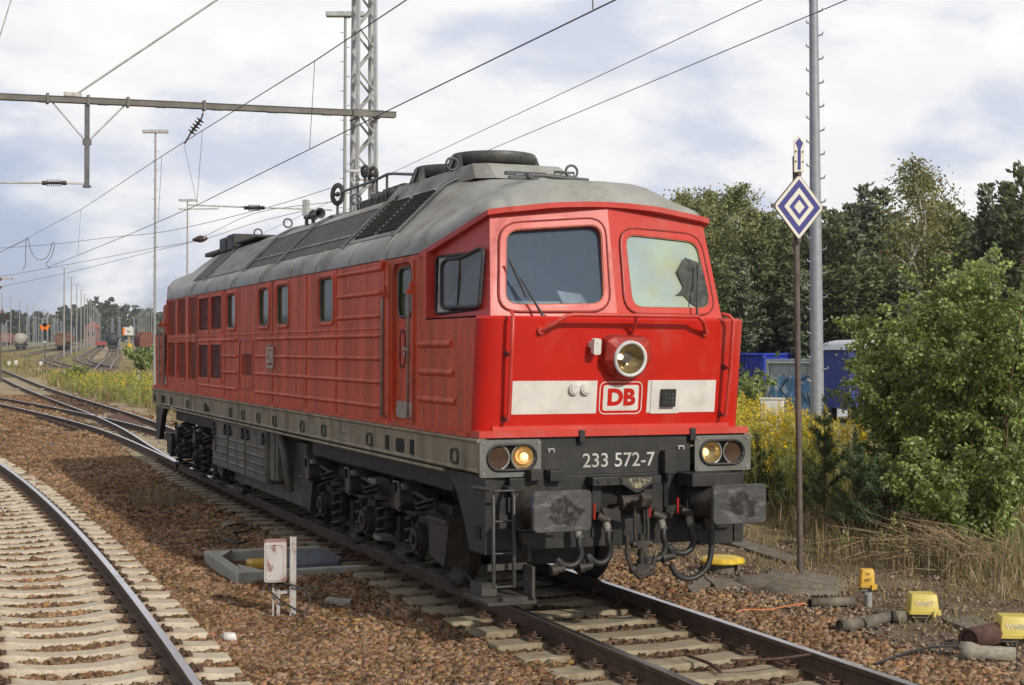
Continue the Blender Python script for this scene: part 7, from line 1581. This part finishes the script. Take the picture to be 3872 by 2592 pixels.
bush('spiky shrub between the yard tracks in the left grass', down(y7(1150,1380), 104), 1.2, 1.7, 12, 1500, 27, leaf=.085)
# young pines before the bush
def sapling(label, base, H, seed, rr=.55):
    global RNG; old = RNG; RNG = np.random.default_rng(seed); rnd = random.Random(seed); t = thing('young_pine', label, 'tree', base); b = MB(); P = []; T = []; x, y, z0 = base; b.cyl((x,y,z0-.1),(x,y,z0+H*.96),.022,.006,n=7); z = .06*H
    tiers = 7
    for k in range(tiers):
        f = k/tiers; zz = H*(.06+.86*f)
        for j in range(6):
            a = rnd.uniform(0,6.28); L_ = rr*H/1.8*(1.15-f)*rnd.uniform(.7,1.15); d = Vector((math.cos(a), math.sin(a), .55+.9*f)).normalized(); p0 = Vector((x,y,z0+zz)); p1 = p0+d*L_; b.tube([p0, p1], [.009,.004], 4, cap=False); m = int(130*L_/.5)
            for _ in range(m): s = rnd.uniform(.15,1.05); P.append((p0+d*L_*s)[:]); v = Vector((rnd.gauss(0,1),rnd.gauss(0,1),rnd.gauss(0,1))).normalized()*.9+d*.9; T.append(v[:])
    for _ in range(160): s = rnd.uniform(.8,1.03); P.append((x,y,z0+H*s)); v = Vector((rnd.gauss(0,1),rnd.gauss(0,1),1.6)).normalized(); T.append(v[:])
    P = np.array(P); T = np.array(T); T /= np.linalg.norm(T, axis=1)[:,None]; l = RNG.uniform(.035,.065,len(P)); V, F = cards(P+T*l[:,None], l, .0055+0*l, None, 0, T*4); b.build('stem', bark_m, t); mesh_np('needles', V-np.array(base), F, sap_m, t); RNG = old; return t
sapling('tallest young pine with pointed top right of the sign post', gpt((1885,1210)), 1.95, 31, .60); sapling('young pine right of the tallest one, under the bush', gpt((1955,1225)), 1.45, 32, .65); sapling('young pine left of the sign post base, low and broad', gpt((1800,1190))+Vector((.2,.8,0)), 1.0, 33, .8); sapling('darker young pine half inside the big bush', gpt((2020,1235)), 1.3, 34, .8); sapling('small pale pine beside the buffer in the goldenrod', gpt((1730,1170)), 1.25, 35, .5)

# goldenrod, weeds, dry grass
def patch(n, x0, x1, y0, y1, keep):
    X = RNG.uniform(x0,x1,n); Y = RNG.uniform(y0,y1,n); k = keep(X, Y); X, Y = X[k], Y[k]; px, py, D = to_px(X, Y, gzv(X,Y)); k = (px > -500) & (px < PW+600); return X[k], Y[k], D[k]
def goldenrod(label, n, x0, x1, y0, y1, keep, h0, h1, sc=1.0, flower=.62, plume=26):
    X, Y, D = patch(n, x0, x1, y0, y1, keep); Zc = gzv(X, Y); H = RNG.uniform(h0,h1,len(X)); lx, ly = RNG.normal(0,.07,len(X))*H, RNG.normal(0,.07,len(X))*H
    VV = []; FF = []; MI = []; off = 0
    def push(V, F, mi):
        nonlocal off
        F4 = F if F.shape[1] == 4 else np.concatenate([F, F[:, -1:]], 1)
        VV.append(V); FF.append(F4+off); MI.append(np.full(len(F4), mi)); off += len(V)
    m = 14; s = RNG.uniform(.08,.92,(len(X),m)); P = np.stack([X[:,None]+lx[:,None]*s, Y[:,None]+ly[:,None]*s, Zc[:,None]+H[:,None]*s], -1).reshape(-1,3); T = runit(len(P)); T[:,2] = np.abs(T[:,2])*.6+.1; l = RNG.uniform(.045,.085,len(P))*sc; push(*cards(P+T*l[:,None], l, l*.20, None, 0, T*3), 0)
    w = .010*sc; a = RNG.uniform(0,6.28,len(X)); dx, dy = np.cos(a)*w, np.sin(a)*w; V = np.stack([np.stack([X-dx,Y-dy,Zc],-1), np.stack([X+dx,Y+dy,Zc],-1), np.stack([X+lx+dx*.4,Y+ly+dy*.4,Zc+H],-1), np.stack([X+lx-dx*.4,Y+ly-dy*.4,Zc+H],-1)],1).reshape(-1,3); push(V, np.arange(len(V)).reshape(-1,4), 0)
    fl = RNG.random(len(X)) < flower; Xf, Yf, Zf, Hf = (X+lx)[fl], (Y+ly)[fl], Zc[fl], H[fl]; m = plume; s = RNG.uniform(.0,1,(len(Xf),m)); r = .11*sc*(1-s*.85)*RNG.uniform(.3,1,(len(Xf),m)); a = RNG.uniform(0,6.28,(len(Xf),m)); P = np.stack([Xf[:,None]+r*np.cos(a), Yf[:,None]+r*np.sin(a), Zf[:,None]+Hf[:,None]+(s-.75)*.24*sc], -1).reshape(-1,3); l = RNG.uniform(.014,.026,len(P))*sc; push(*cards(P, l*1.3, l*.7, np.tile((0,0,1.),(len(P),1)), .4), 1)
    V = np.concatenate(VV); F = np.concatenate(FF); o = mesh_np('goldenrod', V, F, [stem_m, gold_m], mi=np.concatenate(MI)); tag(o, label, 'goldenrod', kind='stuff')
Rx = lambda X, Y: X > 3.6+.02*(Y-8)
goldenrod('tall goldenrod in yellow flower between the locomotive nose and the mast', 10500, 4.2, 24, 7.5, 46, lambda X, Y: (X > 4.6+.26*(Y-8)+.3*np.sin(Y*1.7)) & (X < 9.5+.42*(Y-8)) & ((Y > 10) | (RNG.random(len(X)) < .6)), .95, 1.55, 1.1, .62)
def kl(X, Y): return (X > np.interp(Y, [40,57,65,79,117], [5.3,4.1,3.4,2.9,3.6])+.35*np.sin(Y*.9)) & (X < 6+.17*(Y-18)+2)
goldenrod('yellow and green weeds beside the turnout behind the locomotive', 7500, 3, 30, 38, 120, lambda X, Y: kl(X,Y) & (Y < 100), .6, 1.15, 1.7, .22, 16)
YARD_P = np.array([(o.location.x+o.parent.location.x+v.co.x, o.location.y+o.parent.location.y+v.co.y) for o in bpy.data.objects if o.name.startswith('rail') and o.type == 'MESH' and o.parent and 'yard track' in str(o.parent.get('label')) for v in list(o.data.vertices)[::15]])
def off_tracks(X, Y):
    k = np.ones(len(X), bool)
    for i in range(0, len(X), 2000):
        d = np.hypot(X[i:i+2000,None]-YARD_P[None,:,0], Y[i:i+2000,None]-YARD_P[None,:,1]).min(1); k[i:i+2000] = d > 1.6+RNG.uniform(0,1.5,len(d))
    return k
def grass(label, n, x0, x1, y0, y1, keep, h0, h1, w, m, lean=.4, name='dry_grass'):
    X, Y, D = patch(n, x0, x1, y0, y1, keep); V, F = blades(X, Y, gzv(X,Y)-.03, RNG.uniform(h0,h1,len(X)), w*RNG.uniform(.6,1.4,len(X)), lean); tag(mesh_np(name, V, F, m), label, 'grass', kind='stuff')
clump = lambda X, Y, s, t: (np.sin(X*s+np.sin(Y*s*.7)*2)+np.sin(Y*s*1.1+X*.5*s)+RNG.uniform(-.9,.9,len(X))) > t
grass('pale straw grass standing along the turnout in the left middle distance', 34000, 3, 34, 38, 135, lambda X, Y: kl(X, Y) & (Y < 104) & clump(X, Y, .6, -.3), .5, 1.0, .05, straw_m, .35)
grass('straw-coloured grass between the yard tracks on the left', 30000, -12, 45, 102, 290, lambda X, Y: (X > -8+.02*Y) & clump(X, Y, .25, -.2) & off_tracks(X, Y) & ~((np.abs(X-np.interp(Y, [p[1] for p in loco_ctrl], [p[0] for p in loco_ctrl])) < 2.2)), .15, .5, .12, straw_m, .4)
grass('green weeds between the yard tracks', 9000, -6, 45, 96, 290, lambda X, Y: clump(X, Y, .22, .5) & off_tracks(X, Y) & ~((np.abs(X-np.interp(Y, [p[1] for p in loco_ctrl], [p[0] for p in loco_ctrl])) < 2.4)), .2, .55, .14, green_m, .5, 'weeds')
grass('dry brown grass on the bank right of the track', 24000, 3.9, 16, .5, 13, lambda X, Y: (X > 4.9+.16*(Y-2)+.5*np.sin(Y*1.1)) & clump(X, Y, 1.3, -.5), .18, .6, .012, brown_m, .8)
grass('sparse low straw around the yellow cable boxes', 7000, 2.9, 6.5, -3.5, 7, lambda X, Y: (X > 3.0+.25*np.sin(Y*2)) & clump(X, Y, 2.2, -.1), .05, .22, .009, straw_m, 1.6)
grass('straw grass under the goldenrod beside the locomotive', 14000, 4.2, 20, 8, 36, lambda X, Y: (X > 4.4+.28*(Y-10)) & (X < 12+.4*(Y-10)), .4, 1.0, .02, straw_m, .5)
grass('green grass blades at the foot of the bushes', 6000, 4.6, 14, 1, 14, lambda X, Y: (X > 5.0+.1*Y) & clump(X, Y, 1.0, .3), .15, .5, .016, green_m, .7, 'green_grass')
def tuft(label, c, n, r, h0, h1, m, w=.008, lean=.9, name='grass_tuft', cat='grass tuft'):
    X = RNG.normal(c.x, r, n); Y = RNG.normal(c.y, r*1.4, n); V, F = blades(X, Y, np.full(n, c.z-.02), RNG.uniform(h0,h1,n), w*np.ones(n), lean); tag(mesh_np(name, V, F, m), label, cat)
tuft('dry wispy grass tuft on the shaded ballast left of the locomotive', gr(z6(110,900)), 420, .33, .12, .42, brown_m)
tuft('thin dry stalk standing on the ballast near the bottom edge', gr(y3(595,885)), 5, .03, .3, .55, straw_m, .006, .25)
tuft('small dry stalks beside the relay box on the ballast', gr(y3(330,690)), 7, .05, .2, .4, straw_m, .006, .4)
for i, p in enumerate(((1100,470),(1350,470),(1432,490),(1510,500))):
    q = gr(z8(*p)); h = [.48,.52,.75,.62][i]; t = thing('flower_spike', ['short withered flower spike right of the sign post','withered flower spike left of the tall pair','tallest withered flower spike in front of the bush','withered flower spike right of the tallest one'][i], 'weed', q, 'withered flower spikes'); b = MB(); b.cyl(q, q+Vector((0.02,0,h)), .007, .004, n=5); b.build('stalk', straw_m, t); n = 90; s = RNG.uniform(.45,1.0,n); P = np.array(q)[None]+np.stack([RNG.normal(0,.018,n), RNG.normal(0,.018,n), s*h], -1); V, F = cards(P, .022, .010); mesh_np('seed_heads', V-np.array(q), F, mat('seed_head', (.30,.27,.11), .8, island=.3), t)
q = gr(z8(1880,470)); t = thing('brushwood_heap', 'heap of bare brown branches leaning out of the weeds below the bush', 'brushwood', q); b = MB(); rnd = random.Random(5)
for k in range(70):
    a = rnd.gauss(3.1,.55); L_ = rnd.uniform(.6,1.7); p = q+Vector((rnd.gauss(.2,.35), rnd.gauss(.2,.45), rnd.uniform(0,.3))); d = Vector((math.cos(a), math.sin(a)*.6-.25, rnd.uniform(.05,.6))).normalized(); e = p+d*L_+Vector((0,0,-.12*L_)); b.tube([p, p.lerp(e,.5)+Vector((rnd.gauss(0,.03),0,.08)), e], [.010,.006,.002], 4, cap=False)
    for j in range(4): s = rnd.uniform(.35,.95); g = p.lerp(e, s); b.tube([g, g+Vector((rnd.gauss(0,.12), rnd.gauss(0,.12), rnd.uniform(.02,.2)))], [.004,.0015], 3, cap=False)
b.build('branches', mat('pale_dry_twig', (.25,.18,.11), .85, var=.3), t)

# a thing of one piece is that piece itself
for o in [o for o in SC.objects if o.type == 'EMPTY' and o.parent is None and len(o.children) == 1 and not o.children[0].children]:
    c = o.children[0]; loc, rot, scl = o.location.copy(), o.rotation_euler.copy(), o.scale.copy(); nm = o.name; c.parent = None; c.location = loc; c.rotation_euler = rot; c.scale = scl
    for k in ('label', 'category', 'group', 'kind'):
        if k in o: c[k] = o[k]
    bpy.data.objects.remove(o); c.name = nm.split('.')[0]

# ------------------------------------------------------------------ thin blue summer haze over the yard
hm = bpy.data.materials.new('haze'); hm.use_nodes = True; t_ = hm.node_tree; t_.nodes.clear()
pv = t_.nodes.new('ShaderNodeVolumePrincipled'); pv.inputs['Color'].default_value = (.80,.88,1.0,1); pv.inputs['Density'].default_value = .00020; pv.inputs['Anisotropy'].default_value = .2
t_.links.new(pv.outputs[0], t_.nodes.new('ShaderNodeOutputMaterial').inputs['Volume'])
b = MB(); b.bx(-912, 1312, -92, 2612, -2.2, 40); tag(b.build('haze', hm), kind='stuff')
